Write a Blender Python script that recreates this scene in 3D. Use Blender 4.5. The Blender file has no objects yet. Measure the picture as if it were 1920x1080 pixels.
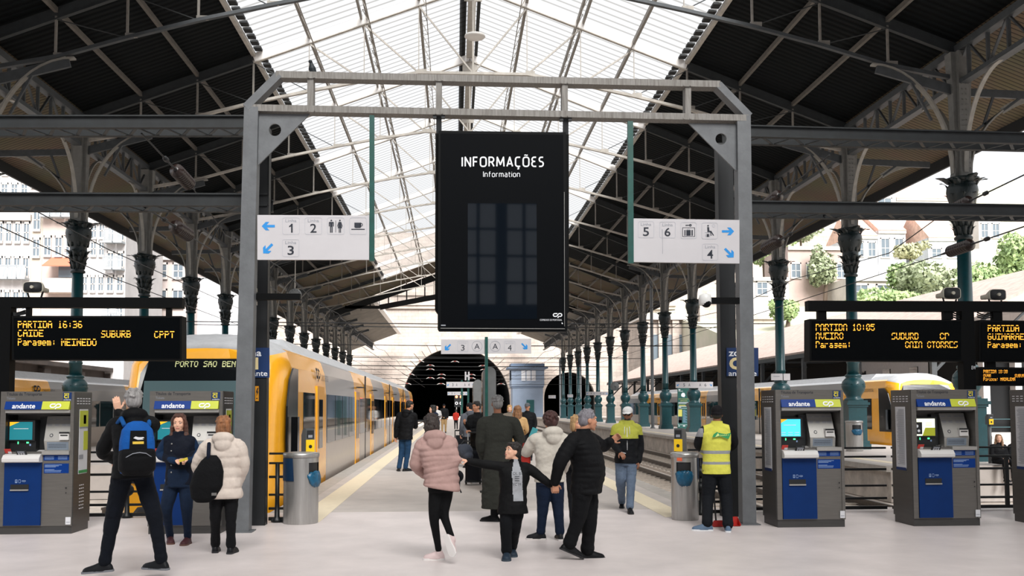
import bpy, bmesh, math, random
from mathutils import Vector, Matrix, Quaternion, noise
V = Vector
PI = math.pi
random.seed(7)
SC = bpy.context.scene
COL = SC.collection
# ------------------------------------------------------------------ camera
FPX, PX0, PY0 = 1800.0, 960.0, 660.0          # focal length and principal point in pixels of the 1920x1080 frame
VPX, VPY, ROLL, CAMH = 853.0, 762.5, 0.003, 1.68
def _basis():
    y = V((VPX - PX0, -(VPY - PY0), -FPX)).normalized()
    w = V((-ROLL, 1.0, 0.0))
    w.z = -(w.x * y.x + w.y * y.y) / y.z
    w.normalize()
    x = y.cross(w)
    return Matrix((x, y, w))                    # rows: world axes in camera space = camera-to-world rotation
RCW = _basis()
cam = bpy.data.cameras.new('camera')
cam.sensor_width = 36.0
cam.lens = FPX / 1920 * 36
cam.shift_y = (PY0 - 540) / 1920
cam.clip_end = 2000
camo = bpy.data.objects.new('camera', cam)
COL.objects.link(camo)
camo.matrix_world = Matrix.Translation((0, 0, CAMH)) @ RCW.to_4x4()
SC.camera = camo
def at(px, py, Y):
    """World point on the plane y = Y seen at a pixel of the photograph."""
    d = RCW @ V(((px - PX0) / FPX, -(py - PY0) / FPX, -1.0))
    return V((0, 0, CAMH)) + d * (Y / d.y)
def ground(px, py, z=0.0):
    d = RCW @ V(((px - PX0) / FPX, -(py - PY0) / FPX, -1.0))
    return V((0, 0, CAMH)) + d * ((z - CAMH) / d.z)
# ------------------------------------------------------------------ world, sun, exposure
wd = bpy.data.worlds.new('overcast_sky')
SC.world = wd
wd.use_nodes = True
nt = wd.node_tree
bg = nt.nodes['Background']
tc = nt.nodes.new('ShaderNodeTexCoord')
sp = nt.nodes.new('ShaderNodeSeparateXYZ')
mr = nt.nodes.new('ShaderNodeMapRange')
mr.inputs['From Min'].default_value = -0.1
mr.inputs['From Max'].default_value = 0.9
rp = nt.nodes.new('ShaderNodeValToRGB')
rp.color_ramp.elements[0].color = (0.62, 0.66, 0.72, 1)
rp.color_ramp.elements[1].color = (1.0, 0.985, 0.98, 1)
nt.links.new(tc.outputs['Generated'], sp.inputs[0])
nt.links.new(sp.outputs['Z'], mr.inputs['Value'])
nt.links.new(mr.outputs[0], rp.inputs[0])
nt.links.new(rp.outputs[0], bg.inputs['Color'])
bg.inputs['Strength'].default_value = 1.0
sun = bpy.data.lights.new('sun', 'SUN')
sun.energy = 5.5
sun.angle = 0.6
sun.color = (1.0, 0.985, 0.965)
suno = bpy.data.objects.new('sun', sun)
COL.objects.link(suno)
suno.rotation_euler = (math.radians(50), 0, math.radians(12))
vs = SC.view_settings
vs.view_transform = 'Standard'
vs.look = 'None'
vs.exposure = 0.80
vs.gamma = 1.0
vs.use_curve_mapping = False
cy = SC.cycles
cy.max_bounces = 7
cy.diffuse_bounces = 4
cy.glossy_bounces = 3
cy.transmission_bounces = 4
cy.transparent_max_bounces = 12
cy.sample_clamp_indirect = 6.0
# ------------------------------------------------------------------ materials
MATS = {}
def srgb(h):
    if isinstance(h, str):
        h = h.lstrip('#')
        c = [int(h[i:i + 2], 16) / 255 for i in (0, 2, 4)]
        return tuple(x / 12.92 if x <= 0.04045 else ((x + 0.055) / 1.055) ** 2.4 for x in c)
    return h
def mat(name, col, rough=0.6, metal=0.0, var=0.0, scale=6.0, bump=0.0, bscale=40.0, emit=0.0, col2=None, stretch=None, spec=None, coat=0.0, alpha=1.0):
    if name in MATS:
        return MATS[name]
    m = bpy.data.materials.new(name)
    m.use_nodes = True
    n, l = m.node_tree.nodes, m.node_tree.links
    b = n['Principled BSDF']
    c = srgb(col)
    b.inputs['Base Color'].default_value = (*c, 1)
    b.inputs['Roughness'].default_value = rough
    b.inputs['Metallic'].default_value = metal
    if spec is not None:
        b.inputs['Specular IOR Level'].default_value = spec
    if coat:
        b.inputs['Coat Weight'].default_value = coat
        b.inputs['Coat Roughness'].default_value = 0.08
    if alpha < 1:
        b.inputs['Alpha'].default_value = alpha
    if emit:
        b.inputs['Emission Color'].default_value = (*c, 1)
        b.inputs['Emission Strength'].default_value = emit
    if var or bump or col2:
        t = n.new('ShaderNodeTexCoord')
        mp = n.new('ShaderNodeMapping')
        l.new(t.outputs['Object'], mp.inputs['Vector'])
        if stretch:
            mp.inputs['Scale'].default_value = stretch
    if var or col2:
        nz = n.new('ShaderNodeTexNoise')
        nz.inputs['Scale'].default_value = scale
        nz.inputs['Detail'].default_value = 6
        nz.inputs['Roughness'].default_value = 0.62
        l.new(mp.outputs[0], nz.inputs['Vector'])
        r = n.new('ShaderNodeValToRGB')
        r.color_ramp.elements[0].position = 0.32
        r.color_ramp.elements[1].position = 0.70
        d = srgb(col2) if col2 else tuple(min(1, x * (1 + var)) for x in c)
        e = c if col2 else tuple(x * (1 - var) for x in c)
        r.color_ramp.elements[0].color = (*e, 1)
        r.color_ramp.elements[1].color = (*d, 1)
        l.new(nz.outputs['Fac'], r.inputs[0])
        l.new(r.outputs[0], b.inputs['Base Color'])
    if bump:
        n2 = n.new('ShaderNodeTexNoise')
        n2.inputs['Scale'].default_value = bscale
        n2.inputs['Detail'].default_value = 4
        l.new(mp.outputs[0], n2.inputs['Vector'])
        bp = n.new('ShaderNodeBump')
        bp.inputs['Strength'].default_value = bump
        bp.inputs['Distance'].default_value = 0.02
        l.new(n2.outputs['Fac'], bp.inputs['Height'])
        l.new(bp.outputs[0], b.inputs['Normal'])
    MATS[name] = m
    return m
def wave_mat(name, colA, colB, axis, scale, rough=0.6, bump=0.6, dist=0.02, var=0.25, sharp=(0.35, 0.65), spec=0.3):
    """Ribs / planks / louvres as bands along one object axis."""
    if name in MATS:
        return MATS[name]
    m = mat(name, colA, rough, spec=spec)
    n, l = m.node_tree.nodes, m.node_tree.links
    b = n['Principled BSDF']
    t = n.new('ShaderNodeTexCoord')
    w = n.new('ShaderNodeTexWave')
    w.wave_type = 'BANDS'
    w.bands_direction = axis
    w.inputs['Scale'].default_value = scale
    w.inputs['Distortion'].default_value = 0.0
    l.new(t.outputs['Object'], w.inputs['Vector'])
    r = n.new('ShaderNodeValToRGB')
    r.color_ramp.elements[0].position, r.color_ramp.elements[1].position = sharp
    r.color_ramp.elements[0].color = (*srgb(colA), 1)
    r.color_ramp.elements[1].color = (*srgb(colB), 1)
    l.new(w.outputs['Fac'], r.inputs[0])
    nz = n.new('ShaderNodeTexNoise')
    nz.inputs['Scale'].default_value = 0.5
    nz.inputs['Detail'].default_value = 5
    l.new(t.outputs['Object'], nz.inputs['Vector'])
    mx = n.new('ShaderNodeMix')
    mx.data_type = 'RGBA'
    mx.blend_type = 'MULTIPLY'
    mx.inputs[0].default_value = var
    l.new(r.outputs[0], mx.inputs[6])
    l.new(nz.outputs['Color'], mx.inputs[7])
    l.new(mx.outputs[2], b.inputs['Base Color'])
    if bump:
        bp = n.new('ShaderNodeBump')
        bp.inputs['Strength'].default_value = bump
        bp.inputs['Distance'].default_value = dist
        l.new(w.outputs['Fac'], bp.inputs['Height'])
        l.new(bp.outputs[0], b.inputs['Normal'])
    return m
# ------------------------------------------------------------------ mesh building
class MB:
    """Collects shapes and links them as ONE mesh object."""
    def __init__(s):
        s.v, s.f, s.m = [], [], []
    def add(s, vs, fs, mi=0):
        o = len(s.v)
        s.v.extend(V(x) for x in vs)
        s.f.extend([tuple(o + i for i in f) for f in fs])
        s.m.extend([mi] * len(fs))
        return s
    def box(s, c, d, mi=0, rot=None):
        c = V(c)
        h = V(d) / 2
        vs = [V((x * h.x, y * h.y, z * h.z)) for x in (-1, 1) for y in (-1, 1) for z in (-1, 1)]
        if rot is not None:
            vs = [rot @ v for v in vs]
        return s.add([c + v for v in vs], [(0, 1, 3, 2), (4, 6, 7, 5), (0, 4, 5, 1), (2, 3, 7, 6), (0, 2, 6, 4), (1, 5, 7, 3)], mi)
    def box2(s, a, b, mi=0):
        a, b = V(a), V(b)
        return s.box((a + b) / 2, [abs(x) for x in (b - a)], mi)
    def bbox(s, c, d, bev, mi=0):
        """Box with chamfered vertical (z) edges and a slightly chamfered top."""
        x, y, z = d[0] / 2, d[1] / 2, d[2] / 2
        e = bev
        pl = [(-x + e, -y), (x - e, -y), (x, -y + e), (x, y - e), (x - e, y), (-x + e, y), (-x, y - e), (-x, -y + e)]
        k = 0.0
        rings = []
        for zz, sc in ((-z, 0), (z - e, 0), (z, 1)):
            rings.append([V(c) + V((px - (math.copysign(e, px) if sc else 0) * 0.6, py - (math.copysign(e, py) if sc else 0) * 0.6, zz)) for px, py in pl])
        return s.loft(rings, mi)
    def beam(s, p, q, w, h=None, up=(0, 0, 1), mi=0):
        p, q = V(p), V(q)
        h = w if h is None else h
        d = (q - p)
        L = d.length
        if L < 1e-6:
            return s
        d.normalize()
        u = V(up)
        if abs(d.dot(u)) > 0.98:
            u = V((0, 1, 0)) if abs(d.y) < 0.9 else V((1, 0, 0))
        r = d.cross(u).normalized()
        u = r.cross(d)
        vs = []
        for e in (p, q):
            for a, b in ((-1, -1), (1, -1), (1, 1), (-1, 1)):
                vs.append(e + r * (a * w / 2) + u * (b * h / 2))
        return s.add(vs, [(3, 2, 1, 0), (4, 5, 6, 7), (0, 1, 5, 4), (1, 2, 6, 5), (2, 3, 7, 6), (3, 0, 4, 7)], mi)
    def ibeam(s, p, q, w, h, t, mi=0):
        p, q = V(p), V(q)
        s.beam(p + V((0, 0, h / 2 - t / 2)), q + V((0, 0, h / 2 - t / 2)), w, t, mi=mi)
        s.beam(p - V((0, 0, h / 2 - t / 2)), q - V((0, 0, h / 2 - t / 2)), w, t, mi=mi)
        return s.beam(p, q, t, h - 2 * t, mi=mi)
    def loft(s, rings, mi=0, cap=True, closed=False):
        n = len(rings[0])
        vs = [p for r in rings for p in r]
        fs = []
        R = len(rings)
        for i in range(R if closed else R - 1):
            j = (i + 1) % R
            for k in range(n):
                k2 = (k + 1) % n
                fs.append((i * n + k, i * n + k2, j * n + k2, j * n + k))
        if cap and not closed:
            fs.append(tuple(range(n - 1, -1, -1)))
            fs.append(tuple((R - 1) * n + k for k in range(n)))
        return s.add(vs, fs, mi)
    def tube(s, pts, r, n=8, mi=0, cap=True, closed=False):
        pts = [V(p) for p in pts]
        if not hasattr(r, '__len__'):
            r = [r] * len(pts)
        rings = []
        prev = None
        for i, p in enumerate(pts):
            if closed:
                d = pts[(i + 1) % len(pts)] - pts[i - 1]
            else:
                d = pts[min(i + 1, len(pts) - 1)] - pts[max(i - 1, 0)]
            d = d.normalized() if d.length > 1e-9 else V((0, 0, 1))
            if prev is None:
                u = V((0, 0, 1)) if abs(d.z) < 0.9 else V((1, 0, 0))
                a = d.cross(u).normalized()
            else:
                a = prev - d * prev.dot(d)
                a = a.normalized() if a.length > 1e-6 else d.orthogonal().normalized()
            prev = a
            b = d.cross(a)
            rings.append([p + (a * math.cos(2 * PI * k / n) + b * math.sin(2 * PI * k / n)) * r[i] for k in range(n)])
        return s.loft(rings, mi, cap, closed)
    def lathe(s, prof, n=16, o=(0, 0, 0), mi=0, cap=True, sx=1.0, sy=1.0, rot=0.0):
        o = V(o)
        return s.loft([[o + V((max(r, 1e-4) * sx * math.cos(rot + 2 * PI * k / n), max(r, 1e-4) * sy * math.sin(rot + 2 * PI * k / n), z)) for k in range(n)] for r, z in prof], mi, cap)
    def ell(s, c, r, mi=0, nu=14, nv=9, rot=None):
        c = V(c)
        rings = []
        for j in range(1, nv):
            th = PI * j / nv
            ring = []
            for k in range(nu):
                p = V((r[0] * math.sin(th) * math.cos(2 * PI * k / nu), r[1] * math.sin(th) * math.sin(2 * PI * k / nu), -r[2] * math.cos(th)))
                ring.append(c + (rot @ p if rot is not None else p))
            rings.append(ring)
        o = len(s.v)
        s.loft(rings, mi, cap=False)
        top = V((0, 0, r[2]))
        a = c - (rot @ top if rot is not None else top)
        b = c + (rot @ top if rot is not None else top)
        n0 = len(s.v)
        s.v.extend([a, b])
        last = o + (nv - 2) * nu
        for k in range(nu):
            k2 = (k + 1) % nu
            s.f.append((n0, o + k2, o + k))
            s.f.append((n0 + 1, last + k, last + k2))
            s.m.extend([mi, mi])
        return s
    def prism(s, poly, fn, d, mi=0):
        """Extrude a 2-D outline: fn(u, v) gives the front point, d the depth vector."""
        d = V(d)
        a = [V(fn(*p)) for p in poly]
        n = len(a)
        return s.add(a + [p + d for p in a], [tuple(range(n)), tuple(range(2 * n - 1, n - 1, -1))] + [(i, n + i, n + (i + 1) % n, (i + 1) % n) for i in range(n)], mi)
    def quad(s, a, b, c, d, mi=0):
        return s.add([a, b, c, d], [(0, 1, 2, 3)], mi)
    def build(s, name, mats, parent=None, smooth=False, origin=None, fix=True):
        me = bpy.data.meshes.new(name)
        off = V((0, 0, 0))
        if parent is not None:
            off = WL.get(parent.name, V((0, 0, 0))) if LOCAL.get(parent.name) is None else V((0, 0, 0))
        elif origin is not None:
            off = V(origin)
        me.from_pydata([tuple(v - off) for v in s.v], [], s.f)
        if not isinstance(mats, (list, tuple)):
            mats = [mats]
        for m in mats:
            me.materials.append(m)
        if any(s.m):
            me.polygons.foreach_set('material_index', s.m)
        if fix:
            bm = bmesh.new()
            bm.from_mesh(me)
            bmesh.ops.recalc_face_normals(bm, faces=bm.faces)
            bm.to_mesh(me)
            bm.free()
        if smooth:
            me.polygons.foreach_set('use_smooth', [True] * len(me.polygons))
        o = bpy.data.objects.new(name, me)
        COL.objects.link(o)
        if parent is not None:
            o.parent = parent
            WL[o.name] = off
            LOCAL[o.name] = LOCAL.get(parent.name)
        else:
            o.location = off
            WL[o.name] = off
        return o
WL, LOCAL = {}, {}
def tag(o, label=None, cat=None, group=None, kind=None):
    if label:
        o['label'] = label
    if cat:
        o['category'] = cat
    if group:
        o['group'] = group
    if kind:
        o['kind'] = kind
    return o
def thing(name, label, cat, loc=(0, 0, 0), rz=0.0, group=None, local=False):
    """An Empty at the thing's base that parents its parts.  local: parts are given in its own axes."""
    o = bpy.data.objects.new(name, None)
    o.empty_display_size = 0.2
    COL.objects.link(o)
    o.location = loc
    o.rotation_euler = (0, 0, rz)
    WL[o.name] = V(loc)
    LOCAL[o.name] = True if local else None
    return tag(o, label, cat, group)
def dup(root, loc, rz=0.0, label=None, group=None, skip=()):
    """A copy of a thing with copies of its parts and sub-parts."""
    r = root.copy()
    COL.objects.link(r)
    r.location = loc
    r.rotation_euler = (0, 0, rz)
    WL[r.name] = V(loc)
    LOCAL[r.name] = True
    if label:
        r['label'] = label
    if group:
        r['group'] = group
    for ch in list(root.children):
        if ch.name.split('.')[0] in skip:
            continue
        c = ch.copy()
        COL.objects.link(c)
        c.parent = r
        LOCAL[c.name] = True
        for g in ch.children:
            d = g.copy()
            COL.objects.link(d)
            d.parent = c
    return r
def struct(name, mb, m, smooth=False):
    return tag(mb.build(name, m, None, smooth), kind='structure')
ORD = ['first', 'second', 'third', 'fourth', 'fifth', 'sixth', 'seventh', 'eighth', 'ninth', 'tenth', 'eleventh', 'twelfth', 'thirteenth', 'fourteenth', 'fifteenth', 'sixteenth', 'seventeenth', 'eighteenth', 'nineteenth', 'twentieth']
# ------------------------------------------------------------------ writing
_tcache = {}
def text_shapes(txt, bold=0.0, spacing=1.0):
    """Outline of a line of writing, as (verts2d, faces), cap height about 1."""
    key = (txt, bold, spacing)
    if key in _tcache:
        return _tcache[key]
    cu = bpy.data.curves.new('writing', 'FONT')
    cu.body = txt
    cu.size = 1.0
    cu.resolution_u = 3
    cu.offset = bold
    cu.space_character = spacing
    ob = bpy.data.objects.new('writing', cu)
    COL.objects.link(ob)
    bpy.context.view_layer.update()
    ev = ob.evaluated_get(bpy.context.evaluated_depsgraph_get())
    me = ev.to_mesh()
    vs = [(v.co.x, v.co.y) for v in me.vertices]
    me.calc_loop_triangles()
    fs = [tuple(p.vertices) for p in me.loop_triangles]
    ev.to_mesh_clear()
    bpy.data.objects.remove(ob)
    bpy.data.curves.remove(cu)
    _tcache[key] = (vs, fs)
    return vs, fs
def write(mb, txt, o, w=None, h=None, u=(1, 0, 0), v=(0, 0, 1), mi=0, align='L', bold=0.0, lift=0.004, spacing=1.0):
    """Add writing to mb on the plane (o, u, v).  Give total width w or the height h of its box."""
    vs, fs = text_shapes(txt, bold, spacing)
    if not vs:
        return mb
    x0, x1 = min(a for a, b in vs), max(a for a, b in vs)
    y0, y1 = min(b for a, b in vs), max(b for a, b in vs)
    kx = ky = None
    if w:
        kx = w / (x1 - x0)
    if h:
        ky = h / (y1 - y0)
    kx = kx or ky
    ky = ky or kx
    W = (x1 - x0) * kx
    ox = {'L': 0, 'C': -W / 2, 'R': -W}[align]
    u, v, o = V(u).normalized(), V(v).normalized(), V(o)
    nrm = u.cross(v)
    mb.add([o + u * ((a - x0) * kx + ox) + v * ((b - y0) * ky) + nrm * lift for a, b in vs], fs, mi)
    return mb
# ================================================================== SETTING
M_floor = mat('concourse_screed', '#d2c9c7', 0.42, var=0.10, scale=1.3, bump=0.05, bscale=60)
M_plat = mat('platform_concrete', '#bab2ac', 0.6, var=0.10, scale=1.6)
M_stripe = mat('cream_tactile_paint', '#e3d6ba', 0.6, var=0.06, scale=8)
M_edge = mat('granite_coping', '#a9a39c', 0.7, var=0.15, scale=5)
M_pit = mat('track_slab', '#cbc0b5', 0.85, var=0.18, scale=3.0, bump=0.3, bscale=25)
M_pitwall = mat('pit_wall_concrete', '#b3aaa1', 0.85, var=0.3, scale=1.5)
M_rail = mat('rail_steel', '#57504a', 0.45, 0.7, var=0.2)
M_sleeper = mat('sleeper_concrete', '#a89e93', 0.9, var=0.2, scale=6)
M_stone = mat('granite_wall', '#b0a49b', 0.9, var=0.22, scale=0.35, bump=0.3, bscale=3)
def _blocks(m):
    """Mortar joints of dressed blocks over a stone material."""
    n, l = m.node_tree.nodes, m.node_tree.links
    b = n['Principled BSDF']
    src = b.inputs['Base Color'].links[0].from_socket
    t = n.new('ShaderNodeTexCoord')
    s = n.new('ShaderNodeSeparateXYZ')
    c = n.new('ShaderNodeCombineXYZ')
    ad = n.new('ShaderNodeMath')
    l.new(t.outputs['Object'], s.inputs[0])
    l.new(s.outputs['X'], ad.inputs[0])
    l.new(s.outputs['Y'], ad.inputs[1])
    l.new(ad.outputs[0], c.inputs['X'])
    l.new(s.outputs['Z'], c.inputs['Y'])
    k = n.new('ShaderNodeTexBrick')
    k.inputs['Scale'].default_value = 0.42
    k.inputs['Mortar Size'].default_value = 0.018
    k.inputs['Color1'].default_value = (1, 1, 1, 1)
    k.inputs['Color2'].default_value = (0.72, 0.70, 0.68, 1)
    k.inputs['Mortar'].default_value = (0.42, 0.40, 0.38, 1)
    l.new(c.outputs[0], k.inputs['Vector'])
    mx = n.new('ShaderNodeMix')
    mx.data_type, mx.blend_type = 'RGBA', 'MULTIPLY'
    mx.inputs[0].default_value = 0.4
    l.new(src, mx.inputs[6])
    l.new(k.outputs['Color'], mx.inputs[7])
    l.new(mx.outputs[2], b.inputs['Base Color'])
_blocks(M_stone)
M_plaster = mat('hall_plaster', '#666868', 0.85, var=0.08, scale=0.6)  # darkened so the unseen hall wall bounces and reflects less
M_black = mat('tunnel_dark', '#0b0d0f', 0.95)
M_iron = mat('grey_painted_iron', '#43474a', 0.55, 0.2, var=0.2, scale=4)
M_truss = mat('pale_painted_iron', '#a9a49c', 0.6, 0.0, var=0.2, scale=3)
M_teal = mat('teal_cast_iron', '#033b41', 0.4, 0.0, var=0.18, scale=9, coat=0.15)
M_tealdark = mat('dark_teal_cast_iron', '#03171a', 0.42, 0.0, var=0.25, scale=12, bump=0.5, bscale=16)
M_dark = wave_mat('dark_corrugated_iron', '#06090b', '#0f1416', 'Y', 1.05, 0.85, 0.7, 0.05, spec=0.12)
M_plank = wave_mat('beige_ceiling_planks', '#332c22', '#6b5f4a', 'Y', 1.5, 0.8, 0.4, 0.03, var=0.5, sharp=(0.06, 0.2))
M_fascia = mat('black_fascia', '#15181a', 0.7)
# skylight: thin translucent corrugated panes that pass the sky through
def _skylight():
    m = bpy.data.materials.new('translucent_roof_panes')
    m.use_nodes = True
    n, l = m.node_tree.nodes, m.node_tree.links
    for x in list(n):
        n.remove(x)
    out = n.new('ShaderNodeOutputMaterial')
    tr = n.new('ShaderNodeBsdfTransparent')
    df = n.new('ShaderNodeBsdfTranslucent')
    df.inputs['Color'].default_value = (0.9, 0.88, 0.85, 1)
    mx = n.new('ShaderNodeMixShader')
    t = n.new('ShaderNodeTexCoord')
    w = n.new('ShaderNodeTexWave')
    w.wave_type, w.bands_direction = 'BANDS', 'Y'
    w.inputs['Scale'].default_value = 0.64
    l.new(t.outputs['Object'], w.inputs['Vector'])
    r = n.new('ShaderNodeValToRGB')
    r.color_ramp.elements[0].position, r.color_ramp.elements[1].position = 0.04, 0.30
    r.color_ramp.elements[0].color = (0.40, 0.39, 0.37, 1)
    r.color_ramp.elements[1].color = (0.66, 0.66, 0.66, 1)
    l.new(r.outputs[0], df.inputs['Color'])
    l.new(w.outputs['Fac'], r.inputs[0])
    l.new(r.outputs[0], tr.inputs['Color'])
    mx.inputs[0].default_value = 0.12
    l.new(tr.outputs[0], mx.inputs[1])
    l.new(df.outputs[0], mx.inputs[2])
    l.new(mx.outputs[0], out.inputs['Surface'])
    return m
M_sky = _skylight()
PX_L, PX_R, Y_P = -2.95, 4.2, 15.6
Z_T = -1.0
# ---- ground levels
struct('floor', MB().box2((-42, -14, -1.2), (42, Y_P, 0)), M_floor)
struct('ground', MB().quad((-160, -14, Z_T - 0.02), (160, -14, Z_T - 0.02), (160, 420, Z_T - 0.02), (-160, 420, Z_T - 0.02)), M_pit)
def platform(name, x0, x1, y0, y1):
    m = MB().box2((x0 + 0.35, y0, -1.0), (x1 - 0.35, y1, 0.0), 0)
    m.box2((x0, y0, -0.16), (x0 + 0.35, y1, 0.0), 1).box2((x1 - 0.35, y0, -0.16), (x1, y1, 0.0), 1)
    m.box2((x0 + 0.12, y0, -1.0), (x0 + 0.35, y1, -0.16), 2).box2((x1 - 0.35, y0, -1.0), (x1 - 0.12, y1, -0.16), 2)
    return struct(name, m, [M_plat, M_edge, M_pitwall])
platform('floor_center_platform', PX_L, PX_R, Y_P, 168)
platform('floor_left_platform', -15.7, -9.2, 29, 168)
platform('floor_right_platform', 11.9, 18.2, 26, 168)
struct('floor_far_right_platform', MB().box2((21.8, 16, -1), (30, 168, 0)), M_plat)
struct('floor_far_left_platform', MB().box2((-27, 26, -1), (-22.0, 168, 0)), M_plat)
struct('trim_1', MB().box2((-2.40, 14.3, -0.02), (-1.98, 165, 0.004)), M_stripe)
struct('trim_2', MB().box2((3.18, 14.5, -0.02), (3.58, 165, 0.004)), M_stripe)
struct('trim_3', MB().box2((12.6, 26.2, -0.02), (13.0, 165, 0.004)), M_stripe)
# ---- tracks
def track(xc, y0, y1, label, ties=False):
    t = thing('railway_track', label, 'track', (xc, y0, Z_T))
    MB().box2((xc - 1.3, y0, Z_T - 0.01), (xc + 1.3, y1, Z_T + 0.07)).build('track_slab', M_pit, t)
    if ties:
        s0 = MB().box((xc, y0 + 0.3, Z_T + 0.06), (2.5, 0.24, 0.1)).build('sleeper', M_sleeper, t)
        for k in range(1, 60):
            c = s0.copy()
            COL.objects.link(c)
            c.parent = t
            c.location.y += k * 0.8
    for s in (-0.83, 0.83):
        m = MB()
        m.box2((xc + s - 0.035, y0, Z_T + 0.2), (xc + s + 0.035, y1, Z_T + 0.26)).box2((xc + s - 0.012, y0, Z_T + 0.1), (xc + s + 0.012, y1, Z_T + 0.2)).box2((xc + s - 0.07, y0, Z_T + 0.08), (xc + s + 0.07, y1, Z_T + 0.1))
        m.build('rail', M_rail, t)
    return t
track(6.55, 22, 166, 'railway track along the platform side where the man in the white cap walks', True)
track(9.75, 19, 166, 'railway track beside the platform with the teal column row and green notice', True)
track(-4.55, 16.6, 166, 'railway track under the yellow commuter train')
track(-7.7, 24, 166, 'empty railway track between the yellow train and the far platform')
track(-17.9, 24, 166, 'railway track under the grey and yellow train behind the first columns')
track(20.0, 22, 166, 'railway track under the yellow train behind the ticket machines')
# ---- tunnel wall
YW = 172.0
def arch_hole_wall():
    """Stone wall with three arched openings, each reveal ring built in depth."""
    m = MB()
    arcs = [(0.25, 9.6, 2.6), (20.6, 4.6, 3.2), (-22.0, 4.6, 3.2)]
    zt, d = 33.0, 1.6
    def outline(c, r, zs, n=28):
        pts = [(c - r, -1.0)]
        pts += [(c - r * math.cos(PI * k / n), zs + r * math.sin(PI * k / n)) for k in range(n + 1)]
        return pts + [(c + r, -1.0)]
    cuts = [-70.0] + [x for a in sorted(arcs) for x in (a[0] - a[1], a[0] + a[1])] + [70.0]
    for i in range(0, len(cuts), 2):
        m.box2((cuts[i], YW, -1), (cuts[i + 1], YW + d, zt), 0)
    for c, r, zs in arcs:
        o = outline(c, r, zs)
        for (xa, za), (xb, zb) in zip(o[1:-1], o[2:-1]):
            m.add([(xa, YW, za), (xb, YW, zb), (xb, YW, zt), (xa, YW, zt)], [(0, 1, 2, 3)], 0)
        for (xa, za), (xb, zb) in zip(o[:-1], o[1:]):
            m.add([(xa, YW, za), (xb, YW, zb), (xb, YW + d, zb), (xa, YW + d, za)], [(0, 1, 2, 3)], 0)
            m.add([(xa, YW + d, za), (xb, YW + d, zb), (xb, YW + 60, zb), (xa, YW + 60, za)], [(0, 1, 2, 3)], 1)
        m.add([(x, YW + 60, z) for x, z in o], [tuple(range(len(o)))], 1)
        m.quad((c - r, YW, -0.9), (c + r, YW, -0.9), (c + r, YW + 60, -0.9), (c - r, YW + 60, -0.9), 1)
    struct('wall_back', m, [M_stone, M_black])
    # voussoir ring of dressed blocks and cornice
    m = MB()
    c, r, zs = arcs[0]
    n = 26
    for k in range(n):
        a0, a1 = PI * (k + 0.05) / n, PI * (k + 0.95) / n
        w = 1.9 if k % 2 else 1.4
        p = [(c - q * math.cos(a), zs + q * math.sin(a)) for q, a in ((r, a0), (r + w, a0), (r + w, a1), (r, a1))]
        m.prism(p, lambda x, z: (x, YW - 0.16, z), (0, 0.3, 0))
    for z0, z1, e in ((19.2, 19.8, 0.5), (19.8, 20.1, 0.8), (21.6, 22.2, 0.4)):
        m.box2((-40, YW - e, z0), (40, YW + 0.2, z1))
    struct('trim_4', m, mat('dressed_granite', '#a89d94', 0.9, var=0.2, scale=0.6))
arch_hole_wall()
# side retaining walls
struct('wall_right', MB().box2((33, 30, -1), (34.2, 180, 7.5)), M_stone)
m = MB().box2((-29.5, 22, -1), (-28.5, 180, 4.6), 0)
for k in range(24):
    m.box2((-28.5, 24 + k * 6.2, -1), (-28.0, 25 + k * 6.2, 4.4), 0)
m.box2((-29.7, 22, 4.6), (-27.8, 180, 4.9), 0)
struct('wall_left', m, mat('dark_retaining_wall', '#3a322e', 0.9, var=0.35, scale=0.6, stretch=(1, 1, 0.3)))  # dark brown stone with upright tone streaks
# station building behind the viewer, unseen, added to cut light; tall windows give reflections
m = MB()
wx = [(-8.0, -6.2), (-5.8, -4.0), (1.75, 3.27), (3.72, 5.24), (8.0, 9.8), (10.2, 12.0)]
z0, z1 = 6.0, 11.6
xs = [-42.0] + [a for w in wx for a in w] + [42.0]
for i in range(0, len(xs), 2):
    m.box2((xs[i], -14.6, 0), (xs[i + 1], -14, 19))
for a, b in wx:
    m.box2((a, -14.6, 4.4), (b, -14, z0)).box2((a, -14.6, z1), (b, -14, 19)).box2((a, -14.6, 0), (b, -14, 0.2))
    k = a + 0.76
    m.box2((k - 0.07, -14.4, z0), (k + 0.07, -14.3, z1))
    for k in range(1, 5):
        m.box2((a, -14.4, z0 - 0.19 + 1.15 * k - 0.05), (b, -14.3, z0 - 0.19 + 1.15 * k + 0.05))
struct('wall_front', m, M_plaster)
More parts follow.
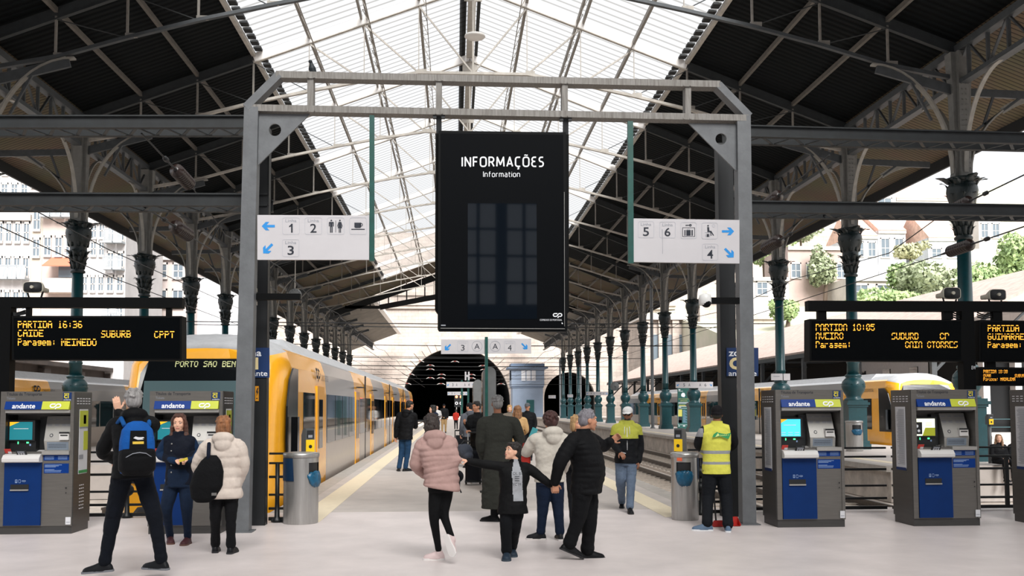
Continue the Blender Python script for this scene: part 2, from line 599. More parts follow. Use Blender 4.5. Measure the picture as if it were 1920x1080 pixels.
# ================================================================== ROOF
AX, ZR, SL = 0.70, 18.4, 0.375
def zroof(d):
    return ZR - SL * abs(d)
def deck(name, d0, d1, ya, yb, side, material, t=0.12):
    """A strip of roof between two distances from the ridge; ya, yb may differ per edge."""
    x0, x1 = AX + side * d0, AX + side * d1
    m = MB()
    for lift in (0, t):
        m.v += [V((x0, ya, zroof(d0) + lift)), V((x1, ya, zroof(d1) + lift)), V((x1, yb, zroof(d1) + lift)), V((x0, yb, zroof(d0) + lift))]
    m.f += [(0, 1, 2, 3), (4, 7, 6, 5), (0, 4, 5, 1), (1, 5, 6, 2), (2, 6, 7, 3), (3, 7, 4, 0)]
    m.m += [0] * 6
    return struct(name, m, material)
YS0, YS1, YG, YE = -14.0, 103.0, 111.5, 167.0
for side, nm in ((-1, 'left'), (1, 'right')):
    # the skylight: one sheet per slope
    x0, x1 = AX, AX + side * 8.4
    struct('window_1' if side < 0 else 'window_2', MB().quad((x0, YS0, zroof(0) + 0.05), (x1, YS0, zroof(8.4) + 0.05), (x1, YS1, zroof(8.4) + 0.05), (x0, YS1, zroof(0) + 0.05)), M_sky)
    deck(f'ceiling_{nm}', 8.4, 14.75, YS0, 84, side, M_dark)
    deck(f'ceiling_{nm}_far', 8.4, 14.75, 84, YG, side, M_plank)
    deck(f'ceiling_{nm}_wing', 14.75, 18.6, YS0, YG, side, M_plank)
    deck(f'ceiling_{nm}_end', 0.0, 8.4, YS1, YG, side, M_plank)
    deck(f'ceiling_{nm}_outer', 10.3, 18.6, YG, YE, side, mat('grey_ceiling_planks', '#6a655d', 0.8, var=0.3, scale=0.8))
    xe = AX + side * 18.6
    struct('trim_5' if side < 0 else 'trim_6', MB().box2((xe - 0.05, YS0, zroof(18.6) - 0.42), (xe + 0.05, YE, zroof(18.6) + 0.14)), M_fascia)
    # white gutter board on the open inner edge beyond the gable
    xi = AX + side * 10.3
    struct('trim_7' if side < 0 else 'trim_8', MB().box2((xi - 0.3, YG, zroof(10.3) - 0.3), (xi + 0.3, YE, zroof(10.3) + 0.15)), mat('white_gutter', '#e5e1dd', 0.5))
# dark edging where deck meets skylight: short teeth of the sheets
for side in (-1, 1):
    m = MB()
    x = AX + side * 8.4
    m.box2((x - 0.07, YS0, zroof(8.4) - 0.16), (x + 0.07, YS1, zroof(8.4) - 0.02), 1)
    for k in range(150):
        y = 14 + k * 0.6
        if y > YS1: break
        m.box2((x - side * 0.34, y, zroof(8.2) - 0.03), (x - side * 0.06, y + 0.38, zroof(8.2) + 0.05), 0)
    struct('trim_9' if side < 0 else 'trim_10', m, [M_fascia, M_truss])
# ridge vent
struct('trim_11', MB().box2((AX - 0.16, YS0, ZR - 0.25), (AX + 0.16, YS1, ZR + 0.3), 0).box2((AX - 0.5, YS0, ZR - 0.05), (AX - 0.22, YS1, ZR + 0.1), 1).box2((AX + 0.22, YS0, ZR - 0.1), (AX + 0.36, YS1, ZR + 0.08), 1), [M_truss, M_fascia])
# purlins: top bar, lower rod and little posts
pn = 0
for side in (-1, 1):
    for k, d in enumerate((2.1, 4.2, 6.3, 10.5, 12.6)):
        x = AX + side * d
        z = zroof(d) - 0.12
        m = MB()
        if d == 4.2:
            m.box2((x - 0.16, YS0, z - 0.08), (x - 0.08, YG, z + 0.08)).box2((x + 0.08, YS0, z - 0.08), (x + 0.16, YG, z + 0.08))
        else:
            m.box2((x - 0.055, YS0, z - 0.08), (x + 0.055, YG, z + 0.08))
        if d < 8:
            xr = x - side * 0.30
            zr = z - 0.62
            m.beam((xr, 14, zr), (xr, YS1, zr), 0.03)
            y = 19.0
            while y < YS1:
                m.beam((x, y, z), (xr, y, zr), 0.028)
                m.beam((xr, y, zr), (x, y + 1.4, z), 0.018)
                y += 1.4 if y < 70 else 2.8
        pn += 1
        struct(f'trim_{11 + pn}', m, mat('skylight_purlin_grey', '#837e77', 0.6) if d < 8 else mat('grey_beige_purlin', '#5d5953', 0.7, var=0.2))
# ---- trusses
M_rwhite = mat('skylit_rafter_iron', '#dcd9d6', 0.5, var=0.05)  # rafter webs under the skylight, its brightness painted in as white
M_tmid = mat('shaded_strut_iron', '#7d7973', 0.6, var=0.2)  # struts under the opaque deck, greyed to carry the shade there
M_rdark = mat('shaded_truss_iron', '#2b2f31', 0.7, var=0.2)  # same truss iron below the deck, deep shade put into the colour
RY = [28.2 + 8.37 * i for i in range(15)]
LY = [28.9 + 7.72 * i for i in range(15)]
XR, XL = 15.5, -14.1
def tp(d, z, yl, yr):
    x = AX + d
    return V((x, yl + (yr - yl) * (x - XL) / (XR - XL), z))
def zlow(d):
    a = abs(d)
    tab = ((0, 14.58), (2.1, 14.58), (4.2, 14.22), (6.3, 13.78), (8.4, 13.30), (10.5, 12.74), (12.6, 12.12), (14.7, 11.6))
    for (p, x), (q, y) in zip(tab[:-1], tab[1:]):
        if a <= q + 1e-6: return x + (y - x) * (a - p) / (q - p)
    return 11.6
def truss(i):
    yl, yr = LY[i], RY[i]
    near = ['first, crossing above the grey gantry', 'second from the gantry'][i] if i < 2 else f'{ORD[i]} counting from the gantry towards the tunnel'
    t = thing('roof_truss', f'pale iron roof truss spanning the nave, {near}', 'truss', tp(0, zlow(0), yl, yr), group='roof trusses over the nave')
    P = lambda d, z: tp(d, z, yl, yr)
    for s in (-1, 1):
        m = MB()
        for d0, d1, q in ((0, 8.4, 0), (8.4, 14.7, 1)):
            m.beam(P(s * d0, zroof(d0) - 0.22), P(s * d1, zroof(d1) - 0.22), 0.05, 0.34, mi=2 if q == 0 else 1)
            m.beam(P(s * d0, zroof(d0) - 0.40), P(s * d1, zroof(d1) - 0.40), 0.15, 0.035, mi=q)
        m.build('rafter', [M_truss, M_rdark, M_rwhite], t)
        m = MB()
        for a, b in ((0, 2.1), (2.1, 4.2), (4.2, 6.3), (6.3, 8.4), (8.4, 10.5), (10.5, 12.6)):
            m.beam(P(s * a, zlow(a)), P(s * b, zlow(b)), 0.14, 0.10)
        m.beam(P(s * 12.6, zlow(12.6)), P(s * 14.5, zlow(12.6) - 0.35), 0.14, 0.12)
        m.build('lower_chord', M_truss if i else M_iron, t)
        for k in range(1, 7):
            d = 2.1 * k
            m = MB().beam(P(s * d, zlow(d)), P(s * d, zroof(d) - 0.3), 0.065 if d > 8 else 0.035)
            m.box(P(s * d + 0.12, zlow(d) + 0.07), (0.36, 0.05, 0.14))
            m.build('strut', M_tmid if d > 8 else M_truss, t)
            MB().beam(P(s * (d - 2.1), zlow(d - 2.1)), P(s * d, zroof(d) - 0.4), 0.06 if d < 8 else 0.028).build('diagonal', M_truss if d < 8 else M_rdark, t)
    m = MB().box(P(0, zroof(0) - 0.7), (0.7, 0.05, 0.5))
    m.beam(P(0, zlow(0)), P(0, zroof(0) - 0.4), 0.07).build('king_post', M_truss, t)
    return t
for i in range(10):
    truss(i)
# ---- glazed gable screen at the end of the nave roof
g = thing('gable_screen', 'glazed gable screen with dark mullions closing the far end of the nave roof', 'gable screen', (AX, YG, 13.4))
GM = mat('black_painted_iron', '#14181b', 0.6)
m = MB()
for s in (-1, 1):
    m.beam((AX, YG, zroof(0) - 0.55), (AX + s * 14.6, YG, zroof(14.6) - 0.5), 0.25, 0.75)
    m.beam((AX, YG, 15.0), (AX + s * 9.4, YG, 13.2), 0.25, 0.6)
    m.beam((AX + s * 9.4, YG, 13.2), (AX + s * 13.4, YG, 13.2), 0.25, 0.35)
m.build('frame', GM, g)
m = MB()
for k in range(-11, 12):
    x = k * 1.05
    zl = 15.0 - 0.19 * abs(x)
    m.beam((AX + x, YG, zl), (AX + x, YG, zroof(x) - 0.6), 0.14 if k % 2 == 0 else 0.05, 0.12)
m.build('mullion_grille', GM, g)
gl = mat('gable_glass', '#dfe6ee', 0.05, alpha=0.25)
m = MB()
for s in (-1, 1):
    m.quad((AX, YG + 0.05, 15.0), (AX + s * 12.4, YG + 0.05, 13.2), (AX + s * 12.4, YG + 0.05, zroof(12.4) - 0.4), (AX, YG + 0.05, zroof(0) - 0.4))
m.build('glazing', gl, g)
# ---- longitudinal lattice girders over the column rows
for row, X, ys, lab in ((0, XR, RY, 'grey lattice girder along the tops of the column row beside the signal box side'), (1, XL, LY, 'grey lattice girder along the tops of the column row behind the yellow train')):
    g = thing('lattice_girder', lab, 'girder', (X, ys[0], 11.6))
    g['kind'] = 'structure'
    y0, y1 = 15.0, YE
    zt, zb = 12.62, 11.55
    MB().box2((X - 0.14, y0, zt - 0.1), (X + 0.14, y1, zt + 0.12)).build('top_chord', M_iron, g)
    MB().box2((X - 0.14, y0, zb - 0.07), (X + 0.14, y1, zb + 0.07)).build('bottom_chord', M_iron, g)
    m = MB()
    y = y0
    k = 0
    while y < y1 - 1.2:
        m.beam((X, y, zb), (X, y, zt), 0.1, 0.07)
        m.beam((X, y, zb if k % 2 else zt), (X, y + 1.05, zt if k % 2 else zb), 0.08, 0.05)
        y += 1.05
        k += 1
    m.build('lattice', M_iron, g)
# ---- columns
def arc(x0, z0, x1, z1, n=12):
    return [(x0 + (x1 - x0) * (1 - math.cos(PI / 2 * k / n)), z0 + (z1 - z0) * math.sin(PI / 2 * k / n)) for k in range(n + 1)]
def leaf(m, ang, r0, z0, r1, z1, w, tip=0.1, mi=0):
    """A curled acanthus leaf on a bell."""
    c, s = math.cos(ang), math.sin(ang)
    rings = []
    for k, (t, ww) in enumerate(((0, 0.7), (0.35, 1.0), (0.7, 0.9), (0.92, 0.5), (1.0, 0.12))):
        r = r0 + (r1 - r0) * t ** 1.6
        z = z0 + (z1 - z0) * math.sin(t * PI * 0.55) / math.sin(PI * 0.55)
        th = 0.035
        a = w * ww / 2
        rings.append([V((r * c - a * s, r * s + a * c, z)), V(((r + th) * c, (r + th) * s, z + 0.01)), V((r * c + a * s, r * s - a * c, z)), V(((r - th) * c, (r - th) * s, z - 0.02))])
    m.loft(rings, mi)
def make_column(label):
    t = thing('iron_column', label, 'column', (0, 0, 0), 0, 'teal iron columns carrying the roof', local=True)
    t['kind'] = 'thing'
    m = MB()
    for w, a, b in ((0.92, 0, 0.2), (0.84, 0.2, 0.32), (0.72, 0.32, 1.62), (0.80, 1.62, 1.70), (0.90, 1.70, 1.80), (0.78, 1.80, 1.88)):
        m.box2((-w / 2, -w / 2, a), (w / 2, w / 2, b))
    m.build('pedestal', M_teal, t)
    m = MB().lathe([(0.36, 1.86), (0.36, 1.93), (0.27, 1.98), (0.30, 2.08), (0.41, 2.25), (0.45, 2.42), (0.42, 2.6), (0.32, 2.72), (0.27, 2.76), (0.31, 2.80), (0.31, 2.86), (0.24, 2.9)], 20)
    for k in range(12):
        leaf(m, 2 * PI * k / 12, 0.30, 2.12, 0.445, 2.5, 0.17)
    m.build('base_vase', M_teal, t, True)
    MB().lathe([(0.235, 2.88), (0.225, 3.3), (0.245, 3.32), (0.245, 3.37), (0.225, 3.4), (0.195, 6.72)], 20).build('shaft', M_teal, t, True)
    m = MB().lathe([(0.20, 6.70), (0.26, 6.72), (0.27, 6.78), (0.215, 6.84), (0.235, 7.0), (0.25, 7.25), (0.28, 7.42), (0.33, 7.52), (0.30, 7.58), (0.30, 7.66), (0.37, 7.85), (0.435, 8.05), (0.46, 8.2), (0.44, 8.34), (0.36, 8.44), (0.38, 8.5), (0.50, 8.53), (0.50, 8.60), (0.3, 8.62)], 20)
    for tier, (r0, z0, r1, z1, w, n, ph) in enumerate(((0.22, 6.86, 0.34, 7.10, 0.15, 10, 0), (0.24, 7.06, 0.40, 7.32, 0.17, 10, 0.31), (0.27, 7.28, 0.50, 7.54, 0.2, 8, 0), (0.33, 7.7, 0.49, 8.1, 0.2, 8, 0.39))):
        for k in range(n):
            leaf(m, ph + 2 * PI * k / n, r0, z0, r1, z1, w)
    m.build('capital', M_tealdark, t, True)
    m = MB()
    for a in range(4):
        leaf(m, a * PI / 2, 0.42, 8.44, 0.82, 8.60, 0.34)
        leaf(m, a * PI / 2 + PI / 4, 0.42, 8.36, 0.66, 8.54, 0.22)
    m.build('abacus_leaf', M_tealdark, t, True)
    m = MB()
    rings = []
    for z, w in ((8.6, 0.30), (8.9, 0.25), (9.6, 0.25), (11.3, 0.29), (12.5, 0.34)):
        rings.append([V((w, w * 0.55, z)), V((w * 0.55, w * 0.55, z)), V((w * 0.55, w, z)), V((-w * 0.55, w, z)), V((-w * 0.55, w * 0.55, z)), V((-w, w * 0.55, z)), V((-w, -w * 0.55, z)), V((-w * 0.55, -w * 0.55, z)), V((-w * 0.55, -w, z)), V((w * 0.55, -w, z)), V((w * 0.55, -w * 0.55, z)), V((w, -w * 0.55, z))])
    m.loft(rings)
    for k in range(22):
        z = 8.75 + k * 0.16
        for sx in (-1, 1):
            m.box((sx * 0.215, -0.15, z), (0.03, 0.02, 0.03)).box((sx * 0.06, -0.275 - 0.002 * k, z), (0.03, 0.02, 0.03))
    m.build('riveted_post', mat('riveted_grey_iron', '#6f6f6c', 0.55, 0.1, var=0.15, scale=5), t)
    br = mat('grey_bracket_iron', '#84827c', 0.55, 0.1, var=0.15, scale=5)
    for pts in (arc(-0.27, 8.75, -2.75, 12.12), arc(0.27, 8.75, 3.0, 11.25)):
        m = MB()
        for (x0, z0), (x1, z1) in zip(pts[:-1], pts[1:]):
            m.beam((x0, 0, z0), (x1, 0, z1), 0.20, 0.035, up=(0, 1, 0)) if False else m.beam((x0, 0, z0), (x1, 0, z1), 0.2, 0.05, up=(1, 0, 0.3))
        m.build('arched_bracket', br, t)
    for s in (-1, 1):
        pts = arc(0.27 * s, 8.75, 2.3 * s, 11.5)
        m = MB()
        for (y0, z0), (y1, z1) in zip(pts[:-1], pts[1:]):
            m.beam((0, y0, z0), (0, y1, z1), 0.13, 0.05, up=(0, 1, 0.3))
        m.build('side_bracket', br, t)
    m = MB()
    m.beam((-2.6, 0, 12.0), (-0.2, 0, 11.35), 0.1, 0.3)
    m.beam((0.2, 0, 11.3), (3.3, 0, 11.2), 0.1, 0.24)
    m.beam((-1.6, 0, 11.75), (-0.9, 0, 10.4), 0.07, 0.07)
    m.beam((1.1, 0, 11.25), (0.75, 0, 10.3), 0.07, 0.07)
    m.beam((0.2, 0, 9.9), (2.0, 0, 11.2), 0.07, 0.07)
    m.build('tie_plate', M_iron, t)
    return t
c0 = make_column('first')
for i in range(14):
    y = RY[i]
    if i == 0:
        lab = 'teal iron column standing beside the twin loudspeakers, first of its row'
        c = c0
        c.location = (XR, y, 0)
        c['label'] = lab
        WL[c.name] = V((XR, y, 0))
    else:
        lab = f'teal iron column with leafy capital, {ORD[i]} of the row that starts at the twin loudspeakers'
        if i == 4:
            lab = 'teal iron column behind the green notice board and white A sign'
        dup(c0, (XR, y, 0), 0, lab)
for i in range(14):
    dup(c0, (XL, LY[i], 0), PI, f'teal iron column with leafy capital, {ORD[i]} of the row behind the yellow train' if i else 'teal iron column next to the hall, first in the row behind the yellow train')
# ================================================================== GANTRY, BOARDS, SIGNS
M_gantry = mat('weathered_grey_paint', '#5d6063', 0.5, 0.0, var=0.16, scale=5, bump=0.08, bscale=30)
M_gstreak = mat('streaked_grey_paint', '#85837f', 0.6, 0.0, col2='#5b5650', scale=14, stretch=(3, 3, 0.25))
M_post = mat('dark_grey_paint', '#191c1f', 0.5, 0.1, var=0.2, scale=4)
M_beamg = mat('dark_steel_beam', '#0a0e11', 0.6, 0.0, col2='#181e21', scale=5)
M_gloss = mat('black_gloss', '#07090b', 0.14, spec=0.15)
M_led_case = mat('led_case_black', '#060708', 0.6, spec=0.1)
M_amber = mat('amber_led', (0.85, 0.34, 0.03), emit=1.1)
M_white = mat('white_sign_face', '#bcbabd', 0.4, var=0.03, scale=2)
M_bluearrow = mat('blue_sign_print', '#1784cc', 0.5)
M_navy = mat('navy_sign_print', '#0d1626', 0.5)
M_greyp = mat('grey_sign_print', '#8b8f98', 0.5)
M_lineg = mat('pale_grey_print', '#a9abb3', 0.5)
M_green = mat('dark_green_bar', '#07463f', 0.4, var=0.2, scale=8)
M_wprint = mat('white_print', '#e2e5ea', 0.5)
M_steel = mat('brushed_steel', '#9b9a97', 0.34, 0.85, var=0.10, scale=3, stretch=(8, 8, 0.4))
M_cable = mat('black_cable', '#15181b', 0.6)
def GY(px):
    return 13.2 + (px - 460) / 950 * 0.25
def gp(px, py, dy=0.0):
    return at(px, py, GY(px) + dy)
def pbeam(m, p, q, w, h, dy=0.0, mi=0, yy=None):
    """Bar between two photograph points on the gantry plane."""
    a = gp(*p, dy) if yy is None else at(*p, yy)
    b = gp(*q, dy) if yy is None else at(*q, yy)
    return m.beam(a, b, w, h, up=(0, -1, 0), mi=mi)
base = gp(930, 990)
G = thing('sign_gantry', 'grey steel portal gantry carrying the black information board', 'gantry', (0.65, 13.3, 0))
D = 0.20                                    # depth of the profiles
for (px0, px1), (q0, q1), nm in (((457.5, 484), (444.5, 475), 'l'), ((1382.5, 1407.5), (1396.5, 1423), 'r')):
    top, bot = (200, 993) if nm == 'l' else (216, 986)
    a = [gp(px0, top), gp(px1, top)]
    xs0, xs1 = ground(q0, bot).x, ground(q1, bot).x
    yf = GY((px0 + px1) / 2)
    m = MB()
    f = [V((xs0, yf, 0)), V((xs1, yf, 0)), V((a[1].x, yf, a[1].z)), V((a[0].x, yf, a[0].z))]
    b = [p + V((0, D, 0)) for p in f]
    m.add(f + b, [(0, 1, 2, 3), (7, 6, 5, 4), (0, 4, 5, 1), (1, 5, 6, 2), (2, 6, 7, 3), (3, 7, 4, 0)])
    m.box2((xs0 - 0.05, yf - 0.05, 0), (xs1 + 0.05, yf + D + 0.05, 0.015))
    m.build('post', M_gantry, G)
m = MB()
pbeam(m, (519, 143.5), (1347, 161.5), 0.095, D, D / 2)
m.build('top_beam', M_gstreak, G)
m = MB()
pbeam(m, (470, 205.5), (1400, 224.5), 0.092, D, D / 2)
m.build('lower_beam', M_gstreak, G)
for a, b in (((463, 205), (525, 143.5)), ((1344, 161.5), (1402, 221))):
    m = MB()
    pbeam(m, a, b, 0.105, D, D / 2)
    m.build('corner_brace', M_gantry, G)
for px in (583.5, 823, 1058, 1288):
    y0 = 143.5 + (px - 519) * 18 / 828
    y1 = 205.5 + (px - 470) * 19 / 930
    m = MB()
    pbeam(m, (px, y0 + 5), (px, y1 - 4), 0.085, D - 0.04, D / 2)
    for yy in (y0, y1):
        for dx in (-6, 6):
            p = gp(px + dx, yy)
            m.box((p.x, p.y - 0.006, p.z), (0.02, 0.012, 0.02))
    m.build('strut', M_gstreak, G)
def holed_triangle(P, c, r, d, n=36):
    """Triangular plate with a round hole; 2-D points mapped by gp."""
    m = MB()
    ring_i, ring_o = [], []
    for k in range(n):
        a = 2 * PI * k / n
        dx, dy = math.cos(a), math.sin(a)
        best = 1e9
        for i in range(3):
            (x1, y1), (x2, y2) = P[i], P[(i + 1) % 3]
            ex, ey = x2 - x1, y2 - y1
            den = dx * ey - dy * ex
            if abs(den) < 1e-9: continue
            t = ((x1 - c[0]) * ey - (y1 - c[1]) * ex) / den
            u = ((x1 - c[0]) * dy - (y1 - c[1]) * dx) / den
            if t > 0 and -1e-6 <= u <= 1 + 1e-6: best = min(best, t)
        ring_i.append((c[0] + r * dx, c[1] + r * dy))
        ring_o.append([c[0] + best * dx, c[1] + best * dy])
    for p in P:                                # snap the outline to the corners
        j = min(range(n), key=lambda k: (ring_o[k][0] - p[0]) ** 2 + (ring_o[k][1] - p[1]) ** 2)
        ring_o[j] = list(p)
    vs = [gp(*p, 0.07) for p in ring_i] + [gp(*p, 0.07) for p in ring_o]
    vs += [v + V((0, d, 0)) for v in vs]
    fs = []
    for k in range(n):
        j = (k + 1) % n
        fs += [(k, j, n + j, n + k), (2 * n + k, 3 * n + k, 3 * n + j, 2 * n + j), (k, 2 * n + k, 2 * n + j, j), (n + k, n + j, 3 * n + j, 3 * n + k)]
    return m.add(vs, fs)
holed_triangle([(484, 213), (581, 214), (483.5, 310)], (515.5, 243.5), 11.5, 0.03).build('gusset_plate', M_gantry, G)
holed_triangle([(1291, 231), (1383.5, 232), (1384, 324)], (1352, 260.5), 10.5, 0.03).build('gusset_plate', M_gantry, G)
# rear posts standing about a metre behind
for x0, x1, y in ((-2.96, -2.70, 13.95), (4.06, 4.30, 14.45)):
    m = MB()
    m.box2((x0, y, 0), (x1, y + 0.02, 5.75)).box2((x0, y + 0.18, 0), (x1, y + 0.2, 5.75)).box2((x0 + 0.11, y, 0), (x1 - 0.11, y + 0.2, 5.75))
    m.box2((x0, y, 0), (x0 + 0.02, y + 0.2, 5.75)).box2((x1 - 0.02, y, 0), (x1, y + 0.2, 5.75))
    m.build('rear_post', M_post, G)
# ---- lattice beams running outward from the gantry to the side
def side_beam(label, p, q, zb, hgt):
    t = thing('lattice_beam', label, 'beam', p, group='steel beams beside the gantry')
    t['kind'] = 'thing'
    p, q = V(p), V(q)
    for dy, nm in ((0, 'channel'), (0.42, 'channel')):
        MB().ibeam(p + V((0, dy, 0)), q + V((0, dy, 0)), 0.10, hgt, 0.022).build(nm, M_beamg, t)
    m = MB()
    n = 12
    z = V((0, 0, -hgt / 2 + 0.012))
    for k in range(n):
        a, b = p.lerp(q, k / n) + z, p.lerp(q, (k + 1) / n) + z
        m.beam(a, a + (b - a) * 0.6 + V((0, 0.42, 0)), 0.045, 0.012).beam(a + (b - a) * 0.6 + V((0, 0.42, 0)), b, 0.03, 0.012)
    m.build('lacing', mat('lacing_bar', '#252b2e', 0.5, 0.1), t)
    return t
def on(px, py, y):
    return tuple(at(px, py, y))
hb = 0.185
aL, bL = at(-160, 217, 13.86), at(459, 217, 13.97)
side_beam('upper dark steel beam running from the gantry on the side with the backpack man', bL - V((0, 0, hb / 2)), aL - V((0, 0, hb / 2)), 0, hb)
aL, bL = at(-160, 361, 13.86), at(502, 363.5, 13.97)
side_beam('lower dark steel beam running from the gantry above the amber CAIDE board', bL - V((0, 0, hb / 2)), aL - V((0, 0, hb / 2)), 0, hb)
aR, bR = at(2060, 253, 14.95), at(1368, 234.5, 14.52)
side_beam('upper dark steel beam running from the gantry in front of the upper column posts', bR - V((0, 0, hb / 2)), aR - V((0, 0, hb / 2)), 0, hb)
aR, bR = at(2060, 386, 14.95), at(1366, 376, 14.52)
side_beam('lower dark steel beam running from the gantry above the amber AVEIRO board', bR - V((0, 0, hb / 2)), aR - V((0, 0, hb / 2)), 0, hb)
# ---- flat graphics helper
class Face:
    """Draws on an upright panel; coordinates are the panel's own pixel grid (x right, y down)."""
    def __init__(s, fn):
        s.fn = fn                     # (x, y) -> world point on the panel face
        s.mb = MB()
        s.l = 0.003
    def P(s, x, y, l=0):
        return s.fn(x, y) + V((0, -(s.l + l), 0))
    def poly(s, pts, mi=0, l=0):
        s.mb.add([s.P(x, y, l) for x, y in pts], [tuple(range(len(pts)))], mi)
    def rect(s, x0, y0, x1, y1, mi=0, l=0):
        s.poly([(x0, y0), (x1, y0), (x1, y1), (x0, y1)], mi, l)
    def disc(s, x, y, r, mi=0, n=16, l=0):
        s.poly([(x + r * math.cos(2 * PI * k / n), y + r * math.sin(2 * PI * k / n)) for k in range(n)], mi, l)
    def outline(s, pts, w, mi=0):
        """Closed thin line: each point moved toward the centre by w."""
        cx = sum(p[0] for p in pts) / len(pts)
        cy = sum(p[1] for p in pts) / len(pts)
        n = len(pts)
        inn = []
        for x, y in pts:
            d = math.hypot(x - cx, y - cy)
            inn.append((x + (cx - x) * w * 1.3 / d, y + (cy - y) * w * 1.3 / d))
        vs = [s.P(*p) for p in pts] + [s.P(*p) for p in inn]
        s.mb.add(vs, [(k, (k + 1) % n, n + (k + 1) % n, n + k) for k in range(n)], mi)
    def rrect(s, x0, y0, x1, y1, r, w, mi=0):
        pts = []
        for cx, cy, a0 in ((x1 - r, y0 + r, -PI / 2), (x1 - r, y1 - r, 0), (x0 + r, y1 - r, PI / 2), (x0 + r, y0 + r, PI)):
            pts += [(cx + r * math.cos(a0 + PI / 2 * k / 5), cy + r * math.sin(a0 + PI / 2 * k / 5)) for k in range(6)]
        s.outline(pts, w, mi)
    def ring(s, x, y, r, w, mi=0, n=28):
        s.outline([(x + r * math.cos(2 * PI * k / n), y + r * math.sin(2 * PI * k / n)) for k in range(n)], w, mi)
    def text(s, t, x0, y0, x1, y1, mi=0, bold=0.0, l=0, spacing=1.0):
        """Writing fitted to the box (x0, y0 top) - (x1, y1 bottom)."""
        o, u, v = s.P(x0, y1, l), s.P(x1, y1, l), s.P(x0, y0, l)
        write(s.mb, t, o, (u - o).length, (v - o).length, u - o, v - o, mi, 'L', bold, 0.0, spacing)
def arrow(f, x, y, ang, size, mi):
    """Fat sign arrow; tip direction ang (0 = right, clockwise on the panel)."""
    base = [(1.0, 0), (0.42, -0.62), (-0.12, -0.62), (0.26, -0.19), (-0.95, -0.19), (-0.95, 0.19), (0.26, 0.19), (-0.12, 0.62), (0.42, 0.62)]
    c, s_ = math.cos(ang), math.sin(ang)
    f.poly([(x + size * (a * c - b * s_), y + size * (a * s_ + b * c)) for a, b in base], mi)
PR = [M_bluearrow, M_navy, M_greyp, M_lineg]
def line_box(f, x0, y0, x1, y1, num, k=1.0):
    w, h = x1 - x0, y1 - y0
    f.rrect(x0, y0, x1, y1, w * 0.12, 5 * k, 3)
    f.text('Linha', x0 + w * 0.18, y0 + h * 0.09, x1 - w * 0.18, y0 + h * 0.27, 2)
    nw = 0.37
    if num == '1':
        X = lambda a: x0 + w * a
        Yq = lambda a: y0 + h * a
        f.poly([(X(.52), Yq(.36)), (X(.60), Yq(.36)), (X(.60), Yq(.89)), (X(.505), Yq(.89)), (X(.505), Yq(.52)), (X(.39), Yq(.57)), (X(.39), Yq(.49)), (X(.47), Yq(.44))], 1)
        return
    f.text(num, x0 + w * (0.5 - nw / 2), y0 + h * 0.36, x0 + w * (0.5 + nw / 2), y0 + h * 0.89, 1, 0.012)
def person_icon(f, x, y0, y1, skirt, mi):
    h = y1 - y0
    f.disc(x, y0 + h * 0.06, h * 0.065, mi)
    if skirt:
        f.poly([(x - h * .10, y0 + h * .17), (x + h * .10, y0 + h * .17), (x + h * .22, y0 + h * .52), (x + h * .17, y0 + h * .54), (x + h * .09, y0 + h * .33), (x + h * .17, y0 + h * .66), (x + h * .085, y0 + h * .66), (x + h * .085, y1), (x + h * .015, y1), (x + h * .015, y0 + h * .66), (x - h * .015, y0 + h * .66), (x - h * .015, y1), (x - h * .085, y1), (x - h * .085, y0 + h * .66), (x - h * .17, y0 + h * .66), (x - h * .09, y0 + h * .33), (x - h * .17, y0 + h * .54), (x - h * .22, y0 + h * .52)], mi)
    else:
        f.poly([(x - h * .16, y0 + h * .17), (x + h * .16, y0 + h * .17), (x + h * .19, y0 + h * .22), (x + h * .19, y0 + h * .52), (x + h * .12, y0 + h * .52), (x + h * .12, y0 + h * .28), (x + h * .10, y0 + h * .28), (x + h * .10, y1), (x + h * .015, y1), (x + h * .015, y0 + h * .56), (x - h * .015, y0 + h * .56), (x - h * .015, y1), (x - h * .10, y1), (x - h * .10, y0 + h * .28), (x - h * .12, y0 + h * .28), (x - h * .12, y0 + h * .52), (x - h * .19, y0 + h * .52), (x - h * .19, y0 + h * .22)], mi)
# ---- white direction sign with lines 1 2 3
k = 8.727
fL = Face(lambda x, y: gp(480 + x / k, 390 + y / k))
sg = thing('direction_sign', 'white hanging sign pointing to lines 1, 2, 3, toilets and cafe', 'sign', gp(587, 487))
c = [gp(482.5, 403), gp(692.5, 404), gp(692, 487), gp(482.5, 487)]
MB().add(c + [p + V((0, 0.05, 0)) for p in c], [(0, 1, 2, 3), (7, 6, 5, 4), (0, 4, 5, 1), (1, 5, 6, 2), (2, 6, 7, 3), (3, 7, 4, 0)]).build('panel', M_white, sg)
arrow(fL, 205, 297, PI, 110, 0)
arrow(fL, 195, 665, PI * 0.75, 110, 0)
line_box(fL, 432, 158, 713, 435, '1')
line_box(fL, 798, 158, 1080, 435, '2')
line_box(fL, 430, 515, 708, 800, '3')
fL.rrect(1165, 158, 1447, 435, 34, 5, 3)
person_icon(fL, 1233, 192, 404, False, 1)
person_icon(fL, 1373, 192, 404, True, 1)
fL.rect(1301, 205, 1308, 398, 1)
fL.rrect(1530, 158, 1812, 435, 34, 5, 3)
fL.poly([(1610, 240), (1722, 240), (1722, 312), (1706, 328), (1626, 328), (1610, 312)], 1)
fL.ring(1722, 275, 27, 9, 1)
fL.rect(1560, 342, 1780, 357, 1)
fL.mb.build('printing', PR, sg, fix=False)
m = MB()
pbeam(m, (697.5, 217), (697.5, 490), 0.066, 0.06, 0.02)
m.build('hanger_bar', M_green, sg)
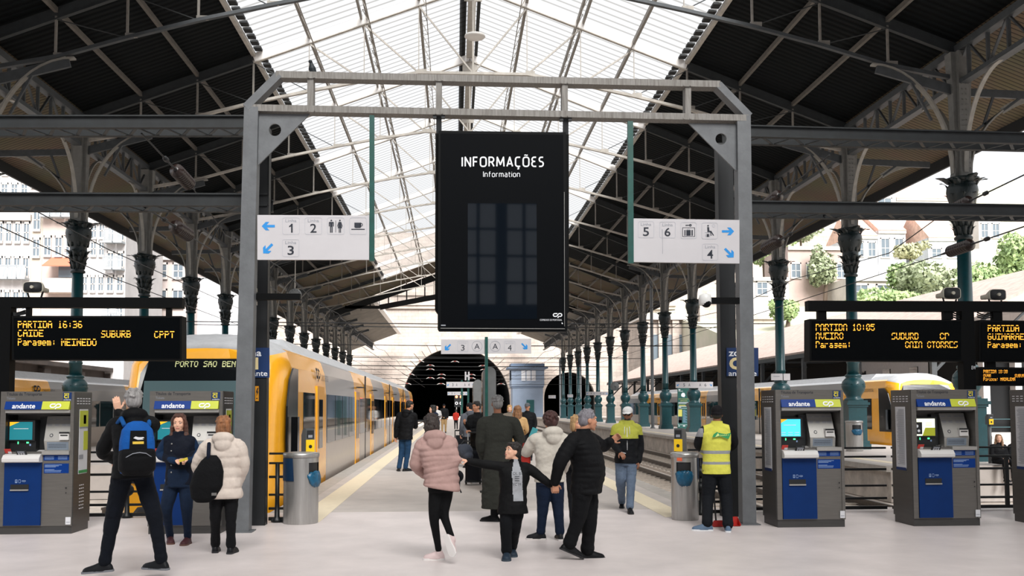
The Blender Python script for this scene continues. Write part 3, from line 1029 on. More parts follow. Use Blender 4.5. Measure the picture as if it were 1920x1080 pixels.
# ---- white direction sign with lines 5 6 4
k2 = 8.348
fR = Face(lambda x, y: gp(1170 + x / k2, 400 + y / k2))
sg = thing('direction_sign', 'white hanging sign pointing to lines 5, 6, 4, lockers and waiting room', 'sign', gp(1287, 494))
c = [gp(1187.5, 409.5), gp(1386.5, 412.5), gp(1386.5, 494), gp(1187.5, 491)]
MB().add(c + [p + V((0, 0.05, 0)) for p in c], [(0, 1, 2, 3), (7, 6, 5, 4), (0, 4, 5, 1), (1, 5, 6, 2), (2, 6, 7, 3), (3, 7, 4, 0)]).build('panel', M_white, sg)
line_box(fR, 218, 126, 470, 385, '5')
line_box(fR, 555, 134, 806, 389, '6')
line_box(fR, 1224, 478, 1472, 738, '4')
arrow(fR, 1625, 283, 0, 98, 0)
arrow(fR, 1645, 620, PI * 0.25, 100, 0)
fR.rrect(886, 140, 1135, 398, 30, 5, 3)
fR.rrect(912, 222, 1110, 366, 6, 8, 1)
fR.rect(945, 262, 962, 350, 1); fR.rect(975, 262, 1042, 350, 1); fR.rect(1056, 262, 1076, 350, 1)
fR.rrect(988, 243, 1030, 270, 6, 6, 2)
fR.ring(1038, 187, 20, 11, 1); fR.rect(962, 181, 1022, 193, 1); fR.rect(966, 190, 972, 200, 1); fR.rect(982, 190, 988, 200, 1)
fR.rrect(1215, 146, 1466, 404, 30, 5, 3)
fR.disc(1315, 195, 13, 1)
fR.poly([(1302, 216), (1330, 216), (1336, 272), (1366, 276), (1408, 346), (1396, 351), (1360, 300), (1370, 350), (1358, 352), (1348, 294), (1305, 292)], 1)
fR.rect(1268, 299, 1340, 307, 2)
fR.rect(1294, 324, 1330, 370, 1); fR.rect(1274, 328, 1284, 370, 2); fR.rect(1338, 328, 1346, 370, 2)
fR.ring(1402, 195, 25, 5, 3); fR.rect(1400, 178, 1403, 198, 3)
fR.poly([(594, 250), (603, 250), (607, 630), (600, 635), (602, 480)], 2)
fR.mb.build('printing', PR, sg, fix=False)
m = MB()
pbeam(m, (1181.5, 228), (1182.5, 494), 0.078, 0.06, 0.02)
m.build('hanger_bar', M_green, sg)
# ---- black information board
ib = thing('information_board', 'large black hanging information board with a dark blank screen', 'information board', gp(942, 621))
ks = 5.4
def ibp(px, py, dy=0.0):
    return at(px, py, 13.12 + (px - 820) / 245 * 0.05 + dy)
def slab(pts, d, fn=ibp, dy=0.0):
    c = [fn(*p, dy) for p in pts]
    n = len(c)
    return MB().add(c + [p + V((0, d, 0)) for p in c], [tuple(range(n)), tuple(range(2 * n - 1, n - 1, -1))] + [(i, n + i, n + (i + 1) % n, (i + 1) % n) for i in range(n)])
slab([(822, 245), (1061, 248), (1064, 618), (1061, 622), (823, 621), (820.5, 617)], 0.10).build('casing', mat('black_casing', '#07090b', 0.5, spec=0.1), ib)
slab([(816.5, 250), (1066.5, 252), (1067, 585), (1062, 590), (821, 588), (815.5, 580)], 0.26, dy=0.10).build('back_casing', M_led_case, ib)
slab([(826.5, 250), (1056, 252.5), (1058.5, 614.5), (827, 613.5)], 0.012, dy=-0.012).build('front_glass', mat('black_print_glass', '#05070a', 0.5, spec=0.05), ib)
scr = slab([(877, 381), (1006, 381.5), (1007, 598), (877, 599)], 0.004, dy=-0.017).build('screen', mat('dark_blank_screen', '#0a1017', 0.03, spec=0.2), ib)
for px in (823, 1060.5):
    m = MB()
    m.beam(gp(px, 216 + (px - 823) * 0.02, 0.1), gp(px, 300, 0.2), 0.075, 0.075, up=(0, 1, 0))
    for dx in (-8, 8):
        p = gp(px + dx, 220 + (px - 823) * 0.02, 0.05)
        m.box(p, (0.05, 0.06, 0.04))
    m.build('hanger_post', M_post, ib)
fI = Face(lambda x, y: ibp(800 + x / ks, 200 + y / ks, -0.012))
def stroke(f, pts, w, mi=0):
    """A line of writing drawn as a band of even width with round joints."""
    for i, ((x0, y0), (x1, y1)) in enumerate(zip(pts[:-1], pts[1:])):
        d = math.hypot(x1 - x0, y1 - y0) or 1
        nx, ny = -(y1 - y0) / d * w / 2, (x1 - x0) / d * w / 2
        f.poly([(x0 + nx, y0 + ny), (x1 + nx, y1 + ny), (x1 - nx, y1 - ny), (x0 - nx, y0 - ny)], mi, 0.0003 * (len(f.mb.f) % 7))
    for x, y in pts[1:-1]:
        f.disc(x, y, w / 2, mi, 10, 0.0003 * (len(f.mb.f) % 7))
def cv(cx, cy, rx, ry, a0, a1, n=7):
    return [(cx + rx * math.cos(math.radians(a0 + (a1 - a0) * k / n)), cy + ry * math.sin(math.radians(a0 + (a1 - a0) * k / n))) for k in range(n + 1)]
def rr(w, h, r, y0=0):
    return cv(w - r, y0 + h - r, r, r, 90, 0) + cv(w - r, y0 + r, r, r, 0, -90) + cv(r, y0 + r, r, r, 270, 180) + cv(r, y0 + h - r, r, r, 180, 90) + [(w - r, y0 + h)]
_C = [(.56, 1)] + cv(.26, .74, .26, .26, 90, 180) + cv(.26, .26, .26, .26, 180, 270) + [(.56, 0)]
SG = {'I': (0, [[(0, 0), (0, 1)]]), 'N': (.62, [[(0, 0), (0, 1), (.62, 0), (.62, 1)]]), 'F': (.48, [[(0, 0), (0, 1), (.48, 1)], [(0, .52), (.42, .52)]]),
      'O': (.68, [rr(.68, 1, .26)]), 'R': (.56, [[(0, 0), (0, 1), (.3, 1)] + cv(.3, .74, .25, .26, 90, -90) + [(0, .48)], [(.3, .48), (.58, 0)]]),
      'M': (.86, [[(0, 0), (.06, 1), (.43, .2), (.80, 1), (.86, 0)]]), 'A': (.66, [[(0, 0), (.33, 1), (.66, 0)], [(.11, .28), (.55, .28)]]),
      'Ç': (.56, [_C, [(.32, 0), (.30, -.12), (.40, -.16), (.38, -.28), (.22, -.28)]]), 'Õ': (.68, [rr(.68, 1, .26), [(.14, 1.2), (.26, 1.27), (.42, 1.2), (.54, 1.27)]]),
      'E': (.5, [[(.5, 1), (.24, 1)] + cv(.24, .77, .22, .23, 90, 270) + [(.40, .54)], [(.40, .54), (.24, .54)] + cv(.24, .27, .24, .27, 90, 270) + [(.52, 0)]]),
      'S': (.5, [[(.48, 1), (.24, 1)] + cv(.24, .76, .22, .24, 90, 270) + cv(.27, .26, .23, .26, 90, -90) + [(.0, 0)]]),
      'n': (.44, [[(0, 0), (0, .68)], [(0, .60), (.08, .68), (.22, .68)] + cv(.24, .48, .2, .2, 90, 0) + [(.44, 0)]]), 'f': (.32, [[(.10, 0), (.10, .78)] + cv(.30, .78, .2, .2, 180, 100), [(0, .66), (.30, .66)]]),
      'o': (.46, [rr(.46, .68, .2)]), 'r': (.28, [[(0, 0), (0, .68)], [(0, .58), (.1, .67), (.28, .68)]]),
      'm': (.72, [[(0, 0), (0, .68)], [(0, .62), (.1, .68)] + cv(.18, .50, .18, .18, 90, 0) + [(.36, 0)], [(.36, .5), (.46, .68)] + cv(.54, .50, .18, .18, 90, 0) + [(.72, 0)]]),
      'a': (.42, [[(.06, .68), (.24, .68)] + cv(.24, .5, .18, .18, 90, 0) + [(.42, 0), (.18, 0)] + cv(.18, .19, .18, .19, 270, 90) + [(.42, .38)]]), 't': (.3, [[(.10, .9), (.10, .2)] + cv(.28, .2, .18, .2, 180, 270), [(0, .66), (.30, .66)]]), 'i': (0, [[(0, 0), (0, .68)], [(0, .86), (0, .93)]])}
def stroke_text(f, txt, x0, x1, ybase, cap, w, gap):
    """Even-width lettering from x0 to x1 with capitals of height cap (panel pixels)."""
    tot = sum(SG[c][0] for c in txt) + gap * (len(txt) - 1)
    k = (x1 - x0) / tot
    x = x0
    for c in txt:
        for pts in SG[c][1]:
            stroke(f, [(x + a * k, ybase - b * cap) for a, b in pts], w if max(b for a, b in pts) <= 1 and min(b for a, b in pts) >= 0 else w * .7)
        x += (SG[c][0] + gap) * k
stroke_text(fI, 'INFORMAÇÕES', 360, 1180, 605, 92, 14.5, .36)
stroke_text(fI, 'Information', 575, 942, 711, 54, 6.5, .26)
def cp_logo(f, x, y, w, mi):
    """The rounded two-letter railway mark: an open c hooked into a p, drawn as one band."""
    h = w * 0.52
    t = w * 0.105
    def band(pts):
        n = len(pts)
        L, R = [], []
        for i in range(n):
            a, b = pts[max(i - 1, 0)], pts[min(i + 1, n - 1)]
            dx, dy = b[0] - a[0], b[1] - a[1]
            d = math.hypot(dx, dy) or 1
            L.append((pts[i][0] - dy / d * t / 2, pts[i][1] + dx / d * t / 2))
            R.append((pts[i][0] + dy / d * t / 2, pts[i][1] - dx / d * t / 2))
        for i in range(n - 1):
            f.poly([(x + q[0], y + q[1]) for q in (L[i], L[i + 1], R[i + 1], R[i])], mi)
    c = [(w * .48, h * .12)]
    c += [(w * .22 - w * .16 * math.sin(a), h * .40 - h * .28 * math.cos(a)) for a in [PI * k / 8 for k in range(9)]]
    c += [(w * .36, h * .68), (w * .44, h * .60), (w * .56, h * .30), (w * .64, h * .13), (w * .74, h * .12)]
    c += [(w * .78 + w * .16 * math.sin(a), h * .40 - h * .28 * math.cos(a)) for a in [PI * k / 8 for k in range(9)]]
    c += [(w * .62, h * .68), (w * .52, h * .98)]
    band(c)
kk = 1350 / 250
fI2 = Face(lambda x, y: ibp(820 + x / kk, 560 + y / kk, -0.012))
cp_logo(fI2, 1168, 145, 98, 0)
fI2.text('COMBOIOS DE PORTUGAL', 1038, 207, 1262, 224, 0)
fI2.rect(38, 264, 84, 276, 1)
fI2.poly([(1258, 244), (1264, 240), (1273, 256), (1258, 256)], 0)
fI.mb.build('lettering', [M_wprint], ib, fix=False)
fI2.mb.build('railway_logo', [M_wprint, M_greyp], ib, fix=False)
m = MB()
m.beam(ibp(826, 615.5, -0.015), ibp(1059, 616.5, -0.015), 0.008, 0.01)
m.beam(ibp(1058, 360, -0.015), ibp(1058.5, 612, -0.015), 0.006, 0.01)
m.build('trim_strip', M_steel, ib)
# ---- dot-matrix departure boards
F57 = {'A': '01110 10001 10001 11111 10001 10001 10001', 'B': '11110 10001 10001 11110 10001 10001 11110', 'C': '01110 10001 10000 10000 10000 10001 01110', 'D': '11110 10001 10001 10001 10001 10001 11110', 'E': '11111 10000 10000 11110 10000 10000 11111', 'G': '01110 10001 10000 10111 10001 10001 01110', 'I': '11111 00100 00100 00100 00100 00100 11111', 'L': '10000 10000 10000 10000 10000 10000 11111', 'M': '10001 11011 10101 10101 10001 10001 10001', 'N': '10001 11001 10101 10101 10011 10001 10001', 'O': '01110 10001 10001 10001 10001 10001 01110', 'P': '11110 10001 10001 11110 10000 10000 10000', 'R': '11110 10001 10001 11110 10100 10010 10001', 'S': '01111 10000 10000 01110 00001 00001 11110', 'T': '11111 00100 00100 00100 00100 00100 00100', 'U': '10001 10001 10001 10001 10001 10001 01110', 'V': '10001 10001 10001 10001 10001 01010 00100', '0': '01110 10001 10011 10101 11001 10001 01110', '1': '00100 01100 00100 00100 00100 00100 01110', '3': '11110 00001 00001 01110 00001 00001 11110', '5': '11111 10000 11110 00001 00001 10001 01110', '6': '01110 10000 10000 11110 10001 10001 01110', '8': '01110 10001 10001 01110 10001 10001 01110', ':': '00000 00100 00100 00000 00100 00100 00000', 'a': '00000 00000 01110 00001 01111 10001 01111', 'r': '00000 00000 10110 11001 10000 10000 10000', 'g': '00000 00000 01111 10001 01111 00001 01110', 'e': '00000 00000 01110 10001 11111 10000 01110', 'm': '00000 00000 11010 10101 10101 10101 10101', 'Ã': '01010 10100 01110 10001 11111 10001 10001', '~': '00000 01010 00000 00000 00000 00000 00000'}
def dots(f, txt, x0, y0, x1, y1, dark_row, mi=0):
    """Amber writing of separate lamps; dark_row is the row the display is not lighting."""
    n = len(txt)
    px = (x1 - x0) / (n * 6 - 1)
    py = (y1 - y0) / 7
    for i, ch in enumerate(txt):
        if ch == ' ': continue
        for r, row in enumerate(F57[ch].split()):
            if r == dark_row: continue
            for c_, bit in enumerate(row):
                if bit == '1':
                    a, b = x0 + (i * 6 + c_) * px, y0 + r * py
                    f.rect(a, b + 0.12 * py, a + px * 1.02, b + py * 0.95, mi)
def led_board(label, corners, Y, depth, grp=None):
    t = thing('departure_board', label, 'departure board', at(corners[3][0], corners[3][1], Y), group=grp)
    fn = lambda x, y, dy=0: at(x, y, Y + dy)
    slab(corners, depth, fn).build('casing', M_led_case, t)
    (x0, y0), (x1, y1) = corners[0], corners[2]
    slab([(x0 + 4, y0 + 4), (x1 - 4, y0 + 4), (x1 - 4, y1 - 4), (x0 + 4, y1 - 4)], 0.006, fn, -0.006).build('window_pane', M_gloss, t)
    return t, (lambda dx, dy, s: Face(lambda x, y: at(dx + x / s, dy + y / s, Y - 0.006)))
YL_, YR_ = 14.0, 14.8
bl, mkf = led_board('black departure board showing CAIDE in amber dots', [(22, 592), (341, 592.5), (341, 676), (22, 675)], YL_, 0.24)
f = mkf(0, 520, 4.908)
for a in (('PARTIDA 16:36', 165, 402, 757, 466), ('CAIDE', 165, 483, 400, 546), ('SUBURB', 932, 490, 1203, 554), ('CPPT', 1420, 495, 1605, 558), ('Paragem:', 165, 563, 515, 628), ('MEINEDO', 565, 565, 888, 630)):
    dots(f, *a, 1)
f.mb.build('amber_lettering', M_amber, bl, fix=False)
for px in (54.5, 317):
    MB().box2(at(px - 6, 575, YL_ + 0.05), at(px + 6, 594, YL_ + 0.14)).build('hanger', M_led_case, bl)
br_, mkf = led_board('black departure board showing AVEIRO in amber dots', [(1518, 598), (1806, 600), (1806, 678), (1518, 677)], YR_, 0.24)
f = mkf(1400, 480, 3.692)
for a in (('PARTIDA 18:05', 478, 470, 885, 517), ('AVEIRO', 478, 530, 668, 577), ('SUBURB', 1003, 531, 1188, 578), ('CP', 1337, 532, 1400, 577), ('Paragem:', 478, 590, 722, 636), ('GAIA GTORRES', 1097, 591, 1459, 636)):
    dots(f, *a, 3)
f.mb.build('amber_lettering', M_amber, br_, fix=False)
for px in (1540, 1776):
    MB().box2(at(px - 6, 580, YR_ + 0.05), at(px + 6, 600, YR_ + 0.14)).build('hanger', M_led_case, br_)
b3, mkf = led_board('black departure board showing GUIMARAES in amber dots', [(1836, 600), (2120, 604), (2120, 681), (1836, 678)], YR_, 0.24)
f = mkf(1400, 480, 3.692)
for a in (('PARTIDA 18:15', 1668, 478, 2075, 523), ('GUIMARAES', 1668, 537, 1950, 580), ('Paragem:', 1668, 594, 1905, 636)):
    dots(f, *a, 1)
f.mb.build('amber_lettering', M_amber, b3, fix=False)
for px in (1868, 2080):
    MB().box2(at(px - 6, 580, YR_ + 0.05), at(px + 6, 603, YR_ + 0.14)).build('hanger', M_led_case, b3)
b4, mkf = led_board('small departure board with three tiny amber lines under the GUIMARAES board', [(1839, 688), (2010, 690), (2010, 724), (1839, 723)], YR_, 0.2)
f = mkf(1400, 480, 3.692)
for a in (('PARTIDA 18:30', 1638, 788, 1805, 811), ('OVAR', 1638, 818, 1690, 839), ('SUBURB', 1855, 818, 1935, 839), ('Paragem: MADALENA', 1638, 842, 1858, 864)):
    dots(f, *a, 4)
f.mb.build('amber_lettering', M_amber, b4, fix=False)
MB().box2(at(1850, 676, YR_ + 0.06), at(1862, 690, YR_ + 0.14)).build('hanger', M_led_case, b4)
# stands that carry the boards
t = thing('board_stand', 'black post and crossbar carrying the CAIDE departure board', 'stand', (at(5, 740, YL_ + 0.1).x, YL_ + 0.1, 0))
a, b = at(-60, 556.5, YL_ + 0.02), at(341, 577, YL_ + 0.02)
MB().box2(a, (b.x, YL_ + 0.18, b.z)).build('crossbar', M_led_case, t)
xa, xb = at(-12, 740, YL_).x, at(15, 740, YL_).x
MB().box2((xa, YL_ + 0.02, 0), (xb, YL_ + 0.2, b.z)).build('post', M_led_case, t)
for k in range(3):
    m = MB()
    m.tube([at(16, 583 + 3 * k, YL_ + .1), at(30, 588 + 2 * k, YL_ + .1), at(48, 582 + 3 * k, YL_ + .1)], 0.012, 6)
    m.build('cable_loop', M_cable, t)
t = thing('board_stand', 'black post and crossbar carrying the AVEIRO and GUIMARAES boards', 'stand', (at(1820, 740, YR_ + 0.1).x, YR_ + 0.1, 0))
a, b = at(1515.5, 563.5, YR_ + 0.02), at(2130, 586, YR_ + 0.02)
MB().box2(a, (b.x, YR_ + 0.18, at(1700, 583, YR_).z)).build('crossbar', M_led_case, t)
xa, xb = at(1808, 700, YR_).x, at(1831, 700, YR_).x
MB().box2((xa, YR_ + 0.02, 0), (xb, YR_ + 0.2, at(1700, 583, YR_).z)).build('post', M_led_case, t)
f = Face(lambda x, y: at(x, y, YR_ + 0.02))
f.text('EW', 1821.5, 686, 1829.5, 692.5, 0)
f.mb.build('post_lettering', M_wprint, t, fix=False)
for k in range(3):
    MB().tube([at(1786, 586 + 4 * k, YR_ + .1), at(1797, 590 + 4 * k, YR_ + .1), at(1809, 587 + 4 * k, YR_ + .1)], 0.012, 6).build('cable_loop', M_cable, t)
    m = MB()
    m.tube([at(1832, 586 + 4 * k, YR_ + .1), at(1845, 591 + 3 * k, YR_ + .1), at(1862, 586 + 4 * k, YR_ + .1)], 0.012, 6)
    m.build('cable_loop', M_cable, t)
# ---- loudspeakers
M_horn = mat('beige_horn', '#a8a496', 0.5, var=0.1)
M_hornin = mat('horn_inside', '#16181a', 0.7)
def speaker(label, px0, py0, px1, py1, Y):
    a, b = at(px0, py0, Y), at(px1, py1, Y)
    w, h = (b.x - a.x), (a.z - b.z)
    c = V(((a.x + b.x) / 2, Y, (a.z + b.z) / 2))
    t = thing('horn_loudspeaker', label, 'loudspeaker', c - V((0, 0, h / 2)))
    def ring(sc, y, n=24):
        r = []
        for k in range(n):
            an = 2 * PI * k / n
            ex = lambda q: math.copysign(abs(q) ** 0.45, q)
            r.append(c + V((ex(math.cos(an)) * w / 2 * sc, y, ex(math.sin(an)) * h / 2 * sc)))
        return r
    MB().loft([ring(0.93, 0.0), ring(1.0, 0.0), ring(1.0, 0.03), ring(0.75, 0.14), ring(0.45, 0.26), ring(0.40, 0.42)], cap=False).build('horn', M_horn, t, True)
    MB().loft([ring(0.93, 0.0), ring(0.5, 0.16), ring(0.3, 0.22)], cap=True).build('horn_throat', M_hornin, t, True)
    MB().lathe([(0.02, 0), (h * 0.14, 0.02), (h * 0.14, 0.05)], 14).build('phase_plug', M_horn, t)
    pl = t.children[-1]
    pl.data.transform(Matrix.Translation((0, 0, h / 2)) @ Matrix.Rotation(PI / 2, 4, 'X') @ Matrix.Translation(-V(WL[pl.name]) * -1))
    m = MB()
    for dx in (-0.4, 0.4):
        m.beam(c + V((dx * w, 0.08, -h * 0.3)), c + V((dx * w * 0.7, 0.08, -h * 0.5 - 0.09)), 0.02)
    m.build('bracket', M_cable, t)
    return t
speaker('horn loudspeaker standing on the bar above the CAIDE board', 43, 528, 80, 549, YL_ + 0.02)
speaker('horn loudspeaker on the crossbar, beside the thick teal column on its inner side', 1768.5, 538.5, 1802, 561, YR_ + 0.02)
speaker('horn loudspeaker on the crossbar, on the outer side of the thick teal column', 1855, 542, 1887, 563, YR_ + 0.02)
# ---- brackets on the gantry posts: surveillance dome and a plain black arm
t = thing('dome_camera', 'white dome surveillance camera on a black arm by the LINHA 5 sign', 'camera', at(1322, 577, 13.5))
MB().box2(at(1330, 557.5, 13.45), at(1386, 570.5, 13.55)).build('arm', M_led_case, t)
c = at(1322, 564.5, 13.45)
m = MB().lathe([(0.03, 0.11), (0.082, 0.085), (0.09, 0.03), (0.09, -0.03), (0.075, -0.06)], 20, c, 0)
m.build('housing', mat('white_plastic', '#d5d5d3', 0.4), t, True)
MB().ell(c + V((0.012, -0.02, -0.035)), (0.07, 0.075, 0.062)).build('dome', M_gloss, t, True)
t = thing('bar_lamp', 'black arm fixed to the gantry post in front of a white clock', 'arm', at(520, 563, 13.4))
MB().box2(at(480, 550, 13.35), at(564.5, 563.5, 13.45)).build('arm', M_led_case, t)
m = MB()
for y in (544, 569):
    m.box(at(480.5, y, 13.38), (0.02, 0.06, 0.05))
m.build('clamp', M_steel, t)
# ---- zone signs on the rear posts
M_zblue = mat('zone_sign_blue', '#0b2d5c', 0.45)
M_zyel = mat('zone_cream', '#dccb9a', 0.5)
for lab, x0, x1, y0, y1, Y in (('blue zona C1 andante plate half hidden by the gantry post beside the yellow train', 446, 505, 652, 708, 13.93), ('blue zona C1 andante plate half hidden by the gantry post above the worker', 1362.5, 1422, 652, 705, 14.42)):
    t = thing('zone_sign', lab, 'sign', at((x0 + x1) / 2, y1, Y))
    fn = lambda x, y, dy=0, Y=Y: at(x, y, Y + dy)
    slab([(x0, y0), (x1, y0), (x1, y1), (x0, y1)], 0.02, fn).build('plate', M_zblue, t)
    f = Face(lambda x, y, Y=Y: at(x, y, Y))
    w = x1 - x0
    f.text('zona', x0 + w * .06, y0 + 7, x1 - w * .25, y0 + 16, 0, 0.02)
    f.text('C1', x0 + w * .08, y0 + 18, x1 - w * .35, y0 + 41, 1, 0.05)
    f.text('andante', x0 + w * .06, y0 + 43, x1 - w * .06, y0 + 53, 0, 0.01)
    f.mb.build('lettering', [M_wprint, M_zyel], t, fix=False)
M_warn = mat('warning_yellow', '#d9920f', 0.5)
for lab, x0, x1, y0, y1, Y in (('small orange warning plate on the dark rear post beside the yellow train', 478.5, 485, 724, 752, 13.93), ('small orange warning plate on the dark rear post above the worker', 1383, 1397, 726, 752, 14.42)):
    t = thing('warning_plate', lab, 'sign', at((x0 + x1) / 2, y1, Y))
    slab([(x0, y0), (x1, y0), (x1, y1), (x0, y1)], 0.01, lambda x, y, dy=0, Y=Y: at(x, y, Y + dy)).build('plate', M_warn, t)
    f = Face(lambda x, y, Y=Y: at(x, y, Y))
    xm = (x0 + x1) / 2 if x1 < 600 else x0 + 5
    f.poly([(xm + 1, y0 + 3), (xm - 2, y0 + 12), (xm, y0 + 12), (xm - 1, y0 + 20), (xm + 3, y0 + 10), (xm + 1, y0 + 10), (xm + 3, y0 + 3)], 0)
    f.rect(x0 + 2, y0 + 22, x1 - 2, y0 + 24, 0)
    f.mb.build('printing', M_navy, t, fix=False)
# ---- overhead wires with strain insulators
M_red_i = mat('red_insulator', '#9b3d32', 0.5)
M_ins = mat('brown_porcelain', '#261a17', 0.3, var=0.1)
def wire(label, pts, r=0.011):
    o = MB().tube(pts, r, 5).build('overhead_wire', M_cable, origin=pts[0])
    return tag(o, label, 'wire', 'overhead wires above the tracks')
def insulator(label, c, d):
    c, d = V(c), V(d).normalized()
    t = thing('strain_insulator', label, 'insulator', c)
    rot = d.to_track_quat('Z', 'Y').to_matrix()
    m = MB()
    prof = [(0.03, -0.42)]
    n = 9
    prof += [(0.075, -0.40)]
    for k in range(n):
        z = -0.36 + k * 0.085
        prof += [(0.082, z), (0.118, z + 0.03), (0.118, z + 0.045), (0.082, z + 0.065)]
    prof += [(0.07, 0.42), (0.03, 0.44)]
    m.lathe(prof, 18)
    m.v = [c + rot @ v for v in m.v]
    m.build('porcelain_body', M_ins, t, True)
    m = MB()
    m.lathe([(0.02, 0.42), (0.03, 0.46), (0.016, 0.55), (0.016, 0.9), (0.04, 0.92), (0.04, 1.02), (0.016, 1.06)], 10)
    m.lathe([(0.016, -0.7), (0.03, -0.5), (0.03, -0.42)], 10)
    m.v = [c + rot @ v for v in m.v]
    m.build('end_fitting', M_cable, t)
    return t
def wire_run(x, zt, zb, yb, yins, lab, two=True):
    """Messenger above, contact wire below; each starts at the beam behind the gantry."""
    for z0, z1, nm, who in ((zt, 5.22, 'upper messenger wire', 'upper'), (zb, 4.62, 'lower contact wire', 'lower')):
        p0 = V((x, yb, z0))
        c = V((x, yins, z0 + (z1 - z0) * 0.3))
        d = (c - p0).normalized()
        insulator(f'brown ribbed insulator on the {nm} {lab}', c, -d)
        pts = [c + d * 0.6, V((x, yins + 9, z1 + 0.03)), V((x, 70, z1)), V((x, 146, z1))]
        if who == 'upper':
            pts = [c + d * 0.6]
            for k in range(10):
                y = yins + 3 + k * 12.5
                pts += [V((x, y, z1 - 0.12)), V((x, y + 6, z1 + 0.1))]
        wire(f'{nm} {lab}', [tuple(p) for p in pts])
        wire(f'tie of the {nm} insulator {lab}', [tuple(p0), tuple(c - d * 0.95)], 0.014)
    m = MB()
wire_run(-4.55, 5.66, 4.62, 14.05, 16.2, 'over the yellow train')
wire_run(5.95, 5.66, 4.75, 14.75, 17.6, 'over the track by the white cap man')
wire_run(9.75, 5.66, 4.75, 14.9, 17.9, 'over the track by the notice board')
for z, zz, nm in ((5.22, 0, 'messenger'), (4.62, 0, 'contact')):
    wire(f'{nm} wire over the empty track by the far platform', [(-7.9, 13.9, z + 0.3), (-7.8, 22, z + 0.02), (-7.7, 60, z), (-7.7, 160, z)])
# ---- wires across the tunnel mouth with short arched insulators
M_arm = mat('pale_insulator_arm', '#d9d3cf', 0.5)
for n_, (py, xs) in enumerate(((678, (788, 853)), (685.5, (807, 905)), (692.7, (807, 908)), (702.5, (828, 884, 770)), (709, (827, 807, 884)), (719.8, (764, 827, 940)))):
    zz = at(850, py, 101).z
    a, b = V((XL, LY[9], zz)), V((XR, RY[9], zz))
    o = MB().tube([a, (a + b) / 2 - V((0, 0, .1)), b], 0.022, 4).build('span_wire', M_cable, origin=a)
    tag(o, f'thin wire across the tunnel mouth carrying short pale arched insulators, {ORD[n_]} from the top', 'wire', 'wires across the tunnel mouth')
    for px in xs:
        c = at(px, py - 1.5, 101)
        c.z = zz - .03
        c.y = a.y + (b.y - a.y) * (c.x - a.x) / (b.x - a.x)
        m = MB().tube([c + V((-.42, 0, -.06)), c + V((-.22, 0, .05)), c + V((.22, 0, .05)), c + V((.42, 0, -.06))], .045, 6, 0)
        m.tube([c + V((-.12, -.01, .06)), c + V((.12, -.01, .06))], .05, 6, 1)
        m.build('arched_insulator', [M_arm, M_red_i], o)
# ---- thin cross-span wires between the column rows with little section insulators
for i in range(2, 9):
    z = 6.1 if i % 2 else 5.6
    o = MB().tube([(XL, LY[i], z), (0, (LY[i] + RY[i]) / 2, z - 0.08), (XR, RY[i], z)], 0.022, 4).build('span_wire', M_cable, origin=(XL, LY[i], z))
    tag(o, f'thin cross wire between the columns, {ORD[i - 2]} from the gantry', 'wire', 'cross wires between the column rows')
# ================================================================== TICKET MACHINES
M_msteel = mat('machine_steel', '#6f6c68', 0.42, 0.55, var=0.08, scale=3, stretch=(1, 1, 14))
M_msteel2 = mat('machine_side_steel', '#4b4a49', 0.42, 0.5, var=0.10, scale=3, stretch=(1, 1, 10))
M_mlight = mat('machine_light_steel', '#a9a7a3', 0.38, 0.5, var=0.06)
M_mdark = mat('machine_recess', '#141618', 0.5)
M_mblue = mat('machine_blue_door', '#012a62', 0.45, var=0.06, spec=0.2)
M_bblue = mat('banner_blue', '#023178', 0.4, spec=0.2)
M_lime = mat('banner_lime', '#b7bf2e', 0.45)
M_ledge = mat('white_ledge', '#cfcdcb', 0.3)
M_paper = mat('white_paper', '#cfd0d4', 0.7)
M_red = mat('red_print', '#c2352a', 0.6)
M_scrb = mat('screen_turquoise', '#3fa9c4', 0.15, emit=0.9)
M_scrw = mat('screen_pale', '#d8dcc0', 0.15, emit=0.9)
M_scrd = mat('screen_dim_teal', '#1f6e78', 0.15, emit=0.35)
M_scry = mat('screen_yellow', '#e0a82a', 0.15, emit=0.5)
M_gled = mat('green_pilot_lamp', (0.05, 0.9, 0.2), emit=2.5)
M_tinyt = mat('pale_blue_print', '#7f97bd', 0.6)
UX, UZ = 0.96 / 440, 1.90 / 870
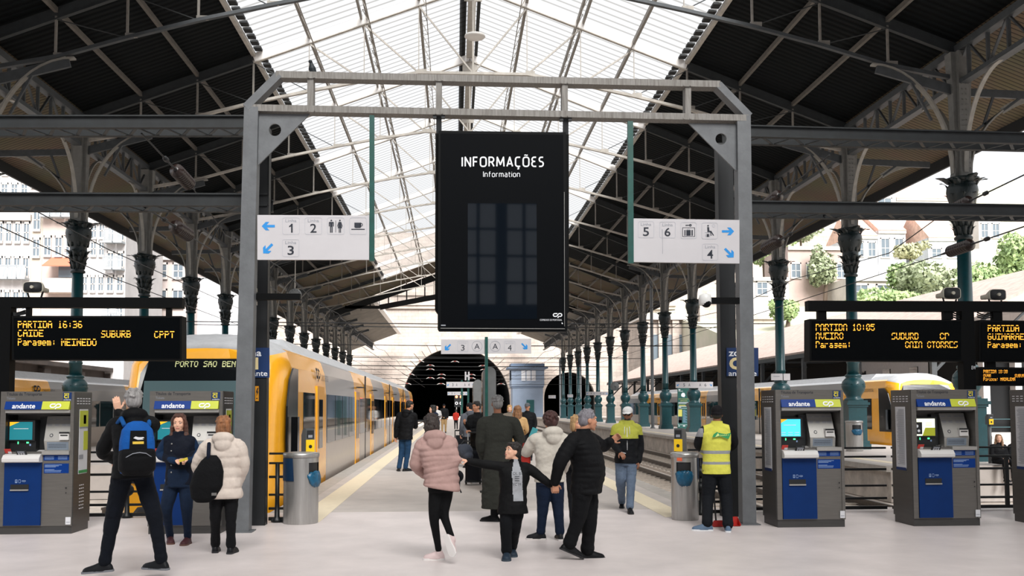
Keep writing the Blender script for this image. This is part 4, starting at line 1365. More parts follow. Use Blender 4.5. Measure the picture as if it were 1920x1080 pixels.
def machine(label, px, py, side, screen):
    """px, py: front base corner on the side the viewer can see; side -1 = that corner is the machine's left one."""
    c = ground(px, py)
    x0 = c.x if side < 0 else c.x - 0.96
    y0 = c.y
    W, H, DP = 0.96, 1.90, 0.62
    t = thing('ticket_machine', label, 'ticket machine', (x0 + W / 2, y0 + DP / 2, 0), group='ticket machines along the concourse')
    P = lambda u, v, d=0.0: V((x0 + (u - 125) * UX, y0 + d, H - (v - 175) * UZ))
    def bx(m, u0, v0, u1, v1, d0, d1, mi=0):
        return m.box2(P(u0, v0, d0), P(u1, v1, d1), mi)
    m = MB()
    bx(m, 125, 175, 157, 997, 0, DP); bx(m, 545, 175, 565, 997, 0, DP)
    bx(m, 157, 175, 545, 236, 0, DP); bx(m, 157, 236, 545, 312, 0.04, DP)
    bx(m, 157, 312, 545, 545, 0.36, DP); bx(m, 157, 545, 545, 997, 0.012, DP)
    m.build('body', [M_msteel], t)
    m = MB()
    xs = x0 - 0.004 if side < 0 else x0 + W + 0.004
    m.box2((xs - 0.004, y0 + 0.012, 0.105), (xs + 0.004, y0 + DP - 0.01, H - 0.01), 0)
    m.build('side_panel', M_msteel2, t)
    m = MB()
    bx(m, 128, 997, 562, 1045, 0.02, DP - 0.02)
    m.build('plinth', M_msteel2, t)
    m = MB()
    a, b = 157, 542
    m.add([P(a, 236, -0.01), P(378, 236, -0.01), P(378, 285, -0.055), P(a, 285, -0.055), P(a, 236, 0.04), P(378, 236, 0.04), P(378, 285, 0.04), P(a, 285, 0.04)], [(0, 1, 2, 3), (0, 4, 5, 1), (3, 2, 6, 7), (0, 3, 7, 4)], 0)
    m.add([P(378, 236, -0.01), P(b, 236, -0.01), P(b, 285, -0.055), P(378, 285, -0.055), P(378, 236, 0.04), P(b, 236, 0.04), P(b, 285, 0.04), P(378, 285, 0.04)], [(0, 1, 2, 3), (0, 4, 5, 1), (3, 2, 6, 7), (1, 5, 6, 2)], 1)
    ban = m.build('banner', [M_bblue, M_lime], t)
    f = Face(lambda x, y: P(x, y, -0.012 - 0.045 * (y - 236) / 49))
    f.text('andante', 203, 249, 340, 279, 0, 0.02)
    cp_logo(f, 425, 248, 70, 0)
    f.mb.build('banner_lettering', M_wprint, ban, fix=False)
    f = Face(lambda x, y: P(x, y, 0))
    f.text('Títulos de Transporte', 160, 181, 370, 206, 0)
    f.text('Tickets', 160, 209, 212, 224, 1)
    f.rect(497, 181, 550, 231, 2)
    f.text('zona', 503, 185, 535, 194, 3, 0.02, 0.002)
    f.text('C1', 504, 195, 532, 218, 3, 0.05, 0.002)
    f.text('andante', 502, 221, 546, 230, 4, 0, 0.002)
    f.mb.build('title_lettering', [M_navy, M_greyp, M_zblue, mat('zone_yellow', '#d8c832', 0.5), M_wprint], t, fix=False)
    m = MB()
    bx(m, 160, 287, 545, 306, -0.03, 0.05)
    m.build('canopy_lip', M_mlight, t)
    m = MB()
    bx(m, 157, 312, 157.5, 545, 0.0, 0.36); bx(m, 157, 312, 545, 318, 0.04, 0.36)
    bx(m, 314, 335, 360, 545, 0.26, 0.36)
    m.build('recess_lining', M_mdark, t)
    m = MB()
    bx(m, 158, 352, 314, 478, 0.10, 0.34); bx(m, 158, 478, 314, 545, 0.14, 0.34)
    sc = m.build('screen_housing', M_mdark, t)
    f = Face(lambda x, y: P(x, y, 0.098))
    if screen == 'turquoise':
        f.rect(163, 362, 300, 472, 0)
        f.poly([(163, 362), (215, 362), (163, 392)], 2, 0.002)
        f.rect(192, 398, 270, 402, 3, 0.002)
        for u in (172, 218, 260):
            f.rect(u, 446, u + 30, 449, 3, 0.002); f.rect(u, 460, u + 30, 463, 3, 0.002)
    elif screen == 'pale':
        f.rect(163, 362, 300, 472, 1)
        f.rect(163, 384, 215, 462, 4, 0.002)
        f.disc(180, 410, 10, 3, 12, 0.003); f.disc(192, 440, 9, 3, 12, 0.003)
        f.poly([(235, 420), (300, 420), (300, 472), (215, 472)], 5, 0.002)
        for v in (388, 396, 404):
            f.rect(238, v, 280, v + 2, 2, 0.002)
    else:
        f.rect(163, 362, 300, 472, 6)
        f.poly([(163, 362), (222, 362), (163, 388)], 2, 0.002)
        f.rect(188, 402, 276, 405, 3, 0.002)
    f.mb.build('screen', [M_scrb, M_scrw, M_scry, M_wprint, M_mdark, M_lime, M_scrd], sc, fix=False)
    f = Face(lambda x, y: P(x, y, 0.138))
    f.rect(258, 486, 272, 494, 0); f.rect(276, 498, 286, 510, 1)
    f.rect(205, 484, 211, 498, 0)
    f.mb.build('pilot_lamp', [M_gled, M_tinyt], sc, fix=False)
    m = MB()
    m.add([P(362, 328, 0.24), P(528, 328, 0.24), P(532, 480, 0.12), P(366, 480, 0.12), P(362, 328, 0.36), P(528, 328, 0.36), P(532, 540, 0.36), P(370, 540, 0.36), P(532, 545, 0.14), P(370, 545, 0.14)], [(0, 1, 2, 3), (3, 2, 8, 9), (0, 4, 5, 1), (0, 3, 9, 7, 4), (1, 5, 6, 8, 2)], 0)
    cpn = m.build('payment_panel', M_mlight, t)
    dd = lambda v: 0.24 - 0.12 * (v - 328) / 152 if v < 480 else 0.12 + 0.02 * (v - 480) / 65
    f = Face(lambda x, y: P(x, y, dd(y)))
    for v in (345, 376, 384):
        for u in (372, 416, 460, 490):
            f.rect(u, v, u + (26 if u < 480 else 34), v + 4, 0)
    f.rect(384, 487, 514, 536, 1)
    for v in (500, 510, 520):
        f.rect(392, v, 500, v + 3, 2)
    f.disc(406, 446, 11, 2); f.disc(406, 446, 7, 3, 12, 0.002)
    f.mb.build('panel_printing', [M_greyp, mat('label_blue_grey', '#77828f', 0.5), M_navy, M_mlight], cpn, fix=False)
    m = MB()
    bx(m, 463, 424, 521, 474, 0.09, 0.18, 0); bx(m, 470, 442, 514, 449, 0.086, 0.1, 1); bx(m, 463, 424, 521, 434, 0.084, 0.1, 1)
    m.build('card_slot', [M_ledge, M_mdark], cpn)
    # tray and ledge
    m = MB()
    prof = [(-0.075, 0), (-0.10, 0.012), (-0.105, 0.05), (-0.06, 0.10), (0.30, 0.16), (0.30, -0.0)]
    zl = P(0, 608).z
    m.loft([[V((P(160, 0).x, y0 + yy, zl + zz)) for yy, zz in prof], [V((P(381, 0).x, y0 + yy, zl + zz)) for yy, zz in prof]])
    led = m.build('ledge', M_ledge, t)
    m = MB()
    bx(m, 383, 540, 545, 562, -0.03, 0.3)
    m.build('tray', M_mlight, t)
    m = MB()
    kc = V((P(268, 0).x, y0 - 0.045, zl + 0.115))
    rot = Matrix.Rotation(math.radians(38), 3, 'X')
    m.box(kc, (0.13, 0.012, 0.12), 0, rot)
    m.box(kc + rot @ V((0, -0.009, 0.036)), (0.09, 0.004, 0.022), 1, rot)
    for r in range(4):
        for q in range(3):
            m.box(kc + rot @ V((-0.032 + q * 0.032, -0.009, 0.010 - r * 0.018)), (0.022, 0.004, 0.012), 2, rot)
    m.build('keypad', [M_mdark, M_greyp, M_paper], t)
    m = MB()
    q = V((P(178, 0).x, y0 - 0.0, zl + 0.14))
    m.box(q, (0.085, 0.004, 0.1), 0, rot)
    m.box(q + rot @ V((0.02, -0.004, -0.02)), (0.045, 0.002, 0.055), 1, rot)
    m.build('flyer', [M_red, M_paper], t)
    # blue door with slot
    m = MB()
    bx(m, 160, 611, 380, 991, -0.014, 0.02)
    dr = m.build('door', M_mblue, t)
    m = MB()
    bx(m, 200, 742, 308, 772, -0.02, 0.0, 0); bx(m, 200, 772, 308, 780, -0.035, 0.0, 1)
    m.build('ticket_slot', [M_mdark, M_mlight], dr)
    f = Face(lambda x, y: P(x, y, -0.014))
    f.rrect(226, 712, 240, 733, 3, 2, 0); f.disc(233, 719, 3, 0, 8); f.rect(229, 725, 237, 730, 0)
    f.rrect(247, 712, 260, 733, 3, 2, 0)
    cp_logo(f, 266, 716, 24, 0)
    f.mb.build('door_symbol', M_tinyt, dr, fix=False)
    f = Face(lambda x, y: P(x, y, 0.012))
    f.rect(387, 565, 540, 598, 0)
    f.rect(391, 617, 540, 676, 0)
    for v, n in ((572, 2), (580, 2), (588, 2)):
        f.rect(394, v, 450, v + 3, 1, 0.001); f.rect(474, v, 530, v + 3, 1, 0.001)
    for v in (624, 630, 636, 652, 658, 666):
        f.rect(396, v, 450 + (v * 7) % 60, v + 3, 1, 0.001)
    f.mb.build('information_plate', [M_bblue, M_tinyt], t, fix=False)
    f = Face(lambda x, y: P(x, y, 0.0))
    f.rect(529, 943, 560, 988, 0)
    f.rect(533, 972, 556, 976, 1, 0.001)
    f.disc(528, 766, 5, 2); f.disc(528, 796, 4, 2)
    f.mb.build('serial_plate', [M_paper, M_greyp, M_mdark], t, fix=False)
    # side: vent slots and a timetable strip
    sx = x0 - 0.009 if side < 0 else x0 + W + 0.009
    m = MB()
    for r in range(3):
        for q in range(5):
            yy = y0 + 0.08 + q * 0.1
            m.box2((sx - 0.002, yy, 1.80 - r * 0.035), (sx + 0.002, yy + 0.06, 1.812 - r * 0.035))
    m.build('vent_slot', M_paper, t)
    m = MB()
    ya, yb = (y0 + 0.17, y0 + 0.47)
    m.box2((sx - 0.003, ya, 0.78), (sx + 0.003, yb, 1.66), 0)
    s2 = sx + (-0.005 if side < 0 else 0.005)
    rnd = random.Random(int(px))
    z = 1.62
    while z > 0.84:
        if side < 0:
            m.box2((s2 - 0.001, ya + 0.03, z), (s2 + 0.001, yb - 0.03 - rnd.random() * 0.08, z + 0.006), 1)
        z -= 0.018
    if side < 0:
        m.box2((s2 - 0.001, ya, 0.76), (s2 + 0.001, yb, 0.80), 2)
    else:
        for z0_, z1_, k0, k1, mi in ((1.42, 1.64, 0.0, 1, 3), (1.46, 1.58, .45, .75, 2), (1.10, 1.36, .5, 1, 3), (0.98, 1.04, 0, .5, 1), (0.79, 0.83, 0, 1, 4), (1.40, 1.42, 0, 1, 1)):
            m.box2((s2 - 0.001, ya + (yb - ya) * k0, z0_), (s2 + 0.001, ya + (yb - ya) * k1, z1_), mi)
    m.build('side_poster', [M_paper, M_greyp, M_mblue, M_lime, mat('poster_green', '#2f8a4a', 0.6)], t)
    if side > 0:
        m = MB()
        for r in range(8):
            for q in range(3):
                m.box2((sx - 0.002, y0 + 0.22 + q * 0.06, 0.62 - r * 0.045), (sx + 0.002, y0 + 0.25 + q * 0.06, 0.632 - r * 0.045))
        m.build('lower_vent', M_paper, t)
    return t
machine('ticket machine with a dim teal screen at the picture edge beside the backpack man', 133.5, 1001, 1, 'dim')
machine('ticket machine behind the woman in the navy jacket', 414, 1000.5, 1, 'dim')
machine('ticket machine with a bright turquoise screen beside the gantry post', 1458.5, 989.5, -1, 'turquoise')
machine('ticket machine with a pale green and white screen', 1714.5, 987, -1, 'pale')
machine('ticket machine of which only the side shows at the picture edge', 1949, 986, -1, 'dim')
# ================================================================== LITTER BINS
M_bsteel = mat('bin_steel', '#a8a7a5', 0.36, 0.75, var=0.12, scale=5, stretch=(6, 6, 0.4))
M_bag = mat('blue_bin_bag', '#0a5070', 0.3, var=0.35, scale=14, bump=0.8, bscale=14)
M_bpanel = mat('bin_blue_panel', '#082a48', 0.5, var=0.1)
def litter_bin(label, px, py, r, h, open_ang, panel_ang, sticker):
    c = ground(px, py)
    c.y += r
    c.z = 0
    t = thing('litter_bin', label, 'bin', c)
    n = 40
    ow, z0, z1 = 0.62, h * 0.70, h * 0.88                      # opening half angle and heights
    m = MB()
    zs = [0, 0.02, z0, z1, h - 0.03, h]
    rs = [r * 0.97, r, r, r, r, r * 0.98]
    pts = [[c + V((q * math.cos(2 * PI * k / n + open_ang - ow), q * math.sin(2 * PI * k / n + open_ang - ow), z)) for k in range(n)] for q, z in zip(rs, zs)]
    kk = int(n * 2 * ow / (2 * PI))
    vs = [p for g in pts for p in g]
    fs = []
    for j in range(len(zs) - 1):
        for k in range(n):
            if j == 2 and k < kk: continue
            k2 = (k + 1) % n
            fs.append((j * n + k, j * n + k2, (j + 1) * n + k2, (j + 1) * n + k))
    m.add(vs, fs)
    m.lathe([(r * 0.98, 0.01), (0.001, 0.01)], n, c, cap=False)
    m.build('drum', M_bsteel, t, True)
    MB().lathe([(r * 1.03, h - 0.05), (r * 1.05, h - 0.01), (r * 1.02, h + 0.015), (r * 0.6, h + 0.03), (0.01, h + 0.035)], n, c).build('lid', M_bsteel, t, True)
    MB().lathe([(r * 0.93, 0.3), (r * 0.93, h - 0.06)], n, c, cap=False).build('inner_liner', M_mdark, t, True)
    # crumpled bag hanging over the lip of the opening
    rnd = random.Random(int(px))
    rings = []
    steps = 18
    for j, (dz, rr) in enumerate(((0.03, 0.96), (0.055, 1.03), (0.03, 1.10), (-0.04, 1.15), (-0.11, 1.14), (-0.17, 1.07), (-0.17, 1.0))):
        ring = []
        for k in range(steps + 1):
            a = open_ang - ow * 1.15 + 2 * ow * 1.15 * k / steps
            w = 1 - abs(2 * k / steps - 1) ** 4 * 0.9
            q = r * (1 + (rr - 1) * w + rnd.uniform(-0.02, 0.02))
            ring.append(c + V((q * math.cos(a), q * math.sin(a), z0 + dz * w + rnd.uniform(-0.012, 0.012))))
        rings.append(ring)
    m = MB()
    vs = [p for g in rings for p in g]
    S = steps + 1
    m.add(vs, [(j * S + k, j * S + k + 1, (j + 1) * S + k + 1, (j + 1) * S + k) for j in range(len(rings) - 1) for k in range(steps)])
    m.build('bin_bag', M_bag, t, True)
    m = MB()
    S = 9
    vs = []
    for z in (h * 0.62, h - 0.055):
        for k in range(S):
            a = panel_ang - 0.55 + 1.1 * k / (S - 1) + (0.08 if z < h * 0.7 else 0)
            vs.append(c + V(((r + 0.008) * math.cos(a), (r + 0.008) * math.sin(a), z)))
    m.add(vs, [(k, k + 1, S + k + 1, S + k) for k in range(S - 1)])
    m.build('blue_panel', M_bpanel, t, True)
    if sticker:
        m = MB()
        a0 = open_ang - 0.55
        for k in range(2):
            pass
        vs = [c + V(((r + 0.006) * math.cos(a), (r + 0.006) * math.sin(a), z)) for z in (h * 0.90, h * 0.96) for a in (a0, a0 + 0.2, a0 + 0.4)]
        m.add(vs, [(0, 1, 4, 3), (1, 2, 5, 4)])
        m.build('orange_sticker', mat('orange_sticker', '#d9613a', 0.6), t)
    return t
litter_bin('steel litter bin with a blue bag beside the yellow train nose', 558.5, 984.5, 0.25, 1.0, -0.35, -PI * 0.78, False)
litter_bin('steel litter bin with a blue bag beside the worker in the yellow vest', 1291, 977, 0.20, 0.97, -PI * 0.58, -0.15, True)
litter_bin('small steel bin with a blue bag at a teal column behind the turquoise-screen machine', 1609, 847, 0.30, 1.1, -PI * 0.5, -0.2, False)
# ---- card validators on posts
M_vdark = mat('validator_grey', '#4b4e50', 0.5)
M_vyel = mat('validator_yellow', '#efc414', 0.4)
def validator(label, x, y, zb, h, face):
    t = thing('card_validator', label, 'card validator', (x, y, 0))
    MB().lathe([(0.055, 0), (0.055, zb + 0.05)], 14, (x, y, 0)).build('post', M_vdark, t, True)
    m = MB()
    w, d = 0.13, 0.2
    pr = [(0, 0), (d, 0.02), (d, h - 0.10), (d * 0.72, h - 0.02), (d * 0.4, h), (0.0, h)]
    rot = Matrix.Rotation(face, 3, 'Z')
    F = lambda a, yy, zz: V((x, y, zb)) + rot @ V((a, yy - 0.1, zz))
    m.loft([[F(-w / 2, yy, zz) for yy, zz in pr], [F(w / 2, yy, zz) for yy, zz in pr]])
    m.build('housing', M_vdark, t)
    m = MB()
    m.add([F(-w / 2, -0.012, 0.02), F(w / 2, -0.012, 0.02), F(w / 2, -0.012, h * 0.55), F(-w / 2, -0.012, h * 0.55), F(-w / 2, 0.02, 0.02), F(w / 2, 0.02, 0.02), F(w / 2, 0.02, h * 0.55), F(-w / 2, 0.02, h * 0.55)], [(0, 1, 2, 3), (0, 4, 5, 1), (2, 6, 7, 3), (0, 3, 7, 4), (1, 5, 6, 2)], 0)
    fp = m.build('reader_face', M_vyel, t)
    m = MB()
    m.add([F(0.026 * math.cos(2 * PI * k / 14), -0.016, h * 0.28 + 0.026 * math.sin(2 * PI * k / 14)) for k in range(14)], [tuple(range(14))])
    m.build('reader_dot', M_mdark, fp)
    m = MB()
    m.add([F(-w * .4, -0.006, h * 0.6), F(w * .4, -0.006, h * 0.6), F(w * .4, -0.006, h * 0.92), F(-w * .4, -0.006, h * 0.92)], [(0, 1, 2, 3)], 0)
    m.add([F(-w * .25, -0.01, h * 0.63), F(w * .25, -0.01, h * 0.63), F(w * .25, -0.01, h * 0.74), F(-w * .25, -0.01, h * 0.74)], [(0, 1, 2, 3)], 1)
    m.build('display', [M_mdark, M_greyp], t)
    return t
p = at(577, 850, 14.45)
validator('grey and yellow card validator on a post between the bin and the train', p.x, 14.45, p.z, 0.37, math.radians(28))
p = at(1276, 848, 14.6)
validator('grey and yellow card validator on a post above the bin by the worker', p.x, 14.6, p.z, 0.37, math.radians(-32))
p = at(1855, 797, 27)
validator('small yellow card validator on the far platform behind the seated women', p.x, 27, p.z, 0.32, 0)
# ================================================================== IRON RAILINGS
M_rail2 = mat('black_wrought_iron', '#0d1012', 0.45, 0.3)
def railing(label, x0, x1, y, posts, balls=True, bars=()):
    t = thing('iron_railing', label, 'railing', ((x0 + x1) / 2, y, 0))
    for z, h in ((1.0, 0.03), (0.86, 0.03), (0.66, 0.035), (0.40, 0.03), (0.20, 0.035), (0.05, 0.05)):
        MB().box2((x0, y - 0.025, z - h / 2), (x1, y + 0.025, z + h / 2)).build('rail', M_rail2, t)
    for xp in posts:
        m = MB()
        m.lathe([(0.05, 0), (0.09, 0.01), (0.09, 0.04), (0.04, 0.08), (0.032, 0.3), (0.032, 0.86)], 10, (xp, y, 0))
        if balls:
            for zc in (0.66, 0.42):
                m.ell((xp, y, zc), (0.10, 0.10, 0.095), 0, 12, 8)
        m.build('baluster', M_rail2, t, True)
    for xp in bars:
        MB().box2((xp - 0.03, y - 0.02, 0.05), (xp + 0.03, y + 0.02, 0.86)).build('upright', M_rail2, t)
    return t
railing('black iron railing with round bosses between the two machines past the gantry', 4.4, 6.9, 15.1, (6.0,))
railing('black iron railing with round bosses and thick uprights by the seated women', 7.0, 10.5, 15.1, (7.25, 9.6), True, (7.95, 8.4, 8.9))
railing('black iron railing between the dim-screen machine and the machine of the navy woman', -6.2, -3.0, 15.1, (-5.0, -3.6))
t = railing('short black railing beside the gantry post next to the steel bin', -2.72, -2.42, 14.35, (-2.6, -2.47), False)
railing('short black railing behind the worker by the other gantry post', 3.6, 4.4, 14.75, (3.8, 4.2), True)
# ================================================================== PLATFORM FURNITURE
M_totem = mat('grey_totem', '#6d6f6f', 0.4, 0.3, var=0.1)
def totem(label, x, y, h, w, d):
    t = thing('poster_totem', label, 'poster stand', (x, y, 0))
    m = MB()
    pr = [(-w / 2, 0.12)] + [(-w / 2, h - w / 2)] + [(-w / 2 * math.cos(PI * k / 10), h - w / 2 + w / 2 * math.sin(PI * k / 10)) for k in range(1, 10)] + [(w / 2, h - w / 2), (w / 2, 0.12)]
    m.prism(pr, lambda a, z: (x + a, y, z), (0, d, 0))
    m.build('case', M_totem, t)
    MB().box2((x - w / 2 - 0.006, y + 0.08, 0.5), (x + w / 2 + 0.006, y + d - 0.08, h - 0.25)).build('poster_glass', M_gloss, t)
    m = MB()
    for yy in (y + 0.1, y + d - 0.1):
        m.box2((x - 0.05, yy - 0.04, 0), (x + 0.05, yy + 0.04, 0.14)).box2((x - 0.12, yy - 0.07, 0), (x + 0.12, yy + 0.07, 0.02))
    m.build('foot', M_post, t)
    return t
totem('grey poster totem seen edge-on behind the man in the long coat', at(918, 760, 19.3).x, 19.3, 2.48, 0.26, 1.25)
totem('second grey poster totem seen edge-on farther down the platform', at(896, 760, 28.5).x, 28.5, 2.48, 0.27, 1.25)
# hanging platform sign 3 A | A 4
SY = 19.0
fs_ = lambda x, y: at(820 + x / 5.4, 560 + y / 5.4, SY)
t = thing('platform_sign', 'white 3 A A 4 sign on a dark green pole', 'sign', (at(911, 700, SY).x, SY, 0))
for (q0, q1) in (((38, 412), (480, 560)), ((512, 405), (950, 555))):
    a, b = fs_(*q0), fs_(*q1)
    MB().box2(a, (b.x, SY + 0.04, b.z)).build('panel', M_white, t)
f = Face(fs_)
arrow(f, 106, 492, PI * 0.75, 42, 0)
arrow(f, 882, 482, PI * 0.25, 42, 0)
for x0, x1, ch in ((203, 312, '3'), (678, 788, '4')):
    f.rrect(x0, 428, x1, 538, 14, 3, 3)
    f.text('Linha', x0 + 17, 438, x1 - 17, 457, 3)
    f.text(ch, x0 + 36, 468, x1 - 36, 526, 1, 0.0)
for xc in (402, 586):
    f.ring(xc, 482, 54, 3, 2)
    f.text('A', xc - 27, 456, xc + 27, 510, 1, 0.0)
f.mb.build('printing', PR, t, fix=False)
a, b = fs_(481, 388), fs_(512, 600)
MB().box2((a.x, SY - 0.04, 0.0), (b.x, SY + 0.06, a.z)).build('pole', M_green, t)
MB().box2((a.x - 0.1, SY - 0.12, 0), (b.x + 0.1, SY + 0.14, 0.02)).build('foot', M_post, t)
def far_sign(label, px0, px1, py0, py1, Y, pole=None, zbase=0.0, txt=('3', 'A', 'A', '4')):
    a, b = at(px0, py0, Y), at(px1, py1, Y)
    t = thing('platform_sign', label, 'sign', ((a.x + b.x) / 2, Y, zbase))
    MB().box2(a, (b.x, Y + 0.06, b.z)).build('panel', M_white, t)
    f = Face(lambda x, y: at(px0 + (px1 - px0) * x / 100, py0 + (py1 - py0) * y / 20, Y))
    arrow(f, 6, 10, PI * 0.75, 4.5, 0)
    arrow(f, 94, 10, PI * 0.25, 4.5, 0)
    for x, ch in zip((20, 34, 63, 77), txt):
        f.text(ch, x, 5, x + 5, 15, 1)
    f.mb.build('printing', PR, t, fix=False)
    for p_ in pole or ():
        q = at(p_, py1, Y)
        MB().box2((q.x - 0.06, Y + 0.06, zbase), (q.x + 0.06, Y + 0.18, a.z + 0.1)).build('pole', M_green, t)
    return t
far_sign('small white platform sign on two green poles in front of the dark tunnel', 837, 890, 716, 727, 58, (866, 878))
far_sign('smaller white platform sign below and beyond the first one before the tunnel', 839, 876, 734.5, 741, 76, (866,))
far_sign('white A sign fixed across a teal column above the green notice board', 1267, 1337, 716, 727.5, RY[4] - 0.5, (), 3.0, ('5', 'A', 'A', '6'))
far_sign('white sign across two far columns beyond the round clock', 1099, 1140, 734.5, 741, RY[8] - 0.5, (), 3)
far_sign('white sign board on the far columns beside the blue signal box', 1028.5, 1042, 741, 747, RY[13] - 0.5, (), 3)
far_sign('white sign board on the far columns, second from the signal box', 1064, 1074.5, 739.5, 745, RY[11] - 0.5, (), 3)
t = thing('white_box_sign', 'pair of small white boards fixed to the teal column beside the gantry post', 'sign', at(1462, 713, RY[2] - 0.4))
for a_, b_ in ((1446, 1467), (1469, 1481)):
    p, q = at(a_, 700.5, RY[2] - 0.35), at(b_, 713, RY[2] - 0.3)
    MB().box2(p, q).build('panel', M_white, t)
f = Face(lambda x, y: at(x, y, RY[2] - 0.36))
f.rect(1450, 705, 1462, 706, 0)
f.mb.build('printing', M_greyp, t, fix=False)
# H sign
HYY = 66
t = thing('stop_sign', 'white letter H stop sign on a green pole before the tunnel', 'sign', (at(876, 760, HYY).x, HYY, 0))
f0 = lambda x, y: at(x, y, HYY)
m = MB()
for a_, b_ in ((871.5, 874.5), (877.5, 880.5)):
    m.box2(f0(a_, 697), f0(b_, 713) + V((0, 0.05, 0)))
m.box2(f0(874, 703), f0(878, 707) + V((0, 0.05, 0)))
m.build('letter_plate', M_white, t)
p = f0(878, 713)
MB().box2((p.x - 0.06, HYY + 0.05, 0), (p.x + 0.06, HYY + 0.15, p.z + 0.4)).build('pole', M_green, t)
# signals by the tunnel mouth
M_sigred = mat('signal_red_lamp', (1.0, 0.16, 0.05), emit=5.0)
def signal(label, px, py, Y):
    p = at(px, py, Y)
    t = thing('rail_signal', label, 'signal', (p.x, Y, Z_T))
    MB().box2((p.x - 0.34, Y, p.z - 1.6), (p.x + 0.34, Y + 0.2, p.z + 0.6)).build('backboard', M_black, t)
    MB().lathe([(0.01, 0), (0.19, 0.02), (0.2, 0.06)], 14).build('lamp', M_sigred, t)
    o = t.children[-1]
    o.data.transform(Matrix.Translation(V((0, -0.05, p.z - Z_T))) @ Matrix.Rotation(-PI / 2, 4, 'X') @ Matrix.Translation(WL[t.name]))
    m = MB()
    for k in range(14):
        a = 2 * PI * k / 14
        m.add([V((p.x + q * math.cos(a + e), Y - 0.02, p.z - 1.0 + q * math.sin(a + e))) for q, e in ((0.14, 0), (0.24, 0), (0.24, 2 * PI / 14), (0.14, 2 * PI / 14))], [(0, 1, 2, 3)])
    m.build('white_ring', M_white, t)
    MB().box2((p.x - 0.07, Y + 0.05, Z_T), (p.x + 0.07, Y + 0.15, p.z - 1.5)).build('mast', M_steel, t)
    return t
signal('railway signal with a lit red lamp at the dark tunnel mouth, beside its twin', 856, 744, 150)
signal('second railway signal with a lit red lamp at the tunnel mouth', 864.5, 744, 150)
signal('railway signal with a red lamp beside the blue signal box', 962.5, 745, 167)
# clock, masts, notice board
def clock(label, px, py, Y, r, arm):
    p = at(px, py, Y)
    t = thing('station_clock', label, 'clock', p - V((0, 0, r)))
    rot = Matrix.Rotation(PI / 2, 3, 'X')
    m = MB().lathe([(r * 0.9, -0.05), (r, -0.04), (r, 0.08), (r * 0.9, 0.09)], 28)
    m.v = [p + rot @ v for v in m.v]
    m.build('case', M_totem, t, True)
    f = Face(lambda x, y: p + V((x, -0.085, -y)))
    f.disc(0, 0, r * 0.92, 0, 28)
    for k in range(12):
        a = 2 * PI * k / 12
        f.poly([(r * (q * math.cos(a) - e * math.sin(a)), r * (q * math.sin(a) + e * math.cos(a))) for q, e in ((.68, -.03), (.84, -.03), (.84, .03), (.68, .03))], 1, 0.004)
    for a, L, w in ((-PI / 2 + 2.1, 0.45, 0.05), (-PI / 2 + 2.9, 0.7, 0.035)):
        f.poly([(r * (q * math.cos(a) - e * math.sin(a)), r * (q * math.sin(a) + e * math.cos(a))) for q, e in ((-.1, -w), (L, -w), (L, w), (-.1, w))], 1, 0.006)
    f.mb.build('dial', [M_white, M_navy], t, fix=False)
    MB().box2(p + V((0, -0.02, -0.04)), p + V((arm, 0.06, 0.04))).build('arm', M_teal, t)
    return t
clock('round white platform clock on a teal column down the far row', 1152.5, 724.5, RY[7] - 0.3, 0.40, -0.5)
clock('round white clock mostly hidden behind the black arm on the gantry post', 553, 553.5, 60.1, 0.42, -0.5)
t = [o for o in bpy.data.objects if o.get('category') == 'clock'][-1]
p = at(553, 553.5, 60.1)
MB().tube([p, V((p.x, 60.15, 12.7))], 0.03, 6).build('hanging_rod', M_truss, t)
for lab, px, py0, Y, r in (('slender grey mast rising between the teal columns to the roof', 1224, 803, None, 0.125), ('thin grey mast among the far teal columns', 1089, 779, None, 0.14), ('thinnest grey mast beside the blue signal box', 1050.5, 775, None, 0.16)):
    q = ground(px, py0 if py0 > 790 else py0 + 6)
    o = MB().lathe([(r * 1.6, 0), (r * 1.6, 0.05), (r, 0.1), (r, 11.2 if py0 > 790 else 9.5)], 14, (q.x, q.y, 0)).build('grey_mast', mat('grey_mast_paint', '#6f7376', 0.5, 0.2), smooth=False, origin=(q.x, q.y, 0))
    tag(o, lab, 'mast')
q = ground(1288, 806)
NY = q.y
t = thing('notice_board', 'green notice board with white and yellow writing beside the teal column', 'notice board', (q.x, NY, 0))
fN = lambda x, y, dy=0: at(1200 + x / 7.2, 680 + y / 7.2, NY + dy)
M_ngreen = mat('notice_green', '#07514a', 0.5)
slab([(510, 345), (680, 345), (680, 905), (510, 905)], 0.12, fN).build('panel', M_ngreen, t)
f = Face(fN)
f.rect(520, 360, 545, 374, 0)
f.rect(520, 383, 582, 388, 0)
f.poly([(556, 425), (575, 404), (600, 410), (612, 440), (600, 466), (572, 462), (556, 450)], 0)
f.text('LIVRO DE RECLAMAÇÕES', 520, 482, 668, 498, 1); f.text('DISPONÍVEL', 545, 506, 640, 522, 1)
for y in (535, 546, 590, 600):
    f.rect(518, y, 665 if y != 600 else 555, y + 5, 0)
for y in (570, 580):
    f.rect(525, y, 662, y + 5, 1)
f.rrect(512, 615, 676, 840, 8, 3, 0)
f.rect(518, 632, 568, 725, 1); f.rect(518, 732, 568, 815, 2); f.rect(522, 775, 564, 812, 3)
for y in range(640, 815, 11):
    f.rect(580, y, 600 + (y * 13) % 62, y + 4, 3)
f.rect(520, 850, 535, 860, 0); f.rect(580, 848, 610, 860, 0)
f.mb.build('printing', [M_wprint, mat('notice_yellow', '#c9c35a', 0.5), M_navy, M_tinyt], t, fix=False)
t = thing('poster_case', 'narrow poster case with red and white sheets beside the teal column', 'poster stand', (fN(785, 860).x, NY + 0.4, 0))
